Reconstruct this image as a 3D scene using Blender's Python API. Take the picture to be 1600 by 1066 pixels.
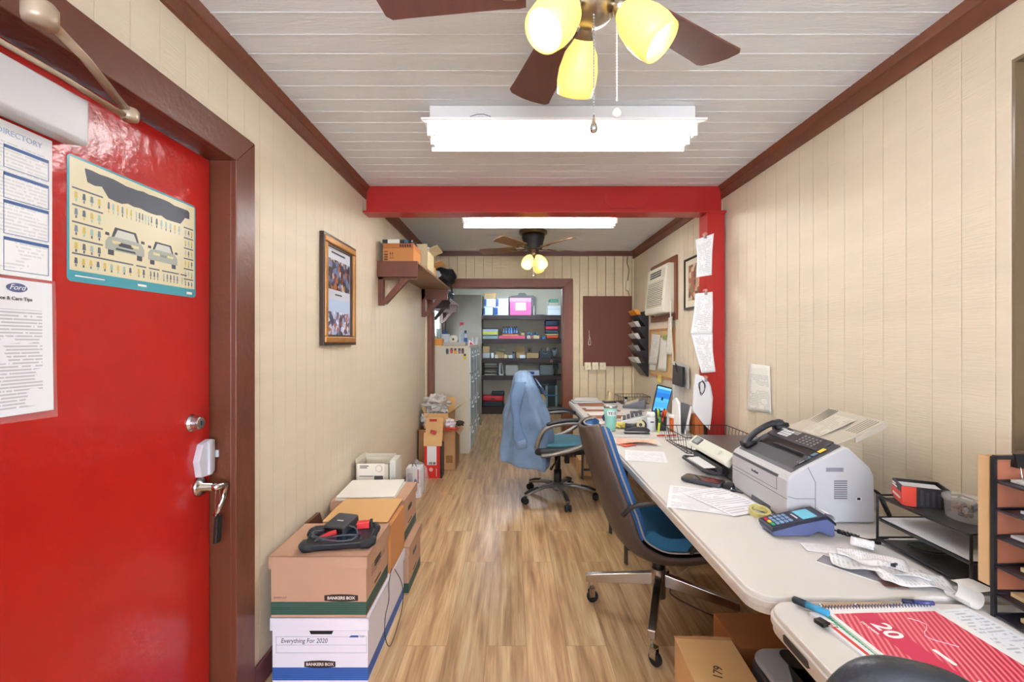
import bpy, bmesh, math, random
from mathutils import Vector, Matrix, Euler, noise
R = math.radians; PI = math.pi
for o in list(bpy.data.objects): bpy.data.objects.remove(o)
SC = bpy.context.scene; C = SC.collection
# ---------------------------------------------------------------- camera, world, exposure
CZ = 1.376; F = 700.0                      # eye height (m), focal length in pixels of a 1600 px wide frame
cam = bpy.data.objects.new('camera', bpy.data.cameras.new('camera')); C.objects.link(cam)
cam.location = (0, 0, CZ); cam.rotation_euler = (R(90), 0, 0)
cam.data.sensor_width = 36; cam.data.lens = 36*F/1600; cam.data.clip_start = .02
SC.camera = cam
SC.view_settings.view_transform = 'Standard'; SC.view_settings.look = 'None'
SC.view_settings.gamma = 1; SC.view_settings.exposure = .86; SC.view_settings.use_curve_mapping = False
W = bpy.data.worlds.new('world'); SC.world = W; W.use_nodes = True
W.node_tree.nodes['Background'].inputs[0].default_value = (.80, .86, 1, 1)
W.node_tree.nodes['Background'].inputs[1].default_value = 9.0
TUBE_E = 15.0; TUBE_E2 = 27.0; BULB_E = 9.0; SHADE_E = .40
def area(name, loc, rot, sx, sy, power, col, portal=False):
    l = bpy.data.lights.new(name, 'AREA'); l.shape = 'RECTANGLE'; l.size = sx; l.size_y = sy; l.energy = power; l.color = col
    if portal: l.cycles.is_portal = True
    o = bpy.data.objects.new(name, l); C.objects.link(o); o.location = loc; o.rotation_euler = rot
    return o
area('window_portal', (.1, -1.70, 1.45), (R(90), 0, 0), 2.2, 1.5, 1, (1, 1, 1), True)
area('storeroom_window_portal', (-1.18, 6.55, 1.43), (0, R(-90), 0), .78, .7, 1, (1, 1, 1), True)
# ---------------------------------------------------------------- helpers
def lin(h):
    h = h.lstrip('#'); v = [int(h[i:i+2], 16)/255 for i in (0, 2, 4)]
    return tuple(((c/12.92) if c <= .04045 else ((c+.055)/1.055)**2.4) for c in v) + (1,)
MC = {}
def mat(h, rough=.5, metal=0, var=0, vs=6, bump=0, bs=60, emit=0, alpha=1, trans=0, coat=0, stretch=None, ior=1.45, sub=0):
    key = (h, rough, metal, var, vs, bump, bs, emit, alpha, trans, coat, stretch, ior, sub)
    if key in MC: return MC[key]
    m = bpy.data.materials.new('m_'+h.strip('#')); m.use_nodes = True; nt = m.node_tree; N = nt.nodes; L = nt.links
    b = N['Principled BSDF']; c = lin(h)
    b.inputs['Base Color'].default_value = c; b.inputs['Roughness'].default_value = rough; b.inputs['Metallic'].default_value = metal
    b.inputs['IOR'].default_value = ior
    if trans: b.inputs['Transmission Weight'].default_value = trans
    if coat: b.inputs['Coat Weight'].default_value = coat; b.inputs['Coat Roughness'].default_value = .12
    if emit: b.inputs['Emission Color'].default_value = c; b.inputs['Emission Strength'].default_value = emit
    if alpha < 1: b.inputs['Alpha'].default_value = alpha
    if var or bump:
        tc = N.new('ShaderNodeTexCoord'); mp = N.new('ShaderNodeMapping'); L.new(tc.outputs['Object'], mp.inputs[0])
        if stretch: mp.inputs['Scale'].default_value = stretch
        if var:
            n = N.new('ShaderNodeTexNoise'); n.inputs['Scale'].default_value = vs; n.inputs['Detail'].default_value = 4; L.new(mp.outputs[0], n.inputs[0])
            mr = N.new('ShaderNodeMapRange'); mr.inputs['From Min'].default_value = .3; mr.inputs['From Max'].default_value = .7
            mr.inputs['To Min'].default_value = 1-var; mr.inputs['To Max'].default_value = 1+var; L.new(n.outputs[0], mr.inputs[0])
            vm = N.new('ShaderNodeVectorMath'); vm.operation = 'SCALE'; vm.inputs[0].default_value = c[:3]; L.new(mr.outputs[0], vm.inputs['Scale'])
            L.new(vm.outputs[0], b.inputs['Base Color'])
        if bump:
            n2 = N.new('ShaderNodeTexNoise'); n2.inputs['Scale'].default_value = bs; n2.inputs['Detail'].default_value = 3; L.new(mp.outputs[0], n2.inputs[0])
            bp = N.new('ShaderNodeBump'); bp.inputs['Strength'].default_value = bump; bp.inputs['Distance'].default_value = .01
            L.new(n2.outputs[0], bp.inputs['Height']); L.new(bp.outputs[0], b.inputs['Normal'])
    MC[key] = m; return m
def mth(nt, op, a, b=None, c=None):
    n = nt.nodes.new('ShaderNodeMath'); n.operation = op
    for i, v in enumerate((a, b, c)):
        if v is None: continue
        if isinstance(v, (int, float)): n.inputs[i].default_value = v
        else: nt.links.new(v, n.inputs[i])
    return n.outputs[0]
def papermat(base='#F2F1EE', ink='#3A3D45', rows=30, words=22, seed=0, density=.5, margin=.08, top=.06, strength=.75, rough=.6):
    """a sheet printed with lines of small type, laid out in the sheet's own UVs"""
    key = ('p', base, ink, rows, words, seed, density, margin, top, strength)
    if key in MC: return MC[key]
    m = bpy.data.materials.new('m_print'); m.use_nodes = True; nt = m.node_tree; N = nt.nodes; L = nt.links
    b = N['Principled BSDF']; b.inputs['Roughness'].default_value = rough
    tc = N.new('ShaderNodeTexCoord'); sp = N.new('ShaderNodeSeparateXYZ'); L.new(tc.outputs['UV'], sp.inputs[0])
    u, v = sp.outputs[0], sp.outputs[1]
    r = mth(nt, 'MULTIPLY', v, float(rows)); row = mth(nt, 'FLOOR', r); fr = mth(nt, 'FRACT', r)
    line = mth(nt, 'LESS_THAN', fr, .5)
    cx = N.new('ShaderNodeCombineXYZ'); L.new(mth(nt, 'MULTIPLY', u, float(words)), cx.inputs[0]); L.new(mth(nt, 'MULTIPLY', row, 7.31), cx.inputs[1]); cx.inputs[2].default_value = seed*3.7
    n = N.new('ShaderNodeTexNoise'); n.inputs['Scale'].default_value = 1; n.inputs['Detail'].default_value = 2; L.new(cx.outputs[0], n.inputs[0])
    w = mth(nt, 'GREATER_THAN', n.outputs[0], 1-density-.03)
    cx2 = N.new('ShaderNodeCombineXYZ'); L.new(mth(nt, 'MULTIPLY', u, 2.2), cx2.inputs[0]); L.new(mth(nt, 'MULTIPLY', v, 5.0), cx2.inputs[1]); cx2.inputs[2].default_value = seed*1.9+4
    n2 = N.new('ShaderNodeTexNoise'); n2.inputs['Scale'].default_value = 1; L.new(cx2.outputs[0], n2.inputs[0])
    blk = mth(nt, 'GREATER_THAN', n2.outputs[0], .42)
    mk = mth(nt, 'MULTIPLY', mth(nt, 'GREATER_THAN', u, margin), mth(nt, 'LESS_THAN', u, 1-margin))
    mk = mth(nt, 'MULTIPLY', mk, mth(nt, 'MULTIPLY', mth(nt, 'GREATER_THAN', v, .05), mth(nt, 'LESS_THAN', v, 1-top)))
    f = mth(nt, 'MULTIPLY', mth(nt, 'MULTIPLY', line, w), mth(nt, 'MULTIPLY', blk, mk)); f = mth(nt, 'MULTIPLY', f, strength*.62)
    mx = N.new('ShaderNodeMixRGB'); mx.inputs[1].default_value = lin(base); mx.inputs[2].default_value = lin(ink); L.new(f, mx.inputs[0])
    L.new(mx.outputs[0], b.inputs['Base Color'])
    MC[key] = m; return m
def picmat(cols, scale=8, seed=0, detail=4, rough=.3, vor=True, stretch=(1, 1, 1)):
    """a printed picture: patches of several colours"""
    key = ('pic', tuple(cols), scale, seed, stretch)
    if key in MC: return MC[key]
    m = bpy.data.materials.new('m_picture'); m.use_nodes = True; nt = m.node_tree; N = nt.nodes; L = nt.links
    b = N['Principled BSDF']; b.inputs['Roughness'].default_value = rough
    tc = N.new('ShaderNodeTexCoord'); mp = N.new('ShaderNodeMapping'); L.new(tc.outputs['Object'], mp.inputs[0])
    mp.inputs['Location'].default_value = (seed, seed*.7, seed*.3); mp.inputs['Scale'].default_value = stretch
    n = N.new('ShaderNodeTexVoronoi'); n.inputs['Scale'].default_value = scale; L.new(mp.outputs[0], n.inputs[0])
    sp = N.new('ShaderNodeSeparateColor'); L.new(n.outputs['Color'], sp.inputs[0])
    cr = N.new('ShaderNodeValToRGB'); cr.color_ramp.interpolation = 'CONSTANT'
    while len(cr.color_ramp.elements) < len(cols): cr.color_ramp.elements.new(.5)
    for i, c in enumerate(cols): cr.color_ramp.elements[i].position = i/len(cols); cr.color_ramp.elements[i].color = lin(c)
    L.new(sp.outputs[0], cr.inputs[0]); L.new(cr.outputs[0], b.inputs['Base Color'])
    MC[key] = m; return m
WM = {}
def tag(o, label=None, cat=None, group=None, kind=None):
    if label: o['label'] = label
    if cat: o['category'] = cat
    if group: o['group'] = group
    if kind: o['kind'] = kind
    return o
def thing(name, label, cat, loc=(0, 0, 0), rz=0, group=None, kind=None):
    o = bpy.data.objects.new(name, None); C.objects.link(o); o.empty_display_size = .05
    o.location = loc; o.rotation_euler = (0, 0, rz)
    WM[o] = Matrix.Translation(loc) @ Matrix.Rotation(rz, 4, 'Z')
    return tag(o, label, cat, group, kind)
class MB:
    """collects shapes in world coordinates (after self.x) and builds ONE mesh object"""
    def __init__(s, x=None): s.v = []; s.f = []; s.m = []; s.uv = {}; s.x = x if x is not None else Matrix()
    def add(s, vs, fs, m=0, uvs=None):
        k = len(s.v); s.v += [s.x @ Vector(p) for p in vs]
        for i, f in enumerate(fs):
            if uvs: s.uv[len(s.f)] = [uvs[j] for j in f]
            s.f.append([k+j for j in f]); s.m.append(m)
        return s
    def box(s, x0, x1, y0, y1, z0, z1, m=0):
        v = [(x, y, z) for z in (z0, z1) for y in (y0, y1) for x in (x0, x1)]
        return s.add(v, [(0, 2, 3, 1), (4, 5, 7, 6), (0, 1, 5, 4), (2, 6, 7, 3), (0, 4, 6, 2), (1, 3, 7, 5)], m)
    def ob(s, c, sz, rot=(0, 0, 0), m=0):
        t = Matrix.Translation(c) @ Euler(rot).to_matrix().to_4x4(); a, b, d = sz[0]/2, sz[1]/2, sz[2]/2
        v = [t @ Vector((x, y, z)) for z in (-d, d) for y in (-b, b) for x in (-a, a)]
        return s.add(v, [(0, 2, 3, 1), (4, 5, 7, 6), (0, 1, 5, 4), (2, 6, 7, 3), (0, 4, 6, 2), (1, 3, 7, 5)], m)
    def prism(s, poly, ax, a, b, m=0):
        """poly in the two other axes (x,y for z; x,z for y; y,z for x)"""
        def P(p, h): return {'z': (p[0], p[1], h), 'y': (p[0], h, p[1]), 'x': (h, p[0], p[1])}[ax]
        n = len(poly); v = [P(p, a) for p in poly] + [P(p, b) for p in poly]
        fs = [tuple(range(n))[::-1], tuple(range(n, 2*n))] + [(i, (i+1) % n, n+(i+1) % n, n+i) for i in range(n)]
        return s.add(v, fs, m)
    def tube(s, pts, r, n=8, m=0, closed=False, flat=1.0):
        pts = [Vector(p) for p in pts]; N_ = len(pts); rr = r if isinstance(r, (list, tuple)) else [r]*N_
        v = []; up = None
        for i, p in enumerate(pts):
            a = pts[(i-1) % N_] if (i or closed) else p; b = pts[(i+1) % N_] if (i < N_-1 or closed) else p
            d = (b-a).normalized()
            if up is None: up = Vector((0, 0, 1)) if abs(d.z) < .9 else Vector((0, 1, 0))
            sd = d.cross(up).normalized(); up2 = sd.cross(d).normalized(); up = up2
            for k in range(n):
                t = 2*PI*k/n; v.append(p + sd*math.cos(t)*rr[i] + up2*math.sin(t)*rr[i]*flat)
        fs = []
        for i in range(N_ if closed else N_-1):
            j = (i+1) % N_
            for k in range(n): fs.append((i*n+k, i*n+(k+1) % n, j*n+(k+1) % n, j*n+k))
        if not closed: fs += [tuple(range(n))[::-1], tuple((N_-1)*n+k for k in range(n))]
        return s.add(v, fs, m)
    def cyl(s, p0, p1, r0, r1=None, n=16, m=0): return s.tube([p0, p1], [r0, r0 if r1 is None else r1], n, m)
    def lathe(s, prof, t=None, n=24, m=0, cap=True):
        t = t if t is not None else Matrix(); v = []; fs = []
        for r, z in prof:
            for k in range(n):
                a = 2*PI*k/n; v.append(t @ Vector((r*math.cos(a), r*math.sin(a), z)))
        for i in range(len(prof)-1):
            for k in range(n): fs.append((i*n+k, i*n+(k+1) % n, (i+1)*n+(k+1) % n, (i+1)*n+k))
        if cap: fs += [tuple(range(n))[::-1], tuple((len(prof)-1)*n+k for k in range(n))]
        return s.add(v, fs, m)
    def grid(s, fn, nu, nv, m=0, closeu=False):
        v = [fn(i/nu, j/nv) for j in range(nv+1) for i in range(nu+1)]; w = nu+1
        uv = [(i/nu, j/nv) for j in range(nv+1) for i in range(nu+1)]
        fs = [(j*w+i, j*w+i+1, (j+1)*w+i+1, (j+1)*w+i) for j in range(nv) for i in range(nu)]
        return s.add(v, fs, m, uv)
    def sheet(s, a, b, c, d, nu=6, nv=8, m=0, disp=None):
        """corners a bottom-left, b bottom-right, c top-right, d top-left; disp(u,v) along the normal"""
        a, b, c, d = map(Vector, (a, b, c, d)); nrm = (b-a).cross(d-a).normalized()
        return s.grid(lambda u, v: a*(1-u)*(1-v)+b*u*(1-v)+c*u*v+d*(1-u)*v + nrm*(disp(u, v) if disp else 0), nu, nv, m)
    def build(s, name, mats, parent=None, bevel=0, seg=2, smooth=False, solid=0, sub=0, label=None, cat=None, group=None, kind=None, base=True, rz=0):
        me = bpy.data.meshes.new(name); vs = s.v
        if parent is not None:
            inv = WM[parent].inverted(); vs = [inv @ p for p in vs]; loc = None; wm = WM[parent]
        elif base:
            xs = [p.x for p in vs]; ys = [p.y for p in vs]; zs = [p.z for p in vs]
            loc = Vector(((min(xs)+max(xs))/2, (min(ys)+max(ys))/2, min(zs))); wm = Matrix.Translation(loc) @ Matrix.Rotation(rz, 4, 'Z')
            inv = wm.inverted(); vs = [inv @ p for p in vs]
        else: loc = Vector((0, 0, 0)); wm = Matrix()
        me.from_pydata([tuple(p) for p in vs], [], s.f); me.update()
        mats = mats if isinstance(mats, (list, tuple)) else [mats]
        for mm in mats: me.materials.append(mm)
        for p, i in zip(me.polygons, s.m): p.material_index = min(i, len(mats)-1)
        if s.uv:
            ul = me.uv_layers.new(name='uv')
            for fi, us in s.uv.items():
                for li, c in zip(me.polygons[fi].loop_indices, us): ul.data[li].uv = c
        if smooth:
            for p in me.polygons: p.use_smooth = True
        o = bpy.data.objects.new(name, me); C.objects.link(o)
        if parent is not None: o.parent = parent
        else: o.location = loc; o.rotation_euler = (0, 0, rz)
        WM[o] = wm
        if solid: md = o.modifiers.new('solid', 'SOLIDIFY'); md.thickness = solid; md.offset = 0 if solid > 0 else 1; md.thickness = abs(solid)
        if bevel: md = o.modifiers.new('bevel', 'BEVEL'); md.width = bevel; md.segments = seg; md.limit_method = 'ANGLE'; md.angle_limit = R(35)
        if sub: md = o.modifiers.new('sub', 'SUBSURF'); md.levels = sub; md.render_levels = sub
        return tag(o, label, cat, group, kind)
def rrect(x0, x1, y0, y1, r, n=6):
    out = []
    for cx, cy, a0 in ((x1-r, y1-r, 0), (x0+r, y1-r, 90), (x0+r, y0+r, 180), (x1-r, y0+r, 270)):
        for k in range(n+1): a = R(a0+90*k/n); out.append((cx+r*math.cos(a), cy+r*math.sin(a)))
    return out
def text(s, size, o, xd, yd, mt, parent, name='lettering', align='CENTER', ext=.0003, shear=0, sx=1.0, label=None, bold=0):
    cu = bpy.data.curves.new('t', 'FONT'); cu.body = s; cu.size = size; cu.align_x = align; cu.align_y = 'CENTER'; cu.extrude = ext; cu.shear = shear; cu.offset = bold
    cu.resolution_u = 3
    ob = bpy.data.objects.new('t', cu); C.objects.link(ob); dg = bpy.context.evaluated_depsgraph_get()
    me0 = bpy.data.meshes.new_from_object(ob.evaluated_get(dg)); xd = Vector(xd).normalized(); yd = Vector(yd).normalized(); zd = xd.cross(yd).normalized()
    M_ = Matrix((xd*sx, yd, zd)).transposed().to_4x4(); M_.translation = Vector(o)
    b = MB(); b.add([M_ @ v.co for v in me0.vertices], [tuple(p.vertices) for p in me0.polygons])
    bpy.data.objects.remove(ob); bpy.data.meshes.remove(me0); bpy.data.curves.remove(cu)
    return b.build(name, mt, parent, label=label)
def dup(root, loc, rz=None, label=None, group=None):
    def cp(o, par):
        c = o.copy(); C.objects.link(c); WM[c] = WM[o]
        if par is not None: c.parent = par
        for ch in [q for q in KIDS.get(o, [])]: cp(ch, c)
        return c
    KIDS = {}
    for q in bpy.data.objects:
        if q.parent is not None: KIDS.setdefault(q.parent, []).append(q)
    r = cp(root, None); r.location = loc
    if rz is not None: r.rotation_euler = (0, 0, rz)
    if label: r['label'] = label
    if group: r['group'] = group
    return r
def struct(b, name, mats, **k): return b.build(name, mats, kind='structure', base=False, **k)
def atz(px, py, z): Y = (CZ-z)*F/(py-533); return Vector(((px-800)/F*Y, Y, z))       # the spot on the level z
def aty(px, py, Y): return Vector(((px-800)/F*Y, Y, CZ-(py-533)/F*Y))               # the spot on the plane y=Y
def atx(px, py, X): Y = X*F/(px-800); return Vector((X, Y, CZ-(py-533)/F*Y))        # the spot on the plane x=X
# ---------------------------------------------------------------- common materials
BROWN = mat('#673826', .38, bump=.15, bs=40, var=.12, vs=3)
BROWN2 = mat('#744028', .4, bump=.2, bs=50, var=.1, vs=4)
CREAM = mat('#D9CBB3', .55, var=.03, vs=1.2, bump=.2, bs=14, stretch=(1, 1, 12))
WHITE = mat('#ECEAE6', .5); OFFW = mat('#E3E0D8', .45); BLACK = mat('#16171A', .4); DARK = mat('#2A2B2F', .45); RUB = mat('#1C1D20', .7)
CHROME = mat('#C9CACC', .16, 1); STEEL = mat('#9FA1A4', .35, 1); NICKEL = mat('#A89D8A', .3, 1); REDP = mat('#A8221F', .28, var=.06, vs=2, bump=.08, bs=30)
CARD = mat('#B98A5C', .75, var=.06, vs=5); CARDL = mat('#D2A56D', .75, var=.05, vs=5); CARDP = mat('#BC9378', .75, var=.04, vs=5); TAPE = mat('#A9794A', .3)
PLAST = mat('#D9D4CE', .42, bump=.08, bs=500); INK = mat('#26282E', .6); INKB = mat('#2B4E8C', .5); YEL = mat('#E8C642', .5)
# ---------------------------------------------------------------- room shell
XL, XR, YB, ZC, YR = -1.01, 1.447, 5.32, 2.44, -1.7
def grooved(b, ax, surf, back, a0, a1, z0, z1, phase, pitch=.1015, holes=(), gw=.0036, gd=.0020):
    """boards with narrow grooves; ax is the axis the wall runs along ('x','y'); 'c' is a ceiling grooved along x"""
    br = {a0, a1}
    k = math.floor((a0-phase)/pitch)
    gs = []
    while phase+k*pitch < a1:
        g = phase+k*pitch; k += 1
        if g-gw/2 > a0 and g+gw/2 < a1: gs.append(g); br |= {g-gw/2, g+gw/2}
    for h in holes: br |= {max(a0, h[0]), min(a1, h[1])}
    br = sorted(br); sg = 1 if back > surf else -1
    for p, q in zip(br, br[1:]):
        if q-p < 1e-5: continue
        c = (p+q)/2; g = any(abs(c-x) < gw/2 for x in gs); s0 = surf + sg*gd if g else surf
        zs = [(z0, z1)]
        for h in holes:
            if h[0] < c < h[1]:
                nz = []
                for u, v in zs:
                    if h[2] > u: nz.append((u, min(v, h[2])))
                    if h[3] < v: nz.append((max(u, h[3]), v))
                zs = nz
        for u, v in zs:
            if v-u < 1e-4: continue
            lo, hi = min(s0, back), max(s0, back)
            if ax == 'y': b.box(lo, hi, p, q, u, v)
            elif ax == 'x': b.box(p, q, lo, hi, u, v)
            else: b.box(u, v, p, q, lo, hi)
DY0, DY1, DZ = .70, 1.615, 2.03
b = MB(); grooved(b, 'y', XL, XL-.11, YR, YB+.12, 0, ZC, 1.083, holes=[(DY0, DY1, -.1, DZ)]); struct(b, 'wall_left', CREAM)
b = MB(); grooved(b, 'y', XR, XR+.11, YR, YB+.12, 0, ZC, 1.340, holes=[(.55, 1.299, 1.05, 2.19)]); struct(b, 'wall_right', CREAM)
b = MB(); grooved(b, 'x', YB, YB+.12, XL, XR, 0, ZC, -.129, .1035, gw=.007, gd=.03, holes=[(-.95, .615, -.1, 2.02)]); struct(b, 'wall_back', mat('#DCCBA6', .55, var=.04, vs=1.5, bump=.3, bs=14, stretch=(1, 1, 8)))
CEIL = mat('#DCDEDD', .5, bump=.22, bs=22, stretch=(1, 6, 1))
b = MB(); grooved(b, 'c', ZC, ZC+.1, YR-.1, YB+.12, XL-.1, XR+.1, 1.451, .1045, gw=.006, gd=-.0014); struct(b, 'ceiling', CEIL)
b = MB(); grooved(b, 'x', YR, YR-.12, XL-.1, XR+.1, 0, ZC, 0, holes=[(-1.0, 1.2, .7, 2.2)]); struct(b, 'wall_rear', CREAM)
# rear window (behind the viewer): frame, mullions and glass
wn = tag(bpy.data.objects.new('window_1', None), kind='structure'); C.objects.link(wn); WM[wn] = Matrix()
b = MB()
for x in (-1.0, .08, 1.16): b.box(x, x+.04, YR-.09, YR-.03, .7, 2.2)
for z in (.7, 1.43, 2.16): b.box(-1.0, 1.2, YR-.088, YR-.032, z, z+.04)
b.build('window_frame', BROWN, wn)
MB().box(-.99, 1.19, YR-.062, YR-.058, .72, 2.18).build('glass', mat('#FFFFFF', 0, trans=1, ior=1.01), wn)
# floor
fm = bpy.data.materials.new('m_floor'); fm.use_nodes = True; nt = fm.node_tree; N = nt.nodes; L = nt.links; pb = N['Principled BSDF']
tc = N.new('ShaderNodeTexCoord'); mp = N.new('ShaderNodeMapping'); mp.inputs['Rotation'].default_value = (0, 0, R(90)); mp.inputs['Location'].default_value = (.35, .115, 0); L.new(tc.outputs['Object'], mp.inputs[0])
bk = N.new('ShaderNodeTexBrick'); bk.offset = .37; bk.inputs['Scale'].default_value = 1; bk.inputs['Brick Width'].default_value = 1.22; bk.inputs['Row Height'].default_value = .18
bk.inputs['Mortar Size'].default_value = .0011; bk.inputs['Mortar Smooth'].default_value = .3; bk.inputs['Color1'].default_value = (0, 0, 0, 1); bk.inputs['Color2'].default_value = (1, 1, 1, 1); bk.inputs['Mortar'].default_value = (.5, .5, .5, 1)
L.new(mp.outputs[0], bk.inputs[0])
vadd = N.new('ShaderNodeVectorMath'); vadd.operation = 'ADD'; L.new(tc.outputs['Object'], vadd.inputs[0])
vsc = N.new('ShaderNodeVectorMath'); vsc.operation = 'SCALE'; L.new(bk.outputs['Color'], vsc.inputs[0]); vsc.inputs['Scale'].default_value = 9.0; L.new(vsc.outputs[0], vadd.inputs[1])
mg = N.new('ShaderNodeMapping'); mg.inputs['Scale'].default_value = (11, .75, 1); L.new(vadd.outputs[0], mg.inputs[0])
g1 = N.new('ShaderNodeTexNoise'); g1.inputs['Scale'].default_value = 2.2; g1.inputs['Detail'].default_value = 8; g1.inputs['Distortion'].default_value = .35; L.new(mg.outputs[0], g1.inputs[0])
mg2 = N.new('ShaderNodeMapping'); mg2.inputs['Scale'].default_value = (70, 2.5, 1); L.new(vadd.outputs[0], mg2.inputs[0])
g2 = N.new('ShaderNodeTexNoise'); g2.inputs['Scale'].default_value = 2; g2.inputs['Detail'].default_value = 5; L.new(mg2.outputs[0], g2.inputs[0])
cr = N.new('ShaderNodeValToRGB'); cr.color_ramp.elements[0].position = .3; cr.color_ramp.elements[0].color = lin('#96704A'); cr.color_ramp.elements[1].position = .72; cr.color_ramp.elements[1].color = lin('#D8BC92')
e = cr.color_ramp.elements.new(.5); e.color = lin('#C09B70'); L.new(g1.outputs[0], cr.inputs[0])
m1 = N.new('ShaderNodeMixRGB'); m1.blend_type = 'MULTIPLY'; m1.inputs[0].default_value = 1; L.new(cr.outputs[0], m1.inputs[1])
mr = N.new('ShaderNodeMapRange'); mr.inputs['From Min'].default_value = .3; mr.inputs['From Max'].default_value = .7; mr.inputs['To Min'].default_value = .8; mr.inputs['To Max'].default_value = 1.12; L.new(g2.outputs[0], mr.inputs[0]); L.new(mr.outputs[0], m1.inputs[2])
m2 = N.new('ShaderNodeMixRGB'); m2.blend_type = 'MULTIPLY'; m2.inputs[0].default_value = 1; L.new(m1.outputs[0], m2.inputs[1])
mr2 = N.new('ShaderNodeMapRange'); mr2.inputs['To Min'].default_value = .84; mr2.inputs['To Max'].default_value = 1.1; sc = N.new('ShaderNodeSeparateColor'); L.new(bk.outputs['Color'], sc.inputs[0]); L.new(sc.outputs[0], mr2.inputs[0]); L.new(mr2.outputs[0], m2.inputs[2])
m3 = N.new('ShaderNodeMixRGB'); m3.inputs[2].default_value = lin('#6B4A30'); L.new(m2.outputs[0], m3.inputs[1]); L.new(mth(nt, 'MULTIPLY', bk.outputs['Fac'], .7), m3.inputs[0])
L.new(m3.outputs[0], pb.inputs['Base Color']); pb.inputs['Roughness'].default_value = .3
bp = N.new('ShaderNodeBump'); bp.inputs['Strength'].default_value = .12; bp.inputs['Distance'].default_value = .003; L.new(g2.outputs[0], bp.inputs['Height']); L.new(bp.outputs[0], pb.inputs['Normal'])
struct(MB().box(-2.0, 2.0, YR-.1, 9.2, -.05, 0), 'floor', fm)
# back store room shell
GREY = mat('#B9B8AE', .6, var=.03, vs=2)
struct(MB().box(-1.22, -1.10, YB+.12, 9.0, 0, 1.0).box(-1.22, -1.10, YB+.12, 6.15, 1.0, ZC).box(-1.22, -1.10, 6.95, 9.0, 1.0, ZC).box(-1.22, -1.10, 6.15, 6.95, 1.86, ZC), 'wall_storeroom_left', GREY)
struct(MB().box(1.25, 1.35, YB+.12, 9.0, 0, ZC), 'wall_storeroom_right', GREY)
struct(MB().box(-1.22, 1.35, 8.85, 9.0, 0, ZC), 'wall_storeroom_back', mat('#CFC9B4', .6))
struct(MB().box(-1.22, 1.35, YB+.12, 9.0, ZC, ZC+.1), 'ceiling_storeroom', mat('#C5CBC6', .6))
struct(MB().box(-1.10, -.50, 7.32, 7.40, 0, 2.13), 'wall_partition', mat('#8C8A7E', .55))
wn = tag(bpy.data.objects.new('window_2', None), kind='structure'); C.objects.link(wn); WM[wn] = Matrix()
MB().box(-1.20, -1.12, 6.15, 6.20, 1.0, 1.86).box(-1.20, -1.12, 6.90, 6.95, 1.0, 1.86).box(-1.20, -1.12, 6.2, 6.9, 1.0, 1.04).box(-1.20, -1.12, 6.2, 6.9, 1.82, 1.86).box(-1.19, -1.13, 6.2, 6.9, 1.42, 1.45).build('window_frame', mat('#D5DCDD', .4), wn)
MB().box(-1.165, -1.160, 6.2, 6.9, 1.04, 1.82).build('glass', mat('#FFFFFF', .05, trans=1, ior=1.01), wn)
struct(MB().box(-1.10, -1.05, 7.02, 7.14, 0, ZC), 'trim_8', mat('#4A342C', .5))
# crown trims, baseboards
def crown(nm, x, sgn, y0, y1):
    p = [(x, 2.352), (x+sgn*.014, 2.352), (x+sgn*.014, 2.405), (x+sgn*.020, 2.409), (x+sgn*.023, 2.418), (x+sgn*.034, 2.440), (x, 2.440)]
    struct(MB().prism(p if sgn > 0 else p[::-1], 'y', y0, y1), nm, BROWN2)
crown('trim_1', XL, 1, YR, YB); crown('trim_2', XR, -1, YR, YB)
struct(MB().prism([(YB, 2.385), (YB-.016, 2.385), (YB-.022, 2.44), (YB, 2.44)], 'x', XL, XR), 'trim_3', BROWN)
struct(MB().box(XL, XL+.015, DY1+.13, YB, 0, .098), 'baseboard_left', mat('#6B4144', .4, bump=.1), bevel=.004)
struct(MB().box(XR-.015, XR, YR, YB, 0, .098), 'baseboard_right', mat('#6B4144', .4), bevel=.004)
struct(MB().box(.73, XR-.016, YB-.015, YB, 0, .098), 'baseboard_back', mat('#6B4144', .4), bevel=.004)
# entry door frame and back doorway frame
b = MB()
b.prism([(DY1-.006, 0), (DY1+.112, 0), (DY1+.112, DZ+.105), (DY1-.006, DZ-.006)], 'x', XL, XL+.02)
b.prism([(DY0+.006, DZ-.006), (DY1-.0065, DZ-.006), (DY1+.1115, DZ+.105), (DY0-.10, DZ+.105)], 'x', XL, XL+.02)
b.prism([(DY0-.10, 0), (DY0+.006, 0), (DY0+.006, DZ-.0065), (DY0-.10, DZ+.1045)], 'x', XL, XL+.02)
b.box(XL-.11, XL+.002, DY1-.006, DY1, 0, DZ).box(XL-.11, XL+.002, DY0, DY1, DZ-.006, DZ).box(XL-.11, XL+.002, DY0, DY0+.006, 0, DZ)
b.box(XL-.11, XL-.08, DY1-.018, DY1-.006, 0, DZ-.006)
struct(b, 'trim_4', BROWN, bevel=.003)
b = MB().prism([(.61, 0), (.722, 0), (.722, 2.115), (.61, 2.015)], 'y', YB-.02, YB).prism([(-.945, 2.0155), (.6095, 2.0155), (.7215, 2.115), (-1.005, 2.115)], 'y', YB-.02, YB).prism([(-1.005, 0), (-.945, 0), (-.945, 2.015), (-1.005, 2.1145)], 'y', YB-.02, YB)
b.box(.598, .615, YB-.002, YB+.13, 0, 2.02).box(-.95, .61, YB-.002, YB+.13, 2.008, 2.022).box(-.95, -.938, YB-.002, YB+.13, 0, 2.02)
struct(b, 'trim_5', BROWN2, bevel=.003)
struct(MB().box(-1.009, -.995, YB-.11, YB-.075, .05, 2.35).box(-1.009, -.997, YB-.06, YB-.03, .05, 2.35), 'trim_6', mat('#D8C8A8', .6))
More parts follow.
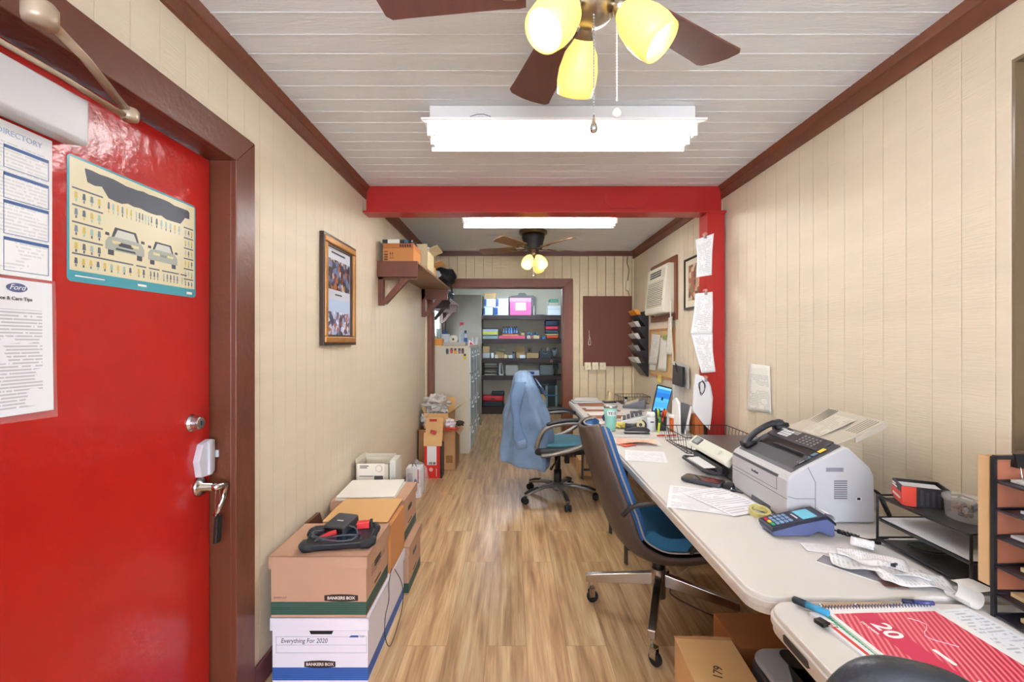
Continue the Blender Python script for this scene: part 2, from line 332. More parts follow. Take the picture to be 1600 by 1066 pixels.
# shuttered opening at the right edge of view
wn = tag(bpy.data.objects.new('window_3', None), kind='structure'); C.objects.link(wn); WM[wn] = Matrix()
MB().box(XR+.05, XR+.07, .55, 1.299, 1.05, 2.19).build('shutter_panel', mat('#7D6B52', .22, var=.12, vs=5, bump=.5, bs=18), wn)
MB().box(XR+.002, XR+.09, 1.290, 1.299, 1.05, 2.19).box(XR+.002, XR+.09, .55, 1.29, 1.05, 1.06).box(XR+.002, XR+.09, .55, 1.29, 2.18, 2.19).build('window_frame', mat('#75634B', .3), wn)
# entry door
dr = tag(bpy.data.objects.new('door_1', None), kind='structure'); C.objects.link(dr); WM[dr] = Matrix()
DX = XL-.072
dm = mat('#B8241E', .2, var=.07, vs=2.5, bump=.22, bs=26)
MB().box(DX-.045, DX, DY0+.004, DY1-.012, .012, DZ-.009).build('door_panel', dm, dr, bevel=.002)
RX = Matrix.Rotation(PI/2, 4, 'Y')
def onx(x, y, z): return Matrix.Translation((x, y, z)) @ RX
p = atx(312, 661, -1.055)
MB().lathe([(.030, 0), (.030, .004), (.026, .012), (.021, .030), (.018, .033), (.0, .033)], onx(DX, p.y, p.z), 28).box(DX+.033, DX+.034, p.y-.0015, p.y+.0015, p.z-.007, p.z+.007, 1).build('deadbolt', [CHROME, BLACK], dr, smooth=False)
# lever handle
hy, hz = 1.548, .872
b = MB().lathe([(.033, 0), (.033, .006), (.028, .012), (.015, .015), (.013, .05)], onx(DX, hy, hz), 28)
b.tube([(DX+.045, hy, hz), (DX+.062, hy, hz), (DX+.066, hy+.01, hz), (DX+.066, hy+.045, hz-.005), (DX+.064, hy+.03, hz-.05), (DX+.06, hy-.005, hz-.10)], [.012, .013, .013, .010, .009, .008], 12)
b.build('door_handle', CHROME, dr, smooth=True)
# surface latch
y0, y1, z0, z1 = 1.530, 1.600, .905, 1.03
b = MB().prism([(y0, z0+.004), (y1-.016, z0), (y1, z0+.01), (y1, z1-.006), (y1-.02, z1), (y0+.008, z1-.01), (y0-.012, z0+.06)], 'x', DX, DX+.022)
b.prism([(y0+.030, z0+.006), (y0+.044, z0+.006), (y0+.044, z1-.006), (y0+.030, z1-.004)], 'x', DX+.021, DX+.030)
b.box(DX+.004, DX+.010, y1-.002, y1+.028, z0+.045, z1-.03).box(DX+.004, DX+.03, y1+.004, y1+.012, z0+.055, z1-.045)
b.build('latch_case', mat('#C7C6CE', .4), dr, bevel=.0015)
b = MB()
for (yy, zz) in ((1.46, .55), (1.30, .98), (1.5, 1.17), (1.22, .80), (1.40, 1.42)): b.lathe([(.002, 0), (.002, .0006)], onx(DX, yy, zz), 8)
b.build('paint_chip', mat('#7B1512', .7), dr)
# hydraulic closer on the door
b = MB().prism([(DX, 1.845+.006), (DX+.052, 1.845), (DX+.060, 1.853), (DX+.060, 1.955), (DX, 1.955)], 'y', .80, 1.083)
b.build('closer_body', mat('#BDBBBB', .35, bump=.05), dr, bevel=.004)
b = MB().tube([(DX+.055, .78, 1.975), (DX+.075, 1.0, 1.968), (DX+.085, 1.16, 1.955)], [.010, .009, .012], 10, flat=.5)
b.tube([(DX+.085, 1.165, 1.968), (DX+.13, 1.0, 2.006), (DX+.15, .90, 2.02)], [.013, .012, .014], 10, flat=.4)
b.lathe([(.018, -.012), (.020, -.006), (.020, .012), (.016, .018)], Matrix.Translation((DX+.088, 1.165, 1.962)), 20)
b.lathe([(.026, -.02), (.028, -.01), (.028, .014), (.022, .022)], Matrix.Translation((DX+.15, .885, 2.022)), 20)
b.build('closer_arm', mat('#B3A18A', .35, .3, var=.15, vs=20), dr, smooth=True)
# keys and fob hanging on the lever
t = thing('key_ring', 'wire key ring with a black fob hanging from the door lever', 'keys', (DX+.066, hy+.0, hz-.19))
MB().tube([(DX+.066+.0*k, hy-.002+.013*math.sin(a), hz-.048+.052*math.cos(a)) for k, a in enumerate([2*PI*i/20 for i in range(20)])], .0012, 6, closed=True).build('ring', CHROME, t)
MB().ob((DX+.066, hy+.0, hz-.147), (.014, .030, .092), (0, R(4), 0)).build('fob', BLACK, t, bevel=.004)
# ---------------------------------------------------------------- papers and the chart on the door
def doorsheet(nm, label, cat, y0, y1, z0, z1, m, disp=None, dx=.0015, skew=0): 
    b = MB().sheet((DX+dx, y0, z0), (DX+dx, y1, z0+skew), (DX+dx, y1, z1+skew), (DX+dx, y0, z1), 6, 8, 0, disp)
    return b
t = thing('wall_chart', 'teal bordered automotive bulb chart with two grey cars, taped to the red door', 'poster', (DX+.001, 1.31, 1.52))
py0, py1, pz0, pz1 = 1.088, 1.53, 1.523, 1.835
MB().prism(rrect(py0, py1, pz0, pz1, .012), 'x', DX+.0003, DX+.0012).build('backing', mat('#4C9CAA', .25), t)
MB().box(DX+.0012, DX+.0016, py0+.006, py1-.006, pz0+.028, pz1-.006).build('panel', mat('#DCD2AE', .3), t)
rnd = random.Random(4); b = MB(); X1 = DX+.0019
def pp(poly, m=0, x1=None): b.prism(poly, 'x', DX+.0015, x1 or X1, m)
# torn-looking dark title band along the top
top = [(py0+.045, pz1-.026)]; yy = py0+.045
while yy < py1-.03: top.append((yy, pz1-.020-rnd.random()*.006)); yy += .02
bot = []; yy = py1-.03
while yy > py0+.05:
    bot.append((yy, pz1-.050-rnd.random()*.008 - (.022 if py0+.10 < yy < py0+.38 else 0))); yy -= .02
pp(top+[(py1-.03, pz1-.03)]+bot, 1)
cols = [2, 3, 4, 5, 2, 3]
def icons(y0, y1, z, n, h=.02):
    for i in range(n):
        y = y0+(y1-y0)*(i+.5)/n; w = (y1-y0)/n*.22; k = rnd.choice(cols)
        pp([(y-w, z+h*.35), (y+w, z+h*.35), (y+w*.7, z+h), (y-w*.7, z+h)], k); pp([(y-w*.5, z), (y+w*.5, z), (y+w*.5, z+h*.3), (y-w*.5, z+h*.3)], rnd.choice(cols))
def bar(y0, y1, z): pp([(y0, z), (y1, z), (y1, z+.004), (y0, z+.004)], 3)
for k in range(4):
    z = pz0+.20-.042*k; bar(py0+.012, py0+.095, z+.03); icons(py0+.012, py0+.095, z, 4, .024)
bar(py0+.012, py0+.19, pz0+.068); icons(py0+.012, py0+.19, pz0+.038, 9, .022)
for k in range(6):
    z = pz0+.20-.034*k; bar(py1-.055, py1-.012, z+.026); icons(py1-.055, py1-.012, z, 3, .02)
for a, c in ((.105, .19), (.195, .26), (.265, .375)): icons(py0+a, py0+c, pz1-.115, 6, .028)
for a, c in ((.2, .235), (.245, .285), (.295, .365), (.372, .40)): bar(py0+a, py0+c, pz0+.068); icons(py0+a, py0+c, pz0+.038, max(2, int((c-a)/.013)), .024)
b.build('printed_icons', [DARK, mat('#3F4552', .4), mat('#9CB9AE', .4), mat('#55606A', .4), mat('#CDB45E', .4), mat('#6E7F8E', .4)], t)
def carpic(yc, zb, w, front):
    q = MB(); x0, x1, x2, x3 = DX+.0015, DX+.0021, DX+.0025, DX+.0029; h = w*.62
    def P(pts, m, a, c): q.prism([(yc+u*w, zb+v*h) for u, v in pts], 'x', a, c, m)
    P([(-.44, 0), (-.30, 0), (-.30, .3), (-.44, .3)], 1, x0, x1); P([(.30, 0), (.44, 0), (.44, .3), (.30, .3)], 1, x0, x1)
    P([(-.5, .18), (.5, .18), (.5, .45), (.42, .62), (.3, .66), (-.3, .66), (-.42, .62), (-.5, .45)], 0, x0, x2)
    P([(-.36, .62), (.36, .62), (.27, 1), (-.27, 1)], 1, x0, x1); P([(-.29, .66), (.29, .66), (.21, .93), (-.21, .93)], 2, x1, x2)
    for s_ in (-1, 1): P([(s_*.24-.1, .42), (s_*.24+.1 if s_ > 0 else s_*.24+.1, .42), (s_*.24+.11, .52), (s_*.24-.11, .52)][::1], 3, x2, x3); P([(s_*.46-.05, .66), (s_*.46+.05, .66), (s_*.46+.04, .76), (s_*.46-.04, .76)], 1, x0, x2)
    if front: P([(-.17, .36), (.17, .36), (.2, .43), (.12, .5), (-.12, .5), (-.2, .43)], 1, x2, x3); P([(-.26, .22), (.26, .22), (.24, .29), (-.24, .29)], 1, x2, x3)
    else: P([(-.1, .40), (.1, .40), (.1, .5), (-.1, .5)], 4, x2, x3)
    q.build('car_picture', [mat('#A3A89B', .35), mat('#3A3F47', .4), mat('#C9CBBE', .3), mat('#D8CF9A', .3), mat('#858B83', .4)], t)
carpic(py0+.165, pz0+.085, .125, True); carpic(py0+.30, pz0+.083, .115, False)
for fc_, fs_ in (((DX+.0014, py1-.03, pz0+.013), (.0012, .024, .008)), ((DX+.0014, (py0+py1)/2, pz0+.015), (.0012, .03, .006)), ((DX+.0014, py0+.06, pz0+.015), (.0012, .08, .003))): MB().ob(fc_, fs_).build('footer_print', WHITE, t)
# two sheets at the left edge
t = thing('notice_sheet', 'upper printed price list sheet with blue boxed adverts taped to the red door', 'paper', (DX+.001, .94, 1.517))
doorsheet('s', '', '', .82, 1.052, 1.517, 1.845, 0, lambda u, v: .002*math.sin(u*3)).build('sheet', papermat('#F0F1F0', '#9AA3AE', 42, 30, 3, .55, .05, .12, .5), t, solid=.0004)
b = MB()
for (u0, u1, v0, v1) in ((.56, .96, .70, .85), (.56, .96, .50, .67), (.56, .96, .27, .49), (.56, .96, .03, .25), (.08, .52, .38, .50), (.08, .52, .20, .36), (.08, .52, .03, .18)):
    y0_, y1_ = .82+.232*u0, .82+.232*u1; z0_, z1_ = 1.517+.328*v0, 1.517+.328*v1; e = .0012; X0 = DX+.0036
    b.box(X0, X0+.0004, y0_, y1_, z0_, z0_+e).box(X0, X0+.0004, y0_, y1_, z1_-.007, z1_).box(X0, X0+.0004, y0_, y0_+e, z0_, z1_).box(X0, X0+.0004, y1_-e, y1_, z0_, z1_)
b.build('advert_box', mat('#3B5F98', .5), t)
text('PARTS DIRECTORY', .017, (DX+.0042, .955, 1.822), (0, 1, 0), (0, 0, 1), mat('#A9BCD6', .5), t)
t = thing('notice_sheet', 'lower care tips sheet with a blue oval emblem, in a clear sleeve on the door', 'paper', (DX+.001, .94, 1.20))
doorsheet('s', '', '', .82, 1.050, 1.215, 1.510, 0, lambda u, v: .002+.004*u*(1-v)).build('sheet', papermat('#EDEEF2', '#4A4E58', 40, 26, 8, .6, .1, .22, .7), t, solid=.0004)
b = MB().sheet((DX+.0095, .81, 1.205), (DX+.0095, 1.058, 1.198), (DX+.0055, 1.056, 1.516), (DX+.0055, .81, 1.516), 6, 8, 0, lambda u, v: .001*math.sin(u*9+v*7))
b.build('clear_sleeve', mat('#FFFFFF', .12, alpha=.12), t)
MB().prism([(.975+.021*math.cos(a), 1.492+.010*math.sin(a)) for a in [2*PI*i/28 for i in range(28)]], 'x', DX+.0045, DX+.0050).build('emblem', mat('#1E3F86', .3), t)
text('Ford', .0165, (DX+.0054, .975, 1.4925), (0, 1, 0), (0, 0, 1), WHITE, t, shear=.35, ext=.0002)
text('Maintenance & Care Tips', .0105, (DX+.0054, .952, 1.468), (0, 1, 0), (0, 0, 1), INK, t, ext=.0002, bold=.0002)
# ---------------------------------------------------------------- ceiling lights
def fluoro(label, x, y, tube_e, col='#FFFFFF', half=.61):
    t = thing('fluorescent_light', label, 'ceiling light', (x, y, ZC), group=None)
    en = mat('#E4E2DE', .35)
    MB().box(x-half+.01, x+half-.01, y-.07, y+.07, 2.375, ZC-.001).build('housing', en, t, bevel=.004)
    # winged reflector
    p = [(y-.135, 2.345), (y-.128, 2.343), (y-.06, 2.366), (y+.06, 2.366), (y+.128, 2.333), (y+.135, 2.318), (y+.141, 2.320), (y+.133, 2.338), (y+.065, 2.374), (y-.065, 2.374), (y-.128, 2.351), (y-.137, 2.352)]
    MB().prism(p, 'x', x-half-.015, x+half+.015).build('reflector', mat('#F1F0EC', .3), t)
    for dy in (-.045, .045):
        MB().cyl((x-half+.02, y+dy, 2.330), (x+half-.02, y+dy, 2.330), .0165, n=16).build('tube', mat(col, .5, emit=tube_e), t, smooth=False)
        for s_ in (-1, 1): MB().ob((x+s_*(half-.006), y+dy, 2.335), (.018, .03, .055)).cyl((x+s_*(half-.02), y+dy, 2.33), (x+s_*(half-.036), y+dy, 2.33), .0172, n=14).build('lamp_holder', WHITE, t, bevel=.002)
    MB().tube([(x-.41+.03*k, y-.142, 2.352+.012*math.sin(k*PI/3)) for k in range(4)], .0012, 6).build('wire', DARK, t)
    return t
fluoro('twin-tube white fluorescent light on the ceiling just beyond the nearer fan', .228, 2.09, TUBE_E)
fluoro('twin-tube white fluorescent light behind the red beam, in front of the far fan', .222, 3.60, TUBE_E2)
t = thing('fluorescent_light', 'added fluorescent light on the storeroom ceiling, unseen above the doorway header', 'ceiling light', (.1, 7.75, ZC))  # added lamp, hidden by the doorway header, to brighten the storeroom
MB().box(-.40, .60, 7.62, 7.86, 2.38, ZC-.001).build('housing', WHITE, t, bevel=.004)
MB().cyl((-.37, 7.69, 2.365), (.57, 7.69, 2.365), .014, n=12).cyl((-.37, 7.79, 2.365), (.57, 7.79, 2.365), .014, n=12).build('tube', mat('#DCEEFF', .5, emit=48), t)
# ---------------------------------------------------------------- ceiling fans
def blade_poly(r0, r1, w0, w1):
    p = [(r0, -w0/2), (r0+.02, -w0/2-.004)] + [(r0+(r1-r0)*k/6, -(w0+(w1-w0)*k/6)/2) for k in range(1, 6)]
    p += [(r1-.02, -w1/2), (r1-.004, -w1/2+.012), (r1+.006, -.02), (r1+.006, .02), (r1-.004, w1/2-.012), (r1-.02, w1/2)]
    p += [(r0+(r1-r0)*k/6, (w0+(w1-w0)*k/6)/2) for k in range(5, 0, -1)] + [(r0+.02, w0/2+.004), (r0, w0/2)]
    return p
def fan(label, x, y, angs, zb, r1, metal, wood, shades, s=1.0, chains=(), pitch=12, wt=.155):
    t = thing('ceiling_fan', label, 'ceiling fan', (x, y, ZC)); T0 = Matrix.Translation((x, y, 0))
    MB(T0).lathe([(.135*s, ZC-.001), (.137*s, ZC-.012), (.135*s, ZC-.03), (.118*s, ZC-.036)], n=36).build('canopy', metal, t, smooth=True)
    MB(T0).lathe([(.112*s, ZC-.034), (.110*s, ZC-.07), (.100*s, ZC-.10), (.085*s, zb-.005), (.05, zb-.012)], n=36).build('motor_housing', DARK if metal is not NICKEL else metal, t, smooth=True)
    for a in angs:
        X = T0 @ Matrix.Rotation(R(a), 4, 'Z') @ Matrix.Translation((0, 0, zb)) @ Matrix.Rotation(R(pitch), 4, 'X')
        bl = MB(X).prism(blade_poly(.17, r1, .11, wt), 'z', -.003, .003).build('blade', wood, t, bevel=.001)
        MB(X).tube([(.07, -.0, -.006), (.11, -.012, -.008), (.16, -.018, -.007), (.21, -.012, -.006)], [.010, .008, .008, .012], 8, flat=.5).tube([(.07, 0, -.006), (.11, .012, -.008), (.16, .018, -.007), (.21, .012, -.006)], [.010, .008, .008, .012], 8, flat=.5).prism(rrect(.185, .235, -.03, .03, .012, 3), 'z', -.008, -.003).build('blade_iron', metal, bl, smooth=False)
    MB(T0).lathe([(.05*s, zb-.010), (.056*s, zb-.02), (.056*s, zb-.045), (.062*s, zb-.052), (.058*s, zb-.075), (.04*s, zb-.092), (.012, zb-.10)], n=32).build('light_kit', metal, t, smooth=True)
    for a in shades:
        el = R(48); d = Vector((math.cos(R(a))*math.cos(el), math.sin(R(a))*math.cos(el), -math.sin(el)))
        p0 = Vector((x+.045*math.cos(R(a)), y+.045*math.sin(R(a)), zb-.055)); p1 = p0+d*.045
        q = d.to_track_quat('Z', 'Y').to_matrix().to_4x4(); q.translation = p1
        sh = MB(q).lathe([(.024, .0), (.030, .012), (.045, .035), (.055, .075), (.056, .105), (.051, .138), (.048, .138), (.053, .105), (.052, .075), (.042, .037), (.027, .014), (.022, .004)], n=28, cap=False)
        so = sh.build('shade', SHADE, t, smooth=True)
        MB(q).lathe([(.013, .015), (.015, .03), (.027, .055), (.031, .075), (.027, .098), (.014, .112), (.001, .116)], n=20).build('bulb', BULB, so, smooth=True)
        MB().tube([p0-d*.01, p0+d*.02, p1+d*.002], [.014, .014, .026], 14).build('lamp_holder', metal, t, smooth=True)
    for cx, cy, z1, r, kind in chains:
        c = MB().tube([(cx, cy, zb-.085), (cx, cy, z1+.03)], .0012, 6)
        k = 0; z = zb-.09
        while z > z1+.03: c.ob((cx, cy, z), (.0036, .0036, .0036)); z -= .0075
        co = c.build('pull_chain', CHROME if kind else WHITE, t)
        MB(Matrix.Translation((cx, cy, z1))).lathe([(.001, -.012), (.008, -.009), (.0105, 0), (.008, .010), (.0025, .024), (.002, .032)] if kind else [(.001, -.011), (.009, -.007), (.0115, .001), (.008, .009), (.003, .013)], n=16).build('pendant', CHROME if kind else WHITE, co, smooth=True)
    return t
SHADE = mat('#FFDE7A', .35, emit=SHADE_E); BULB = mat('#FFF3D0', .4, emit=BULB_E)
fan('nearer ceiling fan with dark reddish blades and three glowing frosted shades', .205, 1.14, (33, 105, 177, 249, 321), 2.285, .56, NICKEL, mat('#6B443C', .45, var=.1, vs=6, stretch=(8, 1, 1)), (218, 338, 98), 1.0,
    ((.2035, 1.115, 1.905, 0, 1), (.262, 1.12, 1.945, 0, 0)))
fan('far ceiling fan with a dark bronze housing and thin blades behind the red beam', .205, 4.33, (305, 17, 89, 161, 233), 2.27, .55, mat('#6B5940', .3, .7), mat('#7A5A40', .2, var=.1, vs=5), (245, 300, 65), 1.0,
    ((.205, 4.30, 2.0, 0, 1),), 14, .13)
# ---------------------------------------------------------------- steel beam and column
t = thing('steel_beam', 'red painted steel beam crossing the ceiling', 'beam', (.2, 3.08, 2.245))
MB().box(XL+.01, XR-.01, 3.075, 3.087, 2.255, ZC-.001).build('web', REDP, t)
MB().box(XL+.003, XR-.003, 3.015, 3.15, 2.243, 2.256).build('flange', REDP, t, bevel=.002)
c8 = aty(980, 310, 3.07); b = MB(); w, h = .145, .066; ch = .045
poly = [(c8.x-w+ch, c8.z-h), (c8.x+w-ch, c8.z-h), (c8.x+w, c8.z-h+ch), (c8.x+w, c8.z+h-ch), (c8.x+w-ch, c8.z+h), (c8.x-w+ch, c8.z+h), (c8.x-w, c8.z+h-ch), (c8.x-w, c8.z-h+ch)]
b.prism(poly, 'y', 3.069, 3.075); b.build('patch_plate', REDP, t, bevel=.001)
t = thing('steel_column', 'red painted steel post holding up the right end of the beam', 'column', (1.38, 3.07, 0))
MB().box(1.325, XR-.012, 3.025, 3.035, 0, 2.243).box(1.325, XR-.012, 3.14, 3.15, 0, 2.243).box(1.345, 1.355, 3.035, 3.14, 0, 2.243).box(1.318, 1.325, 3.022, 3.153, 0, 2.243).build('post', REDP, t, bevel=.001)
MB().box(1.29, XR-.016, 2.99, 3.17, 0, .012).build('base_plate', REDP, t)
# ---------------------------------------------------------------- wall shelf on brackets
def bracket(par, xw, sgn, y, zt, d, hh, th=.045, m=BROWN):
    b = MB().box(*sorted((xw, xw+sgn*.04)), y-th/2, y+th/2, zt-hh, zt)
    b.box(*sorted((xw, xw+sgn*(d-.02))), y-th/2, y+th/2, zt-.115, zt)
    a = (xw+sgn*.01, zt-hh+.01); c = (xw+sgn*(d-.03), zt-.04)
    q = [(a[0], a[1]), (a[0]+sgn*.05, a[1]), (c[0]+sgn*.03, c[1]+.01), (c[0]-sgn*.025, c[1]+.03)]
    b.prism(q, 'y', y-th/2+.002, y+th/2-.002); b.build('bracket', m, par, bevel=.002)
t = thing('wall_shelf', 'brown painted wall shelf with triangular brackets holding parcels', 'shelf', (XL, 4.25, 1.84))
MB().box(XL, XL+.31, 3.36, 5.10, 1.955, 1.973).build('board', mat('#8A6A50', .5, var=.1, vs=5), t, bevel=.002)
MB().box(XL+.001, XL+.305, 3.345, 3.362, 1.855, 1.974).build('end_board', BROWN, t, bevel=.002)
bracket(t, XL, 1, 3.40, 1.955, .31, .31); bracket(t, XL, 1, 5.02, 1.955, .31, .31)
# things on the shelf
def carton(name, label, cat, x0, x1, y0, y1, z0, z1, m=CARD, group=None, tape=True, flaps=None, rz=0, extra=None):
    t = thing(name, label, cat, ((x0+x1)/2, (y0+y1)/2, z0), 0, group)
    X = Matrix.Translation(((x0+x1)/2, (y0+y1)/2, 0)) @ Matrix.Rotation(rz, 4, 'Z') @ Matrix.Translation((-(x0+x1)/2, -(y0+y1)/2, 0))
    b = MB(X)
    if flaps:
        h = .004; b.box(x0, x1, y0, y1, z0, z0+h).box(x0, x0+h, y0, y1, z0, z1).box(x1-h, x1, y0, y1, z0, z1).box(x0, x1, y0, y0+h, z0, z1).box(x0, x1, y1-h, y1, z0, z1)
        b.build('box_body', m, t)
        for side, ang, ln in flaps:
            a = R(ang); q = MB(X)
            if side == 'f': q.prism([(y0, z1), (y0-ln*math.cos(a), z1+ln*math.sin(a)), (y0-ln*math.cos(a)+h*math.sin(a), z1+ln*math.sin(a)+h*math.cos(a)), (y0+h, z1+.002)], 'x', x0+.002, x1-.002)
            if side == 'b': q.prism([(y1, z1), (y1+ln*math.cos(a), z1+ln*math.sin(a)), (y1+ln*math.cos(a)-h*math.sin(a), z1+ln*math.sin(a)+h*math.cos(a)), (y1-h, z1+.002)], 'x', x0+.002, x1-.002)
            if side == 'l': q.prism([(x0, z1), (x0-ln*math.cos(a), z1+ln*math.sin(a)), (x0-ln*math.cos(a)+h*math.sin(a), z1+ln*math.sin(a)+h*math.cos(a)), (x0+h, z1+.002)], 'y', y0+.002, y1-.002)
            if side == 'r': q.prism([(x1, z1), (x1+ln*math.cos(a), z1+ln*math.sin(a)), (x1+ln*math.cos(a)-h*math.sin(a), z1+ln*math.sin(a)+h*math.cos(a)), (x1-h, z1+.002)], 'y', y0+.002, y1-.002)
            q.build('flap', m, t)
    else:
        b.box(x0, x1, y0, y1, z0, z1); b.build('box_body', m, t, bevel=.002)
        if tape:
            MB(X).box((x0+x1)/2-.02, (x0+x1)/2+.02, y0-.0006, y1+.0006, z1-.05, z1+.0006).build('tape', TAPE, t)
    return t
t = carton('cardboard_box', 'orange-brown parcel box with black printed marks at the front of the wall shelf', 'box', -.972, -.742, 3.372, 3.64, 1.974, 2.075, mat('#BE7F45', .7), tape=False)
MB().box(-.972+.003, -.742, 3.368, 3.64, 2.0755, 2.110).build('upper_lid', mat('#B06A38', .7), t, bevel=.001)
b = MB()
for i in range(4): b.box(-.962, -.935, 3.3712, 3.372, 1.985+.018*i, 1.997+.018*i) if i < 3 else b.box(-.962, -.935, 3.3712, 3.372, 2.045, 2.052)
for i in range(2): b.prism([(-.922+.016*i, 2.030), (-.916+.016*i, 2.050), (-.910+.016*i, 2.030)], 'y', 3.3712, 3.372).box(-.9175+.016*i, -.9145+.016*i, 3.3712, 3.372, 2.006, 2.03)
b.box(-.925, -.89, 3.3712, 3.372, 1.999, 2.003)
for i in range(5): b.box(-.845+.018*i, -.832+.018*i, 3.3672, 3.368, 2.083, 2.103)
b.build('printed_mark', mat('#4A2E1C', .7), t)
t = carton('small_box', 'flat black and white parcel lying on top of the orange-brown shelf box', 'box', -.975, -.755, 3.37, 3.58, 2.1108, 2.140, mat('#23262B', .5), tape=False)
MB().box(-.935, -.845, 3.3685, 3.55, 2.101+.010, 2.1415).build('shipping_label', mat('#DAD6C8', .5), t)
MB().box(-.81, -.78, 3.3686, 3.50, 2.115, 2.137).build('blue_patch', mat('#3A6C8E', .4), t)
t = carton('cardboard_box', 'open pale carton with its grey flap up behind the parcel on the wall shelf', 'box', -.985, -.70, 3.70, 4.02, 1.974, 2.13, mat('#C9B891', .7), flaps=[('f', 100, .05), ('r', 25, .09), ('b', 70, .08)])
MB().ob((-.80, 3.80, 2.160), (.20, .20, .045), (R(6), R(8), R(12))).build('padded_mailer', mat('#A9A3A6', .5), t, bevel=.015)
carton('cardboard_box', 'small tan box with a raised flap in the middle of the wall shelf', 'box', -.96, -.74, 4.10, 4.36, 1.974, 2.08, CARDL, flaps=[('r', 20, .10), ('l', 80, .06)])
def lump(b, c, sz, seed=0, amp=.25, n=18, m=0, fr=2.5):
    c = Vector(c)
    def f(u, v):
        a = 2*PI*u; e = PI*(v-.5); d = Vector((math.cos(e)*math.cos(a), math.cos(e)*math.sin(a), math.sin(e)))
        k = 1+amp*noise.noise(d*fr+Vector((seed*3.1, seed, 0)))*1.6
        return c+Vector((d.x*sz[0]*k, d.y*sz[1]*k, max(-sz[2], d.z*sz[2]*k)))
    b.grid(f, n, n//2, m); return b
lump(MB(), (-.83, 4.50, 2.037), (.12, .10, .062), 3, .3).build('plastic_bag', mat('#A7A8AC', .3), label='crumpled grey plastic bag between the tan box and the black bag on the wall shelf', cat='bag', smooth=True)
t = thing('backpack', 'black quilted bag slumped at the far end of the wall shelf', 'bag', (-.81, 4.85, 1.974))
lump(MB(), (-.80, 4.84, 2.064), (.18, .20, .09), 7, .3, 24).build('bag_body', mat('#1D2126', .5, bump=.5, bs=60), t, smooth=True)
MB().tube([(-.69, 4.66, 2.02), (-.655, 4.72, 2.0), (-.65, 4.82, 1.94), (-.655, 4.9, 1.90), (-.67, 4.95, 1.97)], .012, 8, flat=.4).build('strap', BLACK, t, smooth=True)
# storeroom wall shelf
t = thing('wall_shelf', 'dark bracketed shelf on the storeroom wall above the filing cabinets', 'shelf', (-1.1, 6.6, 1.80))
MB().box(-1.10, -.83, 6.0, 7.0, 1.93, 1.95).build('board', mat('#4B3A36', .5), t)
bracket(t, -1.10, 1, 6.12, 1.93, .27, .28, .04, mat('#4B3A36', .5)); bracket(t, -1.10, 1, 6.9, 1.93, .27, .28, .04, mat('#4B3A36', .5))
lump(MB(), (-.93, 6.35, 2.02), (.11, .22, .07), 11, .35).build('plastic_bag', mat('#20323E', .3), label='dark shiny bundle lying on the storeroom wall shelf', cat='bag', smooth=True)
# ---------------------------------------------------------------- framed pictures
t = thing('picture_frame', 'tall gold and dark wood frame with two group photographs on the left wall', 'picture', (XL, 2.59, 1.36))
fy0, fy1, fz0, fz1 = 2.345, 2.83, 1.352, 1.955
def frame_ring(b, x0, x1, a0, a1, c0, c1, w, m=0):
    b.box(x0, x1, a0, a1, c0, c0+w, m).box(x0, x1, a0, a1, c1-w, c1, m).box(x0, x1, a0, a0+w, c0+w, c1-w, m).box(x0, x1, a1-w, a1, c0+w, c1-w, m)
b = MB(); frame_ring(b, XL+.001, XL+.026, fy0, fy1, fz0, fz1, .022); b.build('frame', mat('#3C2C22', .35), t, bevel=.003)
b = MB(); frame_ring(b, XL+.004, XL+.032, fy0+.014, fy1-.014, fz0+.014, fz1-.014, .034); b.build('gilt_moulding', mat('#B07A3C', .35, .35, var=.15, vs=12), t, bevel=.006)
b = MB(); frame_ring(b, XL+.004, XL+.020, fy0+.047, fy1-.047, fz0+.047, fz1-.047, .012); b.build('inner_lip', mat('#4A3323', .4), t)
MB().box(XL+.004, XL+.008, fy0+.05, fy1-.05, fz0+.05, fz1-.05).build('mount', mat('#C9CFDC', .4), t)
yc = (fy0+fy1)/2
MB().box(XL+.008, XL+.0095, fy0+.075, fy1-.07, 1.665, 1.835).build('photograph', picmat(['#2E2A30', '#6B7FA8', '#A9683E', '#2B3350', '#C9B7A0', '#7C2E2C', '#4C5D7A'], 38, 1), t)
MB().box(XL+.008, XL+.0095, fy0+.075, fy1-.07, 1.40, 1.54).build('photograph', picmat(['#9FB4D8', '#C8C6D8', '#3B3A55', '#B06A50', '#DDE4EF', '#6D3B44', '#55689A'], 40, 5), t)
MB().box(XL+.008, XL+.0093, fy0+.075, fy1-.07, 1.54, 1.61).build('photo_sky', mat('#B9CCE8', .4), t)
MB().box(XL+.008, XL+.0088, yc-.10, yc+.10, 1.868, 1.878).box(XL+.008, XL+.0088, yc-.05, yc+.05, 1.635, 1.643).build('caption_line', DARK, t)
t = thing('picture_frame', 'black framed sepia print with a cream mount on the right wall beside the air conditioner', 'picture', (XR, 3.55, 1.63))
b = MB(); frame_ring(b, XR-.022, XR-.001, 3.36, 3.72, 1.632, 2.045, .016); b.build('frame', mat('#2A241F', .35), t, bevel=.002)
MB().box(XR-.012, XR-.004, 3.37, 3.71, 1.64, 2.035).build('mount', mat('#DCD3BA', .4), t)
MB().box(XR-.0135, XR-.012, 3.43, 3.64, 1.70, 1.985).build('print', picmat(['#8C6A4E', '#B4957A', '#6A4A38', '#C9B49A', '#9C5F4E'], 26, 2), t)
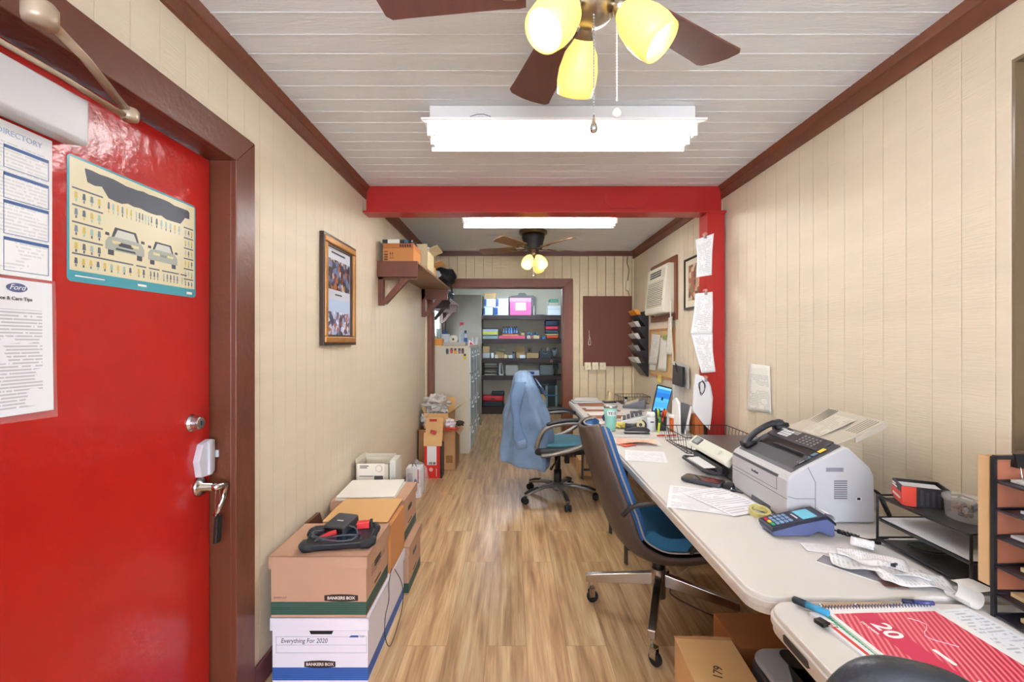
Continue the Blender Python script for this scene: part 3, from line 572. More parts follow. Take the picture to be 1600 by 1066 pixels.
# ---------------------------------------------------------------- archive boxes by the left wall
BLUE = mat('#2F57A0', .5); BLUED = mat('#4B74B8', .5); GRN = mat('#2F5145', .55); GRND = mat('#48695C', .55); BOXW = mat('#E2DCE4', .55); LOGO = mat('#3A2A26', .5)
def bankers(label, x0, x1, y0, y1, z0, z1, body, s1, s2, side_hole=True, front_hole=False, lettering=True):
    t = thing('archive_box', label, 'storage box', ((x0+x1)/2, (y0+y1)/2, z0)); i = .008; lz = z1-.052
    bx = MB().box(x0+i, x1-i, y0+i, y1-i, z0, z1-.006, 0)
    bz0, bz1 = z0+.010, z0+.062; n = 6; h = (bz1-bz0)/n
    e = .0006
    for k in range(n): bx.box(x0+i-e, x1-i+e, y0+i-e, y1-i+e, bz0+h*k, bz0+h*(k+.78), 1); bx.box(x0+i-e/2, x1-i+e/2, y0+i-e/2, y1-i+e/2, bz0+h*(k+.78), bz0+h*(k+1), 2)
    bd = bx.build('box_body', [body, s1, s2], t)
    b = MB().box(x0, x1, y0, y0+.004, lz, z1).box(x0, x1, y1-.004, y1, lz, z1).box(x0, x0+.004, y0, y1, lz, z1).box(x1-.004, x1, y0, y1, lz, z1).box(x0, x1, y0, y1, z1-.004, z1)
    b.build('lid', body, t, bevel=.0015)
    ym = (y0+y1)/2
    if side_hole:
        MB().prism(rrect(ym-.045, ym+.045, z1-.10, z1-.075, .006, 3), 'x', x1-i-.004, x1-i+.0008).build('handle_hole_shade', BLACK, t)  # thin black slab paints the shade inside the side handle hole
        MB().prism(rrect(ym-.045, ym+.045, z0+.075, z0+.085, .004, 3), 'x', x1-i-.004, x1-i+.0008).build('printed_line', mat('#5A4038', .6), t)
    if front_hole:
        xm = (x0+x1)/2
        MB().prism([(xm-.045, lz-.001), (xm+.055, lz-.001), (xm+.047, lz-.018), (xm-.037, lz-.018)], 'y', y0+i-.001, y0+i+.004).build('handle_hole_shade', BLACK, t)  # black slab again paints the hole's dark inside, on the front
    return t
ym0, yd = 1.795, .61
t = bankers('white archive box with blue stripes marked Everything For 2020, under the nearest brown box', -.972, -.572, 1.795, 2.405, 0, .266, BOXW, BLUE, BLUED, False, True)
yf = 1.795+.008
b = MB()
def fr2(b, x0, x1, z0, z1, y, e=.0008): b.box(x0, x1, y-.0006, y, z0, z0+e).box(x0, x1, y-.0006, y, z1-e, z1).box(x0, x0+e, y-.0006, y, z0, z1).box(x1-e, x1, y-.0006, y, z0, z1)
fr2(b, -.949, -.586, .120, .186, yf); b.box(-.949, -.586, yf-.0006, yf, .152, .1528); b.build('label_panel', mat('#6D7B8E', .5), t)
text('Everything For 2020', .026, (-.93, yf-.0008, .169), (1, 0, 0), (0, 0, 1), mat('#2E3A4A', .6), t, 'handwriting', 'LEFT', shear=.15, sx=.88)
b = MB().prism([(-.655, .183), (-.648, .191), (-.618, .191), (-.618, .183)], 'y', yf-.0008, yf); b.build('arrow_print', BLUE, t)
text('TOP', .010, (-.604, yf-.0008, .187), (1, 0, 0), (0, 0, 1), BLUE, t)
def badge(t, xc, zc, yf, w=.125, h=.030, s='BANKERS BOX'):
    p = [(xc-w/2, zc-h*.35), (xc-w/4, zc-h*.47), (xc, zc-h/2), (xc+w/4, zc-h*.47), (xc+w/2, zc-h*.35), (xc+w/2, zc+h*.35), (xc+w/4, zc+h*.47), (xc, zc+h/2), (xc-w/4, zc+h*.47), (xc-w/2, zc+h*.35)]
    MB().prism(p, 'y', yf-.0012, yf).build('badge', LOGO, t, bevel=.0003)
    text(s, .0165, (xc, yf-.0015, zc), (1, 0, 0), (0, 0, 1), mat('#E6D9D2', .5), t, bold=.0004, sx=1.02)
badge(t, -.773, .075, yf)
MB().ob((-.80, yf+.2, .2665), (.06, .02, .001)).build('lid_slot', CARDP, t)
t = bankers('brown archive box with green stripes under the diagnostic tablet', -.975, -.577, 1.790, 2.115, .267, .515, CARDP, GRN, GRND)
badge(t, -.685, .345, 1.797, .135, .030)
text('ENERPULP', .010, (-.93, 1.7968, .346), (1, 0, 0), (0, 0, 1), mat('#8A4A40', .6), t, sx=1.1)
b = MB()
for k in range(7): b.box(-.5845, -.5838, 1.86, 2.06 if k % 3 else 2.0, .40+.012*k, .402+.012*k) if k < 4 else None
b.build('printed_lines', mat('#6B4A3E', .6), t)
t = bankers('low brown archive box with green stripes standing on the floor behind the white one', -.965, -.553, 2.42, 2.745, 0, .262, CARDP, GRN, GRND)
t = bankers('brown archive box with a slanted cut label, carrying the stack of white panels', -.985, -.583, 2.425, 2.760, .263, .508, CARDP, GRN, GRND)
t = carton('cardboard_box', 'orange-brown carton with a loose top flap between the two brown archive boxes', 'box', -.905, -.578, 2.135, 2.405, .267, .495, mat('#C98A52', .7), tape=False)
MB().sheet((-.895, 2.118, .522), (-.588, 2.118, .519), (-.592, 2.44, .5165), (-.90, 2.44, .5165), 8, 6, 0, lambda u, v: .006*math.sin(PI*v)*(1-u*.4)).build('top_flap', mat('#D3A56C', .7), t, solid=.003)
MB().box(-.83, -.70, 2.133, 2.136, .47, .478).build('slot', BLACK, t)
t = thing('foam_panel', 'upper white panel of the pair lying on the far archive box', 'panel', (-.80, 2.57, .520))
MB(Matrix.Translation((-.80, 2.59, .521)) @ Matrix.Rotation(R(3), 4, 'Z')).prism(rrect(-.165, .15, -.145, .15, .006, 2), 'z', 0, .007).build('board', mat('#E9E4D8', .5), t, bevel=.001)
t = thing('foam_panel', 'lower white panel of the pair lying on the far archive box', 'panel', (-.80, 2.57, .509))
MB(Matrix.Translation((-.80, 2.585, .5088)) @ Matrix.Rotation(R(1), 4, 'Z')).prism(rrect(-.165, .155, -.15, .155, .006, 2), 'z', 0, .0075).build('board', mat('#DDD6C8', .5), t, bevel=.001)
carton('cardboard_box', 'plain brown carton on the floor beneath the open white product box', 'box', -1.0, -.72, 2.80, 3.10, 0, .395, CARD)
t = carton('product_box', 'open white product box with a round emblem leaning over the far archive box', 'box', -.985, -.775, 2.82, 3.02, .396, .60, mat('#CFC6B0', .6), flaps=[('b', 92, .02), ('l', 80, .03)])
MB().box(-.972, -.800, 2.812, 2.818, .40, .605).build('front_card', papermat('#E4DCCB', '#4A463E', 12, 9, 2, .5, .08, .62, .5), t, bevel=.001)
MB().prism([(-.835+.022*math.cos(2*PI*i/24), .575+.022*math.sin(2*PI*i/24)) for i in range(24)], 'y', 2.8105, 2.812).prism([(-.835+.019*math.cos(2*PI*i/24), .575+.019*math.sin(2*PI*i/24)) for i in range(24)], 'y', 2.8100, 2.8105, 1).box(-.955, -.90, 2.8112, 2.812, .588, .594, 2).box(-.955, -.91, 2.8112, 2.812, .577, .583, 2).box(-.96, -.87, 2.8112, 2.812, .525, .530, 2).box(-.865, -.81, 2.8112, 2.812, .500, .530, 2).build('printed_card', [mat('#A39C8C', .6), mat('#E4DCCB', .6), mat('#56524A', .6)], t)
carton('product_box', 'narrow white box with grey ribbon print right of the open product box', 'box', -.785+.012, -.735, 2.83, 2.97, .396, .62, mat('#C9C7BC', .5), tape=False)
# scan tool on the nearest brown box
ZT = .5155
X = Matrix.Translation((-.735, 1.93, ZT)) @ Matrix.Rotation(R(9), 4, 'Z')
t = thing('diagnostic_tablet', 'rugged black diagnostic tablet with ribbed corners lying on the brown archive box', 'tablet', (-.735, 1.93, ZT))
MB(X).prism(rrect(-.135, .135, -.095, .095, .02, 4), 'z', .002, .030).build('tablet_body', mat('#1B1E24', .45), t, bevel=.006)
MB(X).box(-.095, .095, -.068, .068, .030, .0312).build('screen', mat('#1A2A3E', .08), t)
for sx, sy in ((-1, -1), (1, -1), (-1, 1), (1, 1)):
    q = MB(X); q.tube([(sx*.095, sy*.095, .018), (sx*.125, sy*.09, .018), (sx*.137, sy*.068, .018), (sx*.137, sy*.04, .018)], [.015, .018, .018, .015], 12)
    q.build('corner_bumper', mat('#22252C', .6), t, smooth=True)
q = MB(X)
for k in range(9): q.tube([(.136, -.05+.0125*k, .005), (.146, -.05+.0125*k, .012), (.146, -.05+.0125*k, .026), (.136, -.05+.0125*k, .034)], .003, 6)
for k in range(5): q.ob((-.10+.002*k, .0+.018*k-.02, .034), (.05, .007, .005))
q.build('grip_ribs', mat('#23262C', .6), t)
t = thing('vehicle_interface', 'black scanner module with a red plug resting on the tablet', 'scan module', (-.76, 1.97, ZT+.032))
X2 = Matrix.Translation((-.755, 1.975, ZT+.052)) @ Matrix.Rotation(R(-14), 4, 'Z') @ Matrix.Rotation(R(8), 4, 'X')
MB(X2).prism(rrect(-.052, .052, -.055, .065, .012, 3), 'z', -.018, .018).build('module_body', mat('#3A3C40', .5), t, bevel=.006)
MB(X2).prism(rrect(-.045, .045, -.014, .014, .006, 3), 'y', -.0575, -.053).build('port', BLACK, t)
MB(X2).tube([(.02, -.058, 0), (-.005, -.075, -.004), (-.035, -.095, -.012), (-.05, -.105, -.018)], [.013, .014, .010, .005], 10, flat=.8).build('red_plug', mat('#D6303A', .4), t, smooth=True)
MB(X2).ob((.0, .0, .0186), (.03, .008, .0006)).build('name_strip', mat('#C9C4C8', .5), t)
t = thing('obd_adapter', 'small red adapter plug with a black cap on the right side of the tablet', 'adapter', (-.655, 1.985, ZT+.031))
X3 = Matrix.Translation((-.655, 1.99, ZT+.045)) @ Matrix.Rotation(R(12), 4, 'Z')
MB(X3).prism(rrect(-.032, .022, -.016, .016, .005, 3), 'z', -.013, .015).build('adapter_body', mat('#E03A3C', .4), t, bevel=.003)
MB(X3).prism(rrect(.022, .034, -.019, .019, .004, 3), 'z', -.013, .018).build('cap', BLACK, t, bevel=.002)
pts = []
for i in range(60):
    a = i/59*2*PI*1.7+2.6; rr = .075+.02*math.sin(i*.21); pts.append((-.725+rr*1.25*math.cos(a), 1.895+rr*.75*math.sin(a), ZT+.048+.010*math.sin(i*.3)))
MB().tube(pts, .0030, 8).build('cable', mat('#4C4E54', .4), label='thin black lead looped over the diagnostic tablet', cat='cable', smooth=True)
pts = [(-.57, 2.12, .30), (-.566, 2.06, .262), (-.55, 2.0, .22), (-.562, 1.985, .15), (-.555, 1.96, .08), (-.54, 2.0, .02), (-.525, 2.14, .1), (-.54, 2.2, .18), (-.568, 2.17, .27)]
def smooth_pts(p, n=6, closed=False):
    p = [Vector(q) for q in p]; out = []; N_ = len(p)
    for i in range(N_ if closed else N_-1):
        a, b_, c, d = (p[(i-1) % N_] if closed else p[max(i-1, 0)]), p[i], p[(i+1) % N_], (p[(i+2) % N_] if closed else p[min(i+2, N_-1)])
        for k in range(n): u = k/n; out.append(.5*((2*b_)+(c-a)*u+(2*a-5*b_+4*c-d)*u*u+(3*b_-a-3*c+d)*u**3))
    if not closed: out.append(p[-1])
    return out
MB().tube(smooth_pts(pts), .0018, 6).build('cable', mat('#22242A', .5), label='black cord dangling down the side of the white archive box', cat='cable', smooth=True)
# white bagged box on the floor, little black charger
t = thing('product_box', 'white box in a clear bag standing alone on the floor by the left wall', 'box', (-.86, 3.98, 0))
MB().box(-.93, -.80, 3.92, 4.05, .001, .262).build('box_body', mat('#E6E4E6', .5), t, bevel=.004)
MB().box(-.915, -.87, 3.9185, 3.92, .02, .22).build('grey_panel', mat('#B9B6C0', .5), t)
MB().box(-.828, -.815, 3.9185, 3.92, .13, .25).build('red_print', mat('#C2424A', .5), t)
MB().prism([(-.845+.012*math.cos(2*PI*i/20), .15+.018*math.sin(2*PI*i/20)) for i in range(20)], 'y', 3.9182, 3.92).build('blue_print', mat('#3560A8', .5), t)
lump(MB(), (-.84, 3.985, .150), (.088, .10, .149), 5, .22, 24).build('clear_bag', mat('#FFFFFF', .1, alpha=.22), t, smooth=True)
MB().tube([(-.885, 3.98, .262), (-.885, 3.98, .285), (-.86, 3.98, .29), (-.85, 3.98, .262)], .004, 6).build('carry_handle', BLACK, t)
MB().box(-.93, -.885, 3.84, 3.875, .001, .10).build('power_adapter', BLACK, label='small black power adapter in front of the bagged white box', cat='adapter', bevel=.004)
# red box with raised tan lids and the brown cartons behind
t = thing('red_box', 'tall red shoe-type box with a white shipping label and raised tan flaps', 'box', (-.79, 4.55, 0))
MB().box(-.877, -.722, 4.48, 4.62, .001, .34).build('box_body', mat('#D0281F', .45), t, bevel=.002)
MB().box(-.721, -.700, 4.482, 4.62, .001, .34).build('side_panel', mat('#3A2A2C', .45), t)
MB().box(-.85, -.755, 4.4785, 4.48, .135, .325).build('shipping_label', papermat('#E6E2E0', '#3F4048', 14, 10, 6, .6, .08, .05, .6), t)
MB().box(-.845, -.76, 4.4778, 4.4785, .14, .165).build('barcode', picmat(['#26262B', '#E0DEDC', '#26262B', '#D0CECC'], 60, 3, stretch=(6, 1, .1)), t)
MB().prism([(-.81+.02*math.cos(2*PI*i/20), .09+.02*math.sin(2*PI*i/20)) for i in range(20)], 'y', 4.4787, 4.48).box(-.862, -.857, 4.4787, 4.48, .02, .11).box(-.76, -.752, 4.4787, 4.48, .02, .10).build('white_print', mat('#E7B3AC', .5), t)
MB().prism([(4.475, .325), (4.479, .325), (4.500, .455), (4.496, .455)], 'x', -.885, -.702).build('flap', CARDL, t)
MB().prism([(4.60, .36), (4.604, .36), (4.63, .585), (4.626, .585)], 'x', -.888, -.712).build('flap', CARDL, t)
MB().box(-.845, -.77, 4.594, 4.598, .55, .575).ob((-.79, 4.50, .46), (.06, .04, .03), (0, .3, .2)).build('red_print', mat('#B8302A', .5), t)
t = carton('cardboard_box', 'large worn brown carton on the floor behind the red box, flaps spread', 'box', -.995, -.60, 4.76, 5.14, .001, .43, CARD, flaps=[('f', 10, .11), ('l', 60, .01), ('r', -55, .07)])
MB().box(-.70, -.63, 4.7582, 4.7595, .08, .16).build('printed_mark', mat('#8B6238', .7), t)
MB().box(-.60, -.5985, 4.80, 5.05, .02, .40).build('torn_panel', mat('#8E6A48', .7), t)
t = carton('cardboard_box', 'tilted tan carton stuffed with bubble wrap on top of the large worn carton', 'box', -.93, -.66, 4.80, 5.08, .432, .60, CARDL, flaps=[('r', 35, .16), ('b', 75, .14), ('l', 70, .08)], rz=R(-8))
def crumple(b, c, sz, seed, n=22, m=0):
    c = Vector(c)
    def f(u, v):
        a = 2*PI*u; e = PI*(v-.5)*.98; d = Vector((math.cos(e)*math.cos(a), math.cos(e)*math.sin(a), math.sin(e)))
        k = 1+.55*noise.noise(d*2.2+Vector((seed, 0, 0)))+.35*noise.noise(d*5.5+Vector((0, seed, 0)))
        return c+Vector((d.x*sz[0]*k, d.y*sz[1]*k, max(-sz[2], d.z*sz[2]*k)))
    return b.grid(f, n, n, m)
crumple(MB(), (-.84, 4.93, .68), (.14, .12, .10), 3).build('bubble_wrap', mat('#DEDBD3', .12, alpha=.75, bump=.8, bs=120), label='clear bubble wrap heaped out of the tilted tan carton', cat='packing')
crumple(MB(), (-.93, 4.87, .53), (.05, .06, .09), 8).build('bubble_wrap', mat('#DAD7D2', .15, alpha=.85, bump=.8, bs=120), label='white bubble wrap roll against the left wall beside the tan carton', cat='packing')
crumple(MB(), (-.66, 4.78, .492), (.055, .05, .05), 13).build('plastic_bag', mat('#DCD3D6', .25), label='crumpled white and red plastic bag in front of the tilted tan carton', cat='bag')
crumple(MB(), (-.655, 4.68, .456), (.085, .04, .015), 17).build('plastic_wrapper', mat('#C4452F', .4), label='flattened orange-red wrapper on the flap of the large worn carton', cat='wrapper')
crumple(MB(), (-.57+.0, 4.86, .485), (.045, .045, .028), 19).build('glove', mat('#3F3733', .6), label='dark crumpled glove on the edge of the large worn carton', cat='glove')
# ---------------------------------------------------------------- folding tables
TZ = .74
def folding_table(label, x0, x1, y0, y1, z=TZ, rz=0, handle=False, legs=True, ly=(.20, .20), lx=(.10, .10)):
    cx, cy = (x0+x1)/2, (y0+y1)/2; t = thing('folding_table', label, 'table', (cx, cy, 0), rz)
    X = WM[t] @ Matrix.Translation((-cx, -cy, 0))
    MB(X).prism(rrect(x0+.006, x1-.006, y0+.006, y1-.006, .06, 8), 'z', z-.018, z).build('tabletop', PLAST, t, bevel=.004)
    MB(X).prism(rrect(x0, x1, y0, y1, .064, 8), 'z', z-.030, z-.012).prism(rrect(x0+.004, x1-.004, y0+.004, y1-.004, .062, 8), 'z', z-.048, z-.030).build('rim', mat('#D3CBC2', .45), t, bevel=.003)
    if handle:
        MB(X).prism(rrect(y1-.19, y1-.10, z-.036, z-.018, .007, 4), 'x', x0-.0015, x0+.006).build('carry_handle', DARK, t, bevel=.001)
    if legs:
        for k, yy in enumerate((y0+ly[0], y1-ly[1])):
            li = lx[k]
            MB(X).tube([(x0+li, yy, z-.05), (x0+li, yy, .012), (x0+li+.01, yy, .012)], .0125, 10).tube([(x1-.10, yy, z-.05), (x1-.10, yy, .012), (x1-.11, yy, .012)], .0125, 10).cyl((x0+li, yy, .10), (x1-.10, yy, .10), .011, n=10).cyl((x0+.08, yy, z-.055), (x1-.08, yy, z-.055), .012, n=10).build('leg_frame', mat('#4A4744', .35, .4), t, smooth=True)
            s_ = 1 if k == 0 else -1
            MB(X).tube([(cx, yy, z-.06), (cx, yy, .40), (cx, yy+s_*.02, .38)], .009, 8).tube([(cx, yy, .40), (cx, yy+s_*.32, z-.05)], .009, 8).build('brace', mat('#4A4744', .35, .4), t, smooth=True)
    return t
folding_table('long off-white folding table carrying the laser fax machine', .600, 1.362, 1.107, 2.952, ly=(.22, .20), lx=(.42, .10))
folding_table('off-white folding desk against the far wall carrying the tumbler and tablet', .600, 1.40, 2.985, 4.80, ly=(.2, .36))
folding_table('off-white folding table at the lower right corner under the red calendar', .598, 1.36, .10, 1.095, TZ-.001, R(-1.5), True, True)
# ---------------------------------------------------------------- blue task chair
BS = mat('#4A3C34', .5, var=.12, vs=12, bump=.1, bs=80); BF = mat('#2F5F96', .85, bump=.4, bs=400, var=.08, vs=30)
def cat(p, t):
    n = len(p)-1; i = min(int(t*n), n-1); u = t*n-i; g = lambda k: Vector(p[max(0, min(n, k))])
    a, b_, c, d = g(i-1), g(i), g(i+1), g(i+2)
    return .5*((2*b_)+(c-a)*u+(2*a-5*b_+4*c-d)*u*u+(3*b_-a-3*c+d)*u**3)
def shell_fn(prof, wid, curl, off, t0=0, t1=1, ws=1):
    def f(u, v):
        t = t0+(t1-t0)*v; p = cat(prof, t); q = cat(prof, min(1, t+.01)); p_ = cat(prof, max(0, t-.01)); d = (q-p_).normalized()
        nrm = Vector((-d.z, 0, d.x)) if False else Vector((-d.z*1.0, 0, d.x))
        w = cat([(a, 0, 0) for a in wid], t).x*ws; s = 2*u-1
        return Vector((p.x, 0, p.z)) + Vector((0, 1, 0))*w*math.sin(s*PI/2*.96)/math.sin(PI/2*.96) + nrm*(curl*(abs(s)**2.4) + off)
    return f
ccx, ccy, CR = .731, 2.234, R(1)
t = thing('task_chair', 'blue upholstered task chair with a brown shell and chrome four-star base at the folding table', 'chair', (ccx, ccy, 0), CR)
X = WM[t]
prof = [(-.375, 0, .965), (-.362, 0, .90), (-.335, 0, .80), (-.295, 0, .68), (-.25, 0, .56), (-.20, 0, .435), (-.09, 0, .365), (.03, 0, .350), (.14, 0, .36), (.235, 0, .385), (.275, 0, .385)]
wid = [.10, .17, .205, .225, .232, .232, .238, .24, .24, .235, .22]
nr = lambda off, **k: shell_fn(prof, wid, .075, off, **k)
MB(X).grid(nr(-.012), 24, 44).build('shell', BS, t, smooth=True, solid=-.012)
def padded(off_in, thick, t0, t1, ws=.93):
    fo = nr(off_in, t0=t0, t1=t1, ws=ws); fb = nr(off_in+thick, t0=t0, t1=t1, ws=ws)
    def f(u, v):
        e = min(1, (min(u, 1-u))*9)*1.0; e2 = min(1, min(v, 1-v)*10); k = (1-(1-e)**2)**.5*(1-(1-e2)**2)**.5
        return fo(u, v).lerp(fb(u, v), k)
    return f
MB(X).grid(padded(.006, .045, .015, .50, .95), 26, 40).grid(nr(.004, t0=.015, t1=.50, ws=.95), 20, 20).build('backrest_cushion', BF, t, smooth=True)
MB(X).grid(padded(.006, .085, .47, .985, .95), 26, 40).build('seat_cushion', mat('#2C6788', .85, bump=.4, bs=400, var=.08, vs=30), t, smooth=True)
pipe = [nr(.006)(u, 0) for u in [i/20 for i in range(21)]]; lft = [nr(.004)(0, v/30) for v in range(31)]; rgt = [nr(.004)(1, v/30) for v in range(31)]
MB(X).tube(lft[::-1]+pipe+rgt, .0042, 8).build('edge_trim', mat('#9A928A', .4), t, smooth=True)
for s_ in (-1, 1):
    MB(X).tube(smooth_pts([(-.24, s_*.235, .60), (-.19, s_*.27, .655), (-.05, s_*.285, .665), (.06, s_*.285, .655), (.10, s_*.28, .60), (.09, s_*.262, .50), (.06, s_*.235, .43)], 5), .014, 10, flat=.7).build('armrest', mat('#2B2928', .5), t, smooth=True)
MB(X).cyl((0, 0, .335), (0, 0, .22), .030, n=20).lathe([(.075, .31), (.08, .325), (.07, .336)], n=20).build('gas_column', BLACK, t, smooth=True)
MB(X).cyl((0, 0, .245), (0, 0, .105), .036, n=20).build('hub', mat('#B3A79C', .3, 1), t)
for k in range(4):
    # legs point at the measured casters
    ang = [R(158.8), R(247.3), R(-21.2), R(67.3)][k] - CR
    A = X @ Matrix.Rotation(ang, 4, 'Z'); L_ = .348
    MB(A).prism([(.02, .165), (.02, .225), (L_-.01, .155), (L_+.015, .148), (L_+.015, .112), (L_-.01, .115)], 'y', -.017, .017).build('base_leg', mat('#B9B0A8', .25, 1), t, bevel=.003)
    A = A @ Matrix.Translation((L_, 0, 0)) @ Matrix.Rotation((R(12) if k == 0 else R(-55)) - ang, 4, 'Z') @ Matrix.Rotation(-CR, 4, 'Z') @ Matrix.Translation((-L_, 0, 0))
    c = MB(A).cyl((L_, 0, .075), (L_, 0, .125), .007, n=12).box(L_-.003, L_+.028, -.013, -.010, .03, .078).box(L_-.003, L_+.028, .010, .013, .03, .078).box(L_-.003, L_+.028, -.013, .013, .074, .080).build('caster_fork', CHROME, t)
    MB(A).cyl((L_+.018, -.009, .030), (L_+.018, .009, .030), .030, n=24).build('caster_wheel', RUB, c, bevel=.002)
# ---------------------------------------------------------------- black office chair and the denim shirt
ox, oy = .40, 3.93
t = thing('office_chair', 'black office chair with silver looped arms and five-star base, under the denim shirt', 'chair', (ox, oy, 0), R(4))
X = WM[t]; SIL = mat('#8C8780', .35, .6); OB = mat('#1F2023', .5)
MB(X).prism(rrect(-.25, .25, -.25, .25, .10, 8), 'z', .43, .49).build('seat', OB, t, bevel=.025, seg=3)
MB(X).prism(rrect(-.19, .23, -.21, .21, .09, 8), 'z', .485, .515).build('seat_pad', mat('#3E6E7E', .7, var=.3, vs=8), t, bevel=.014, seg=3)
bp_ = [(-.29, 0, 1.07), (-.30, 0, 1.0), (-.29, 0, .85), (-.265, 0, .70), (-.245, 0, .58), (-.25, 0, .47), (-.29, 0, .34)]
bw = [.09, .16, .19, .195, .195, .18, .13]
MB(X).grid(shell_fn(bp_, bw, .015, 0), 20, 24).build('backrest', OB, t, smooth=True, solid=.06)
MB(X).box(-.24, .05, -.04, .04, .405, .43).box(-.11, .11, -.08, .08, .385, .43).ob((.06, -.11, .37), (.04, .05, .07)).build('tilt_mechanism', BLACK, t, bevel=.006)
for s_ in (-1, 1):
    MB(X).tube(smooth_pts([(-.18, s_*.265, .44), (-.08, s_*.285, .455), (.10, s_*.295, .50), (.24, s_*.30, .58), (.26, s_*.30, .66), (.18, s_*.30, .705), (.0, s_*.295, .705), (-.14, s_*.285, .67), (-.20, s_*.27, .58), (-.22, s_*.25, .5)], 5), .019, 10, flat=1.0).build('arm_loop', SIL, t, smooth=True)
    MB(X).tube(smooth_pts([(-.14, s_*.288, .694), (-.02, s_*.297, .727), (.12, s_*.302, .730), (.23, s_*.302, .69)], 5), [.014]+[.026]*14+[.014], 12, flat=.6).build('arm_pad', OB, t, smooth=True)
MB(X).cyl((0, 0, .10), (0, 0, .25), .034, n=20).cyl((0, 0, .25), (0, 0, .39), .026, n=20).build('gas_column', BLACK, t, smooth=True)
MB(X).tube([(.0, -.05, .37), (-.05, -.13, .335), (-.09, -.2, .31)], [.006, .006, .012], 8).build('lever', DARK, t, smooth=True)
MB(X).lathe([(.045, .075), (.055, .09), (.055, .125), (.042, .145)], n=24).build('hub', SIL, t, smooth=True)
for k in range(5):
    A = X @ Matrix.Rotation(R(207+72*k-4), 4, 'Z'); L_ = .315
    MB(A).tube([(.03, 0, .115), (.14, 0, .118), (.25, 0, .096), (L_+.01, 0, .072)], [.028, .026, .022, .018], 12, flat=.7).build('base_leg', SIL, t, smooth=True)
    c = MB(A).tube([(.20, 0, .118), (.27, 0, .104), (L_+.012, 0, .083)], [.016, .018, .016], 10, flat=.7).cyl((L_, 0, .04), (L_, 0, .08), .008, n=10).ob((L_+.008, 0, .045), (.03, .012, .04)).build('caster_fork', OB, t, smooth=True)
    for s_ in (-1, 1): MB(A).cyl((L_+.012, s_*.008, .027), (L_+.012, s_*.026, .027), .027, n=20).build('caster_wheel', RUB, c, bevel=.004)
# denim shirt
DEN = mat('#7890AC', .85, var=.14, vs=9, bump=.5, bs=300); DEN2 = mat('#6680A0', .85, var=.12, vs=9, bump=.4, bs=300)
t = thing('denim_shirt', 'light blue denim shirt draped over the back of the black office chair', 'shirt', (.05, 3.93, .28))
zt, zb = 1.118, .30
def prof_x(z):   # left and right outline of the cloth
    pts = [(1.118, .045, .07), (1.09, -.005, .125), (1.0, -.03, .165), (.88, -.055, .215), (.75, -.085, .265), (.64, -.10, .30), (.55, -.115, .305), (.46, -.125, .295), (.38, -.125, .285), (.29, -.11, .275)]
    for a, b_ in zip(pts, pts[1:]):
        if a[0] >= z >= b_[0]: k = (a[0]-z)/(a[0]-b_[0]); k2 = k; return a[1]+(b_[1]-a[1])*k2, a[2]+(b_[2]-a[2])*k2+.012
    return pts[-1][1:] if z < 1 else pts[0][1:]
def shirt(u, v):
    a = 2*PI*u; ca, sa = math.cos(a), math.sin(a)
    zlow = .30 + .10*max(0, -ca)**1.0 + .035*max(0, sa) + .02*math.sin(3*a)      # hem higher at the back of the chair
    z = zt-(zt-zlow)*v; l, r = prof_x(z); cx_, hw = (l+r)/2, (r-l)/2
    hy = .262*min(1, (v*7+.02))**.5*(1-.10*v)
    sx = math.copysign(abs(ca)**.8, ca); sy = math.copysign(abs(sa)**.65, sa)
    fold = .019*math.sin(a*7+z*5)*min(1, v*2.2) + .032*noise.noise(Vector((ca*2.6, sa*2.6, z*3.2)))*min(1, v*3) + .012*noise.noise(Vector((ca*9, sa*9, z*7)))
    return Vector((ox+(-.37)+cx_ + sx*(hw+fold*.8), oy + sy*(hy+fold), z))
MB().grid(shirt, 90, 60).build('shirt_body', DEN, t, smooth=True, solid=.003)
def sleeve(u, v):
    a = 2*PI*u; p = cat([(.07, 3.70, 1.04), (.045, 3.665, .94), (.03, 3.655, .82), (.04, 3.655, .70), (.055, 3.66, .60), (.075, 3.66, .53)], v)
    w = .045+.012*math.sin(v*9)-.004*v; w2 = .024
    f_ = 1+.18*noise.noise(Vector((math.cos(a)*2, math.sin(a)*2, v*6)))
    return Vector((p.x+ox-.40+w*math.cos(a)*f_, p.y+w2*math.sin(a)*f_, p.z))
MB().grid(sleeve, 24, 40).build('sleeve', DEN2, t, smooth=True, solid=.002)
MB().tube([(ox-.40+.068, 3.655, .565), (ox-.40+.085, 3.655, .50)], [.046, .043], 18, flat=.5).build('cuff', DEN, t, smooth=True)
MB().sheet((ox-.17, 3.745, 1.0), (ox-.115, 3.735, .90), (ox-.155, 3.82, .95), (ox-.205, 3.80, 1.06), 6, 6, 0, lambda u, v: .015*math.sin(u*3)).build('collar', DEN2, t, smooth=True, solid=.004)
# ---------------------------------------------------------------- laser fax machine
FW = mat('#BDBCBE', .45, bump=.05, bs=300); FD = mat('#47454A', .5)
fx0, fx1, fy0, fy1 = .955, 1.262, 1.555, 1.945
t = thing('fax_machine', 'grey and white laser fax machine with a black handset on the long folding table', 'printer', (1.1, 1.75, TZ))
side = [(fx0, TZ+.012), (fx0+.01, TZ+.004), (fx1-.004, TZ+.004), (fx1, TZ+.012), (fx1-.004, TZ+.165), (fx1-.018, TZ+.195), (fx1-.09, TZ+.262), (fx1-.105, TZ+.268), (fx0+.05, TZ+.19), (fx0+.012, TZ+.168), (fx0, TZ+.15)]
MB().prism(side, 'y', fy0, fy1).build('fax_body', FW, t, bevel=.008, seg=3)
def fs(x): return TZ+.19+(x-(fx0+.05))*(.268-.19)/((fx1-.105)-(fx0+.05))      # height of the sloping top
xa, xb = fx0+.022, fx1-.11
def top(x, off): return (x, fs(x)+off)
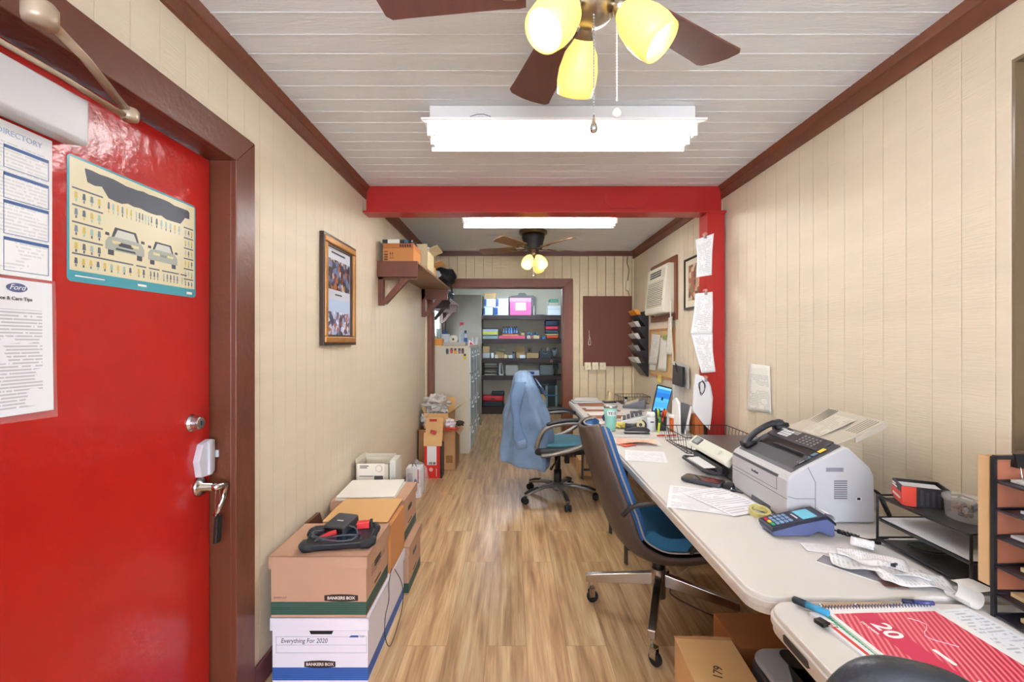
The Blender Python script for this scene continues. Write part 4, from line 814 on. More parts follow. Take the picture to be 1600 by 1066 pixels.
MB().prism([(xa-.008, fs(xa)-.010), (xb, fs(xb)-.004), (xb, fs(xb)+.004), (xa+.012, fs(xa+.012)+.003), (xa, fs(xa)-.002)], 'y', fy0+.014, fy1-.014).build('top_cover', FD, t, bevel=.004)
# paper recess shade painted as a black slab, control panel and keys on the sloping top
sl = math.atan2(.078, (fx1-.105)-(fx0+.05))
def onslope(u, y, off=0): x = xa+u*(xb-xa); return Matrix.Translation((x, y, fs(x)+.004+off)) @ Matrix.Rotation(-sl, 4, 'Y')
MB(onslope(.50, 1.74)).prism(rrect(-.024, .030, -.15, .15, .006, 3), 'z', -.004, .0014).build('paper_slot_shade', mat('#101114', .3), t, bevel=.0005)
MB(onslope(.36, 1.74)).prism([(-.05, 0), (.012, 0), (.012, .014), (-.01, .010)], 'y', -.155, -.147).prism([(-.05, 0), (.012, 0), (.012, .014), (-.01, .010)], 'y', .147, .155).build('tray_side', FD, t)
MB(onslope(.46, 1.70)).box(-.004, .0, -.09, .09, .001, .012).build('paper_guide', FD, t)
MB(onslope(.83, 1.76)).prism(rrect(-.033, .036, -.16, .16, .008, 3), 'z', -.001, .005).build('control_panel', mat('#39383D', .4), t, bevel=.001)
q = MB(onslope(.83, 1.79, .0055))
for i in range(4):
    for j in range(3): q.box(-.020+.014*j, -.010+.014*j, .012+.017*i, .024+.017*i, 0, .002)
q.build('keypad', mat('#D8D8DA', .5), t)
q = MB(onslope(.83, 1.70, .0055))
for i in range(5):
    for j in range(4): q.box(-.026+.013*j, -.020+.013*j, -.055+.021*i, -.047+.021*i, 0, .0012)
q.build('function_keys', mat('#8A898E', .5), t)
MB(onslope(.93, 1.80, .005)).box(-.012, .008, -.03, .02, 0, .0015).build('display', mat('#8E948E', .2), t)
MB(onslope(.93, 1.875, .005)).box(-.004, .004, -.018, .018, 0, .0012).build('name_print', mat('#B5B5B8', .4), t)
q = MB(onslope(.50, 1.59, .004))
q.box(-.055, -.035, -.008, .008, 0, .0012, 0).box(-.028, -.008, -.008, .008, 0, .0012, 1).box(0, .02, -.008, .008, 0, .0012, 1).box(.026, .052, -.008, .008, 0, .0012, 2)
q.build('colour_sticker', [mat('#B8B6AE', .5), mat('#5E7C94', .5), YEL], t)
# left (operator) face details
MB().prism([(fx0-.0015, TZ+.148), (fx0+.004, TZ+.148), (fx0+.004, TZ+.156), (fx0-.0015, TZ+.156)], 'y', fy0+.055, fy1-.012).build('tray_slot', mat('#55545A', .5), t)
MB().box(fx0-.0012, fx0+.002, fy0+.06, fy1-.01, TZ+.146, TZ+.1475).box(fx0-.0012, fx0+.002, fy0+.06, fy1-.01, TZ+.100, TZ+.1012).box(fx0-.0012, fx0+.002, fy0+.06, fy0+.0612, TZ+.10, TZ+.146).build('cassette_seam', mat('#77767E', .5), t)
MB().box(fx0-.0012, fx0+.002, fy0+.002, fy1-.002, TZ+.086, TZ+.0874).build('body_seam', mat('#77767E', .5), t)
text('brother', .016, (fx0-.0014, 1.76, TZ+.124), (0, -1, 0), (0, 0, 1), mat('#5A5A60', .4), t, bold=.0004)
MB().prism(rrect(fy0+.10, fy1-.16, TZ+.006, TZ+.026, .004, 3), 'x', fx0-.001, fx0+.006).build('finger_recess', mat('#5B5A60', .5), t)
# near side: seam, grip, vents, socket
MB().tube([(fx0+.072, fy0, TZ+.197), (fx0+.078, fy0, TZ+.185), (fx0+.098, fy0, TZ+.145), (fx0+.098, fy0, TZ+.09), (fx0+.098, fy0, TZ+.01)], .0012, 5).tube([(fx0+.002, fy0, TZ+.096), (fx0+.03, fy0, TZ+.088), (fx0+.098, fy0, TZ+.088)], .0010, 5).build('side_seam', mat('#6F6E78', .5), t)
MB().box(fx0+.135, fx0+.195, fy0-.001, fy0+.004, TZ+.182, TZ+.196).build('hand_grip', mat('#85848C', .5), t)
q = MB()
for i in range(9): q.box(fx0+.163, fx0+.208, fy0-.001, fy0+.003, TZ+.088+.0075*i, TZ+.0915+.0075*i)
q.build('vent_slats', mat('#6A6A70', .5), t)
MB().box(fx0+.240, fx0+.257, fy0-.0012, fy0+.002, TZ+.082, TZ+.094, 0).box(fx0+.2425, fx0+.2535, fy0-.002, fy0, TZ+.084, TZ+.092, 1).build('side_socket', [WHITE, BLACK], t)
hs = smooth_pts([(fx0+.035, fy1-.045, fs(fx0+.035)+.012), (fx0+.06, fy1-.035, fs(fx0+.06)+.030), (fx0+.10, fy1-.03, fs(fx0+.10)+.040), (fx0+.15, fy1-.03, fs(fx0+.15)+.040), (fx0+.20, fy1-.03, fs(fx0+.19)+.024)], 5)
MB().tube(hs, [.021]+[.019]*3+[.014]*(len(hs)-9)+[.017]*2+[.021]*2+[.019], 14, flat=.75).ob((fx0+.048, fy1-.045, fs(fx0+.05)+.012), (.05, .045, .020), (0, -.2, 0)).ob((fx0+.19, fy1-.034, fs(fx0+.18)+.014), (.05, .045, .03), (0, -.2, 0)).build('handset', mat('#232429', .4), t, smooth=True)
MB().tube([(fx0+.045, fy1-.02, fs(fx0+.04)+.02), (fx0+.03, fy1-.03, fs(fx0+.04)+.02), (fx0-.0, fy1-.0, fs(fx0+.02)+.028)], .003, 6).build('antenna_wire', mat('#B9B09A', .5), t) if False else None
# rear document tray
tr = mat('#BDB5A4', .5)
A1 = Vector((fx1-.10, 1.62, TZ+.262)); 
q = MB().sheet((1.14, 1.60, TZ+.262), (1.24, 1.60, TZ+.300), (1.24, 1.90, TZ+.300), (1.14, 1.90, TZ+.262), 4, 8)
q.build('document_tray', tr, t, solid=.006)
q = MB().sheet((1.225, 1.60, TZ+.290), (1.335, 1.60, TZ+.345), (1.335, 1.88, TZ+.352), (1.225, 1.89, TZ+.292), 4, 8)
q.sheet((1.335, 1.60, TZ+.345), (1.225, 1.60, TZ+.290), (1.225, 1.60, TZ+.272), (1.335, 1.60, TZ+.325), 2, 2)
q.build('tray_extension', tr, t, solid=.006)
q = MB()
for i in range(5): q.sheet((1.232, 1.615+.012*i, TZ+.296), (1.325, 1.615+.012*i, TZ+.343), (1.325, 1.619+.012*i, TZ+.344), (1.232, 1.619+.012*i, TZ+.297), 1, 1); q.sheet((1.232, 1.82+.012*i, TZ+.296), (1.325, 1.82+.012*i, TZ+.352), (1.325, 1.824+.012*i, TZ+.353), (1.232, 1.824+.012*i, TZ+.297), 1, 1)
q.build('ribbing', mat('#8E8677', .5), t, solid=.003)
MB().sheet((1.16, 1.69, TZ+.275), (1.30, 1.69, TZ+.338), (1.30, 1.80, TZ+.340), (1.16, 1.80, TZ+.276), 2, 2).build('tray_label', papermat('#C9C2B2', '#8A8270', 9, 8, 4, .6), t)
pts = smooth_pts([(1.262, 1.70, TZ+.10), (1.30, 1.60, TZ+.10), (1.315, 1.57, TZ+.05), (1.31, 1.53, TZ+.012), (1.34, 1.50, TZ+.012)], 6)
MB().tube(pts, .004, 8).tube([p+Vector((.012, .03, -.004 if p.z > TZ+.03 else 0)) for p in pts], .004, 8).build('cable', BLACK, label='pair of black power cords dropping behind the fax machine', cat='cable', smooth=True)
# ---------------------------------------------------------------- inkjet printer
t = thing('inkjet_printer', 'white fronted inkjet printer with a dark scanner lid beyond the fax machine', 'printer', (1.12, 2.2, TZ))
iy0, iy1 = 1.985, 2.405
MB().prism([(.985, TZ+.012), (1.285, TZ+.012), (1.285, TZ+.118), (.99, TZ+.118), (.965, TZ+.075), (.985, TZ+.06)], 'y', iy0, iy1).build('printer_body', mat('#5C5A5A', .45), t, bevel=.004)
MB().prism([(.985, TZ+.116), (1.288, TZ+.112), (1.288, TZ+.130), (.988, TZ+.134)], 'y', iy0, iy1).build('scanner_lid', mat('#524B49', .35), t, bevel=.005)
MB().prism([(.988, TZ+.134), (.945, TZ+.098), (.940, TZ+.086), (.965, TZ+.070), (.992, TZ+.112)], 'y', iy0, iy1).build('front_panel', mat('#D8D8C6', .4), t, bevel=.004)
ps = Matrix.Translation((.966, 2.33, TZ+.118)) @ Matrix.Rotation(-math.atan2(.036, .043), 4, 'Y')
MB(ps).prism(rrect(-.022, .020, -.038, .038, .003, 3), 'z', -.002, .003).build('display_bezel', mat('#55565A', .3), t, bevel=.001)
MB(ps).box(-.016, .014, -.024, .024, .003, .0036).build('display', mat('#A9B4B4', .15), t)
MB(ps).cyl((0, -.25, .002), (0, -.25, .004), .01, n=16).build('power_key', mat('#C9CABE', .4), t)
MB().box(.955, .99, iy0+.05, iy1-.05, TZ+.03, TZ+.062).build('output_mouth', BLACK, t)
MB().tube([(.985, iy1-.07, TZ+.028), (.90, iy1-.06, TZ+.033), (.885, iy1-.09, TZ+.034), (.885, iy0+.09, TZ+.034), (.90, iy0+.06, TZ+.033), (.985, iy0+.07, TZ+.028)], .007, 8).tube([(.925, iy1-.07, TZ+.030), (.925, iy0+.07, TZ+.030)], .006, 8).tube([(.955, iy1-.07, TZ+.030), (.955, iy0+.07, TZ+.030)], .008, 8).build('output_tray', mat('#35353A', .4), t, smooth=False)
MB().sheet((.90, iy0+.11, TZ+.040), (1.0, iy0+.11, TZ+.047), (1.0, iy1-.11, TZ+.047), (.90, iy1-.11, TZ+.040), 2, 2).build('paper_sheet', WHITE, label='white sheet lying in the inkjet printer output tray', cat='paper', solid=.001)
# ---------------------------------------------------------------- small things on the long table
def sheet_on(name, label, cx, cy, w, l, rz, m, z=TZ+.0008, amp=.0012, seed=1, cat_='paper', curl=0, group=None, skew=0):
    c, s = math.cos(R(rz)), math.sin(R(rz))
    def f(u, v):
        x, y = (u-.5)*w+skew*(v-.5), (v-.5)*l
        zz = z+amp*(1+math.sin(u*5+seed)*math.cos(v*4+seed*2)) + curl*max(0, v-.75)**2*16*.02 + curl*max(0, .2-u)**2*10*.02
        return Vector((cx+x*c-y*s, cy+x*s+y*c, zz))
    return MB().grid(f, 8, 8).build(name, m, label=label, cat=cat_, solid=.0005, group=group)
PF = papermat('#EDEBEE', '#5A5E68', 22, 14, 1, .6, .06, .06, .55); PF2 = papermat('#EFEDEE', '#777B86', 30, 18, 5, .55, .06, .2, .5)
sheet_on('paper_form', 'printed form nearest the table edge among the sheets before the fax machine', .745, 1.80, .22, .28, -22, PF, TZ+.001, .001, 2)
sheet_on('paper_form', 'printed form lying against the fax machine front, over another form', .845, 1.775, .20, .27, 20, papermat('#EDEBEE', '#5A5E68', 14, 9, 9, .62, .06, .06, .55), TZ+.0035, .001, 4)
sheet_on('paper_form', 'printed sheet at the far end of the long table, in front of the pink slips', .735, 2.47, .215, .24, -14, PF2, TZ+.001, .001, 6)
sheet_on('envelope', 'white envelope beneath the pink slips at the far end of the long table', .80, 2.79, .24, .15, -8, mat('#E4E2E4', .5), TZ+.001, .001, 1)
t = sheet_on('carbon_slip', 'orange and pink carbon slips crumpled on the white envelope at the table end', .77, 2.78, .24, .12, -10, mat('#E9B9A2', .6, var=.25, vs=14), TZ+.006, .009, 8)
sheet_on('carbon_slip', 'small red edged slip under the orange and pink slips', .70, 2.73, .10, .08, 25, mat('#D9694C', .6), TZ+.004, .002, 8)
X = Matrix.Translation((.852, 2.0, TZ)) @ Matrix.Rotation(R(-42), 4, 'Z')
t = thing('smartphone', 'dark smartphone in a black case lying on the long table before the inkjet printer', 'phone', (.852, 2.0, TZ))
MB(X).prism(rrect(-.085, .085, -.042, .042, .012, 4), 'z', .006, .022).build('case', mat('#3A3C42', .5), t, bevel=.003)
MB(X).prism(rrect(-.078, .078, -.036, .036, .008, 4), 'z', .022, .0228).build('screen', mat('#3B2A26', .04), t)
MB(X).prism([(.0, -.036), (.07, -.036), (.07, .036), (.02, .036)], 'z', .0228, .0231).build('screen_image', mat('#6E1F27', .1), t)
X = Matrix.Translation((.83, 1.985, TZ)) @ Matrix.Rotation(R(-42), 4, 'Z')
t = thing('key_bunch', 'bunch of keys with a black tag between the smartphone and the fax machine', 'keys', (.93, 1.90, TZ))
MB().tube([(.915+.014*math.cos(a), 1.915+.014*math.sin(a), TZ+.004) for a in [2*PI*i/16 for i in range(16)]], .0015, 6, closed=True).build('ring', CHROME, t)
for i, a in enumerate((10, 50, 100)):
    A = Matrix.Translation((.920, 1.905, TZ+.003+.003*i)) @ Matrix.Rotation(R(a-60), 4, 'Z')
    MB(A).prism(rrect(.01, .032, -.011, .011, .008, 4), 'z', 0, .002).prism([(.03, -.004), (.06, -.003), (.062, 0), (.06, .003), (.03, .004)], 'z', 0, .002).build('key', CHROME if i else BLACK, t)
MB().ob((.935, 1.93, TZ+.012), (.045, .035, .022), (0, 0, .6)).build('key_tag', DARK, t, bevel=.006)
t = thing('tape_roll', 'small yellow roll of tape lying in front of the fax machine', 'tape', (.905, 1.615, TZ))
tp = aty(1180, 800, 1.64)
MB(Matrix.Translation((.905, 1.640, TZ+.003)) @ Matrix.Rotation(R(12), 4, 'X')).lathe([(.026, 0), (.036, 0), (.036, .018), (.026, .018), (.026, 0)], n=28, cap=False).build('tape_ring', mat('#D9CE84', .25, alpha=.85), t, smooth=False)
MB().tube(smooth_pts([(.93, 1.63, TZ+.004), (.955, 1.60, TZ+.004), (.955, 1.545, TZ+.004)], 5), .0012, 6).build('tape_end', mat('#8A7A3E', .4), t)
# card terminal
t = thing('card_terminal', 'dark blue card payment terminal with coloured keys and a paper roll on the long table', 'card reader', (.94, 1.485, TZ), R(-92))
X = WM[t] @ Matrix.Rotation(0, 4, 'Z')
BT = mat('#59628C', .4); ND = mat('#23263A', .35)
# local: y runs from the keypad end (-) to the printer end (+)
MB(X).prism([(-.098, .012), (-.092, .006), (.02, .006), (.05, .022), (.085, .006), (.10, .006), (.10, .048), (.075, .072), (-.01, .053), (-.098, .030)], 'x', -.042, .042).build('terminal_body', BT, t, bevel=.004)
MB(X).prism([(-.099, .018), (-.099, .031), (-.01, .054), (.075, .073), (.103, .050), (.103, .040), (.075, .062), (-.01, .044)], 'x', -.0435, .0435).build('top_cover', ND, t, bevel=.002)
st = math.atan2(.021, .088)
K = X @ Matrix.Translation((0, -.098, .0315)) @ Matrix.Rotation(st, 4, 'X')
q = MB(K)
for i in range(4):
    for j in range(3): q.prism(rrect(-.030+.021*j, -.014+.021*j, .024+.0145*i, .034+.0145*i, .002, 2), 'z', 0, .003, 0)
for j, mm in enumerate((1, 2, 3)): q.prism(rrect(-.030+.021*j, -.014+.021*j, .009, .019, .002, 2), 'z', 0, .003, mm)
q.build('keypad', [mat('#7E9CC4', .4), mat('#D0303A', .4), mat('#D8C33C', .4), mat('#2FA672', .4)], t)
K2 = X @ Matrix.Translation((0, -.01, .054)) @ Matrix.Rotation(math.atan2(.019, .085), 4, 'X')
MB(K2).box(-.032, .032, .016, .062, 0, .0012).build('display', mat('#5FA3B8', .1, emit=.25), t)
MB(K2).box(-.018, .018, .002, .007, 0, .001).build('name_print', mat('#C9CAD6', .4), t)
def paper_curl(w, r, turns, o, rz, tail=.0, m=None, n=20, rx=0):
    A = Matrix.Translation(o) @ Matrix.Rotation(rz, 4, 'Z') @ Matrix.Rotation(rx, 4, 'X')
    def f(u, v):
        if v*1.0 < tail: k = v/tail; return A @ Vector(((u-.5)*w, -r*2.2*(1-k), 0))
        a = (v-tail)/(1-tail)*turns*2*PI; rr = r*(1-.10*a/(2*PI)); return A @ Vector(((u-.5)*w, rr*math.sin(a), r-rr*math.cos(a)))
    return MB().grid(f, 4, n)
b = paper_curl(.056, .026, .62, (0, 0, 0), 0, .2); b2 = MB(X @ Matrix.Translation((0, .082, .062)) @ Matrix.Rotation(R(180), 4, 'Y') @ Matrix.Rotation(R(0), 4, 'Z')); 
q = MB(X)
def rc(u, v):
    a = v*1.25*PI; return Vector(((u-.5)*.056, .070+.030*math.sin(a)+.012, .055+.024*math.cos(a)-.004))
q.grid(rc, 4, 18); q.build('receipt_strip', mat('#E8E7E8', .55), t, smooth=True, solid=.0005)
# cable with ribbed strain relief
cb = smooth_pts([(1.035, 1.478, TZ+.022), (1.055, 1.47, TZ+.016), (1.08, 1.455, TZ+.012), (1.10, 1.435, TZ+.010), (1.13, 1.42, TZ+.006), (1.2, 1.43, TZ+.006)], 6)
t = thing('cable', 'black terminal cable with a ribbed sleeve running behind the receipts', 'cable', (1.06, 1.38, TZ))
MB().tube(cb, .003, 8).build('lead', BLACK, t, smooth=True)
MB().tube([cb[8]+(cb[20]-cb[8])*k/11 for k in range(12)], [.006, .008]*6, 10).build('ribbed_sleeve', BLACK, t)
RP = papermat('#E9E7E6', '#8A8C92', 26, 12, 3, .5, .06, .03, .5); RP2 = papermat('#E6E4E2', '#7A7C84', 18, 10, 13, .5, .06, .03, .5)
sheet_on('receipt', 'small receipt lying flat between the card terminal and the table edge', .96, 1.365, .13, .055, -12, RP, TZ+.001, .002, 3)
b = MB(Matrix.Translation((1.075, 1.375, TZ+.001)) @ Matrix.Rotation(R(-42), 4, 'Z'))
def rc2(u, v):
    a = v*1.35*PI; return Vector(((u-.5)*.057, .022*math.cos(v*1.25*PI)+.004, .001+.023*math.sin(v*1.18*PI)+.006*v if v < .84 else .001+.023*math.sin(.84*1.18*PI)+.005))
b.grid(rc2, 4, 18); b.build('receipt', RP2, label='receipt curling up beside the ribbed cable sleeve', cat='receipt', solid=.0005, smooth=True)
def receipt(label, cx, cy, w, l, rz, z, amp, seed, m=None, fr=3):
    c, s = math.cos(R(rz)), math.sin(R(rz))
    def f(u, v):
        x, y = (u-.5)*w, (v-.5)*l; zz = z+amp*max(0, (.5+1.3*noise.noise(Vector((u*1.2+seed, v*fr, seed*2.3)))))
        return Vector((cx+x*c-y*s, cy+x*s+y*c, zz))
    return MB().grid(f, 10, 24).build('receipt', m or RP, label=label, cat='receipt', solid=.0005, smooth=True)
receipt('creased receipt topmost in the pile, beside the mesh tray', 1.03, 1.285, .08, .16, 58, TZ+.006, .012, 1.3)
receipt('creased receipt in the middle of the pile, held by a small clip', 1.005, 1.235, .08, .21, 62, TZ+.003, .018, 2.7, RP2)
receipt('crinkled receipt at the near end of the pile by the curled one', 1.055, 1.175, .075, .16, 74, TZ+.003, .014, 4.1, RP2, 4)
sheet_on('leaflet', 'grey leaflet with a red corner under the pile of receipts', .955, 1.245, .06, .17, 40, mat('#8C8A90', .45, var=.1, vs=10), TZ+.0008, .001, 1)
sheet_on('leaflet', 'white leaflet border sheet beneath the grey leaflet', .957, 1.243, .075, .18, 40, WHITE, TZ+.0001, .0006, 1)
sheet_on('card', 'small brown card sticking out from under the crinkled receipt', .99, 1.162, .055, .03, -12, mat('#6B4A42', .4), TZ+.004, .001, 1)
MB().ob((1.038, 1.215, TZ+.030), (.028, .006, .006), (0, .2, .6)).ob((1.03, 1.21, TZ+.030), (.010, .010, .008), (0, .2, .6)).build('paper_clip', DARK, label='tiny dark clip on the middle receipt of the pile', cat='clip', bevel=.001)
b = MB(Matrix.Translation((1.075, 1.083, TZ+.001)) @ Matrix.Rotation(R(8), 4, 'Z'))
def rc3(u, v):
    a = -v*1.55*PI+.2; k = .026+.003*v; return Vector(((u-.5)*.07, k*math.sin(a), k-k*math.cos(a))) if v < .75 else Vector(((u-.5)*.07, .02-(v-.75)*.12+.0, .0015))
def rc3(u, v):
    a = PI*.5-v*1.45*PI; r = .021; return Vector((r*math.cos(a)*1.0+.02-.0*(v), (u-.5)*.0+0, r+r*math.sin(a))) + Vector((.0, (u-.5)*.056, 0))
b.grid(rc3, 4, 22); b.box(.02, .075, -.028, .028, .0405, .0412); b.build('receipt', mat('#DDDAD4', .55), label='tightly curled blank receipt at the near end of the table, by the wire sorter', cat='receipt', smooth=False)
# ---------------------------------------------------------------- mesh letter tray on the long table
t = thing('letter_tray', 'three-level black wire mesh letter tray against the right wall', 'letter tray', (1.27, 1.26, TZ))
lx0, lx1, ly0, ly1 = 1.146, 1.405, 1.118, 1.405
def mesh_mat():
    m = bpy.data.materials.new('m_mesh'); m.use_nodes = True; nt = m.node_tree; b_ = nt.nodes['Principled BSDF']; b_.inputs['Base Color'].default_value = lin('#4A4A4E'); b_.inputs['Roughness'].default_value = .4; b_.inputs['Metallic'].default_value = .4
    tc = nt.nodes.new('ShaderNodeTexCoord'); sp = nt.nodes.new('ShaderNodeSeparateXYZ'); nt.links.new(tc.outputs['Object'], sp.inputs[0]); fs_ = []
    for i in (0, 1, 2): fs_.append(mth(nt, 'LESS_THAN', mth(nt, 'FRACT', mth(nt, 'MULTIPLY', sp.outputs[i], 300.0)), .45))
    a = mth(nt, 'MAXIMUM', fs_[0], fs_[1]); nt.links.new(mth(nt, 'MULTIPLY_ADD', a, .35, .62), b_.inputs['Alpha']); return m
MESH = mesh_mat()
for i, zz in enumerate((TZ+.012, TZ+.075, TZ+.145)):
    fr_ = MB(); fr_.tube([(lx0, ly0, zz+.008), (lx0, ly1, zz+.008), (lx1, ly1, zz+.008), (lx1, ly0, zz+.008)], .003, 6, closed=True)
    pr = fr_.build('tray_frame', BLACK, t)
    MB().box(lx0+.002, lx1-.002, ly0+.002, ly1-.002, zz-.001, zz+.0005).build('mesh_floor', MESH, pr)
for xx in (lx0, lx1-.003):
    for yy in (ly0, ly1): MB().cyl((xx, yy, TZ+.006), (xx, yy, TZ+.155), .0035, n=8).ob((xx, yy, TZ+.004), (.014, .014, .008)).build('post', BLACK, t)
MB().box(lx0+.01, lx1-.01, ly0+.006, ly1-.006, TZ+.0765, TZ+.084).build('paper_stack', mat('#D9D9DC', .5, var=.06, vs=8, stretch=(1, 12, 1)), label='stack of white paper on the middle level of the mesh letter tray', cat='paper')
MB().tube(smooth_pts([(1.20, 1.36, TZ+.02), (1.24, 1.34, TZ+.03), (1.27, 1.37, TZ+.02), (1.30, 1.33, TZ+.02), (1.26, 1.30, TZ+.02), (1.21, 1.31, TZ+.02)], 5, True), .003, 6, closed=True).build('cable', BLACK, label='black cable loop on the lowest level of the mesh letter tray', cat='cable', smooth=True)
t = thing('parts_box', 'small black and orange-red open box on top of the mesh letter tray', 'box', (1.27, 1.36, TZ+.146))
X = Matrix.Translation((1.232, 1.352, 0)) @ Matrix.Rotation(R(-26), 4, 'Z'); z0 = TZ+.1465
MB(X).box(-.055, .055, -.045, -.042, z0, z0+.058).box(-.055, .055, .042, .045, z0, z0+.058).box(-.055, -.052, -.042, .042, z0, z0+.058).box(.052, .055, -.042, .042, z0, z0+.058).box(-.052, .052, -.042, .042, z0, z0+.003).build('box_body', mat('#26242A', .4), t)
MB(X).box(-.0565, -.055, -.0462, .0462, z0+.003, z0+.036).box(-.0565, -.022, -.0462, -.045, z0, z0+.0575).build('red_print', mat('#D8402A', .4), t)
q = MB(X)
for i in range(5): q.box(.0-.012+.013*i, -.006+.013*i, -.0456, -.045, z0+.006, z0+.05-.006*(i % 2))
q.build('white_print', papermat('#3A383E', '#DAD7D6', 12, 6, 2, .6, .03, .03, .8), t)
MB(X).box(-.0572, -.0565, -.035, .03, z0+.016, z0+.022).box(-.0566, -.055, -.0, .038, z0+.040, z0+.044).box(-.0566, -.055, .01, .038, z0+.047, z0+.051).build('name_print', mat('#EDE3DF', .5), t)
MB(X).box(-.045, .045, -.03, .038, z0+.045, z0+.050).build('contents', mat('#CFCFD4', .5), t)
t = thing('clip_tub', 'round clear plastic tub of binder clips on the mesh letter tray', 'tub', (1.30, 1.215, TZ+.146))
MB(Matrix.Translation((1.248, 1.225, z0))).lathe([(.040, 0), (.046, .004), (.050, .05), (.054, .052), (.054, .062), (.030, .066), (.002, .066)], n=32).build('tub_body', mat('#E9ECEC', .08, alpha=.25), t, smooth=True)
rnd = random.Random(7)
for i in range(16):
    a = rnd.random()*2*PI; rr = .027*rnd.random()**.5; c = (1.248+rr*math.cos(a), 1.225+rr*math.sin(a), z0+.010+.002*i)
    MB().ob(c, (.022, .009, .010), (rnd.random(), rnd.random(), rnd.random()*3)).build('binder_clip', [DARK, CHROME, mat('#2F3A66', .4), mat('#6A3A30', .4), STEEL][i % 5], t, bevel=.002)
# ---------------------------------------------------------------- upright wire sorter at the right edge
t = thing('desk_sorter', 'tall black wire paper sorter with a reddish-brown back at the right edge', 'file sorter', (1.26, .92, TZ))
sx0, sx1, sy0, sy1 = 1.112, 1.42, .79, 1.036
MB().box(sx0+.001, sx1, sy1+.002, sy1+.006, TZ+.06, 1.106).build('back_panel', mat('#9A5E46', .35, var=.12, vs=4), t)
MB().box(sx0-.0, sx1, sy1+.007, sy1+.034, TZ+.065, 1.106).build('backing_board', mat('#CBA778', .6), t, bevel=.002)
b = MB()
for xx in (sx0, sx1): b.box(xx-.004, xx+.004, sy1-.006, sy1+.002, TZ+.001, 1.11).box(xx-.003, xx+.003, sy0, sy0+.006, TZ+.001, TZ+.05)
b.box(sx0, sx1, sy1-.006, sy1+.002, 1.103, 1.112)
for xx in (sx0, sx1): b.tube([(xx, sy1, 1.108), (xx, sy0, TZ+.05)], .003, 6) if False else None
b.build('upright_frame', BLACK, t)
for i, zz in enumerate((1.053, .989, .926, .859, .792, .745)):
    MB().tube([(sx0, sy1, zz), (sx0, sy0, zz-.004), (sx1, sy0, zz-.004), (sx1, sy1, zz)], .0028, 6, closed=True).box(sx0+.004, sx1-.004, sy0, sy1, zz-.003, zz-.0015).build('shelf', mat('#2B2A33', .35), t)
tones = ['#E6E7DE', '#DCE4EE', '#E9E6E2', '#E3CFA4', '#E5C592', '#E8CDA0']
labs = ['green-edged white paper on the top level of the wire sorter', 'pale blue paper on the second level of the wire sorter', 'loose white papers on the third level of the wire sorter', 'cream paper on the fourth level of the wire sorter', 'tan envelope on the fifth level of the wire sorter', 'tan papers on the lowest level of the wire sorter']
for i, zz in enumerate((1.053, .989, .926, .859, .792, .745)):
    MB().prism([(sx0+.012+.004*(i % 3), sy0+.02), (sx1-.02, sy0+.01), (sx1-.02, sy1-.03), (sx0+.03, sy1-.01-.02*(i % 2))], 'z', zz, zz+.006+.003*(i > 2)).build('paper', mat(tones[i], .55, var=.05, vs=20, stretch=(1, 1, 30)), label=labs[i], cat='paper')
t = thing('binder_clip', 'black binder clip with silver arms on the top bar of the wire sorter', 'clip', (1.17, 1.03, 1.09))
MB().prism([(1.022, 1.085), (1.040, 1.085), (1.034, 1.116), (1.028, 1.116)], 'x', 1.155, 1.185).build('clip_body', BLACK, t)
MB().tube(smooth_pts([(1.160, 1.022, 1.088), (1.160, 1.018, 1.062), (1.168, 1.018, 1.050), (1.176, 1.018, 1.062), (1.176, 1.022, 1.088)], 4), .0012, 6).build('clip_arm', CHROME, t, smooth=True)
# ---------------------------------------------------------------- things on the near table
def stripes_mat(a, b_, c, scale, ang):
    m = bpy.data.materials.new('m_stripes'); m.use_nodes = True; nt = m.node_tree; N = nt.nodes; L = nt.links; p = N['Principled BSDF']; p.inputs['Roughness'].default_value = .35
    tc = N.new('ShaderNodeTexCoord'); mp = N.new('ShaderNodeMapping'); mp.inputs['Rotation'].default_value = (0, 0, R(ang)); L.new(tc.outputs['Object'], mp.inputs[0])
    w = N.new('ShaderNodeTexWave'); w.inputs['Scale'].default_value = scale; w.inputs['Distortion'].default_value = 1.2; w.inputs['Detail'].default_value = 3; w.inputs['Detail Scale'].default_value = .4; L.new(mp.outputs[0], w.inputs[0])
    cr = N.new('ShaderNodeValToRGB'); cr.color_ramp.elements[0].color = lin(a); cr.color_ramp.elements[1].color = lin(c); e = cr.color_ramp.elements.new(.5); e.color = lin(b_)
    L.new(w.outputs[0], cr.inputs[0]); L.new(cr.outputs[0], p.inputs['Base Color']); return m
TB = TZ-.001
t = thing('desk_calendar', 'large spiral desk calendar with a red striped cover marked 20', 'calendar', (.855, .85, TB), R(2.5))
X = Matrix.Translation((.724, 1.046, TB)) @ Matrix.Rotation(R(2.5), 4, 'Z')
MB(X).box(0, .272, -.44, 0, .0075, .0125).build('pages', WHITE, t)
MB(X).box(.010, .252, -.43, -.022, .0125, .0129).build('cover', stripes_mat('#C22A4C', '#D8455E', '#E98A8A', 30, 24), t)
MB(X).box(.055, .105, -.43, -.022, .0129, .0132).build('cover_band', mat('#CE2E54', .35), t)
text('20', .052, (X @ Vector((.080, -.085, .0136))), X.to_3x3() @ Vector((0, -1, 0)), X.to_3x3() @ Vector((1, 0, 0)), WHITE, t, bold=.001)
text('DECEMBER', .009, (X @ Vector((.050, -.075, .0136))), X.to_3x3() @ Vector((0, -1, 0)), X.to_3x3() @ Vector((1, 0, 0)), WHITE, t)
q = MB(X)
for i in range(3): q.prism(rrect(.118, .126, -.19-.085*i, -.145-.085*i, .003, 2), 'z', .0129, .0134)
q.build('white_print', WHITE, t)
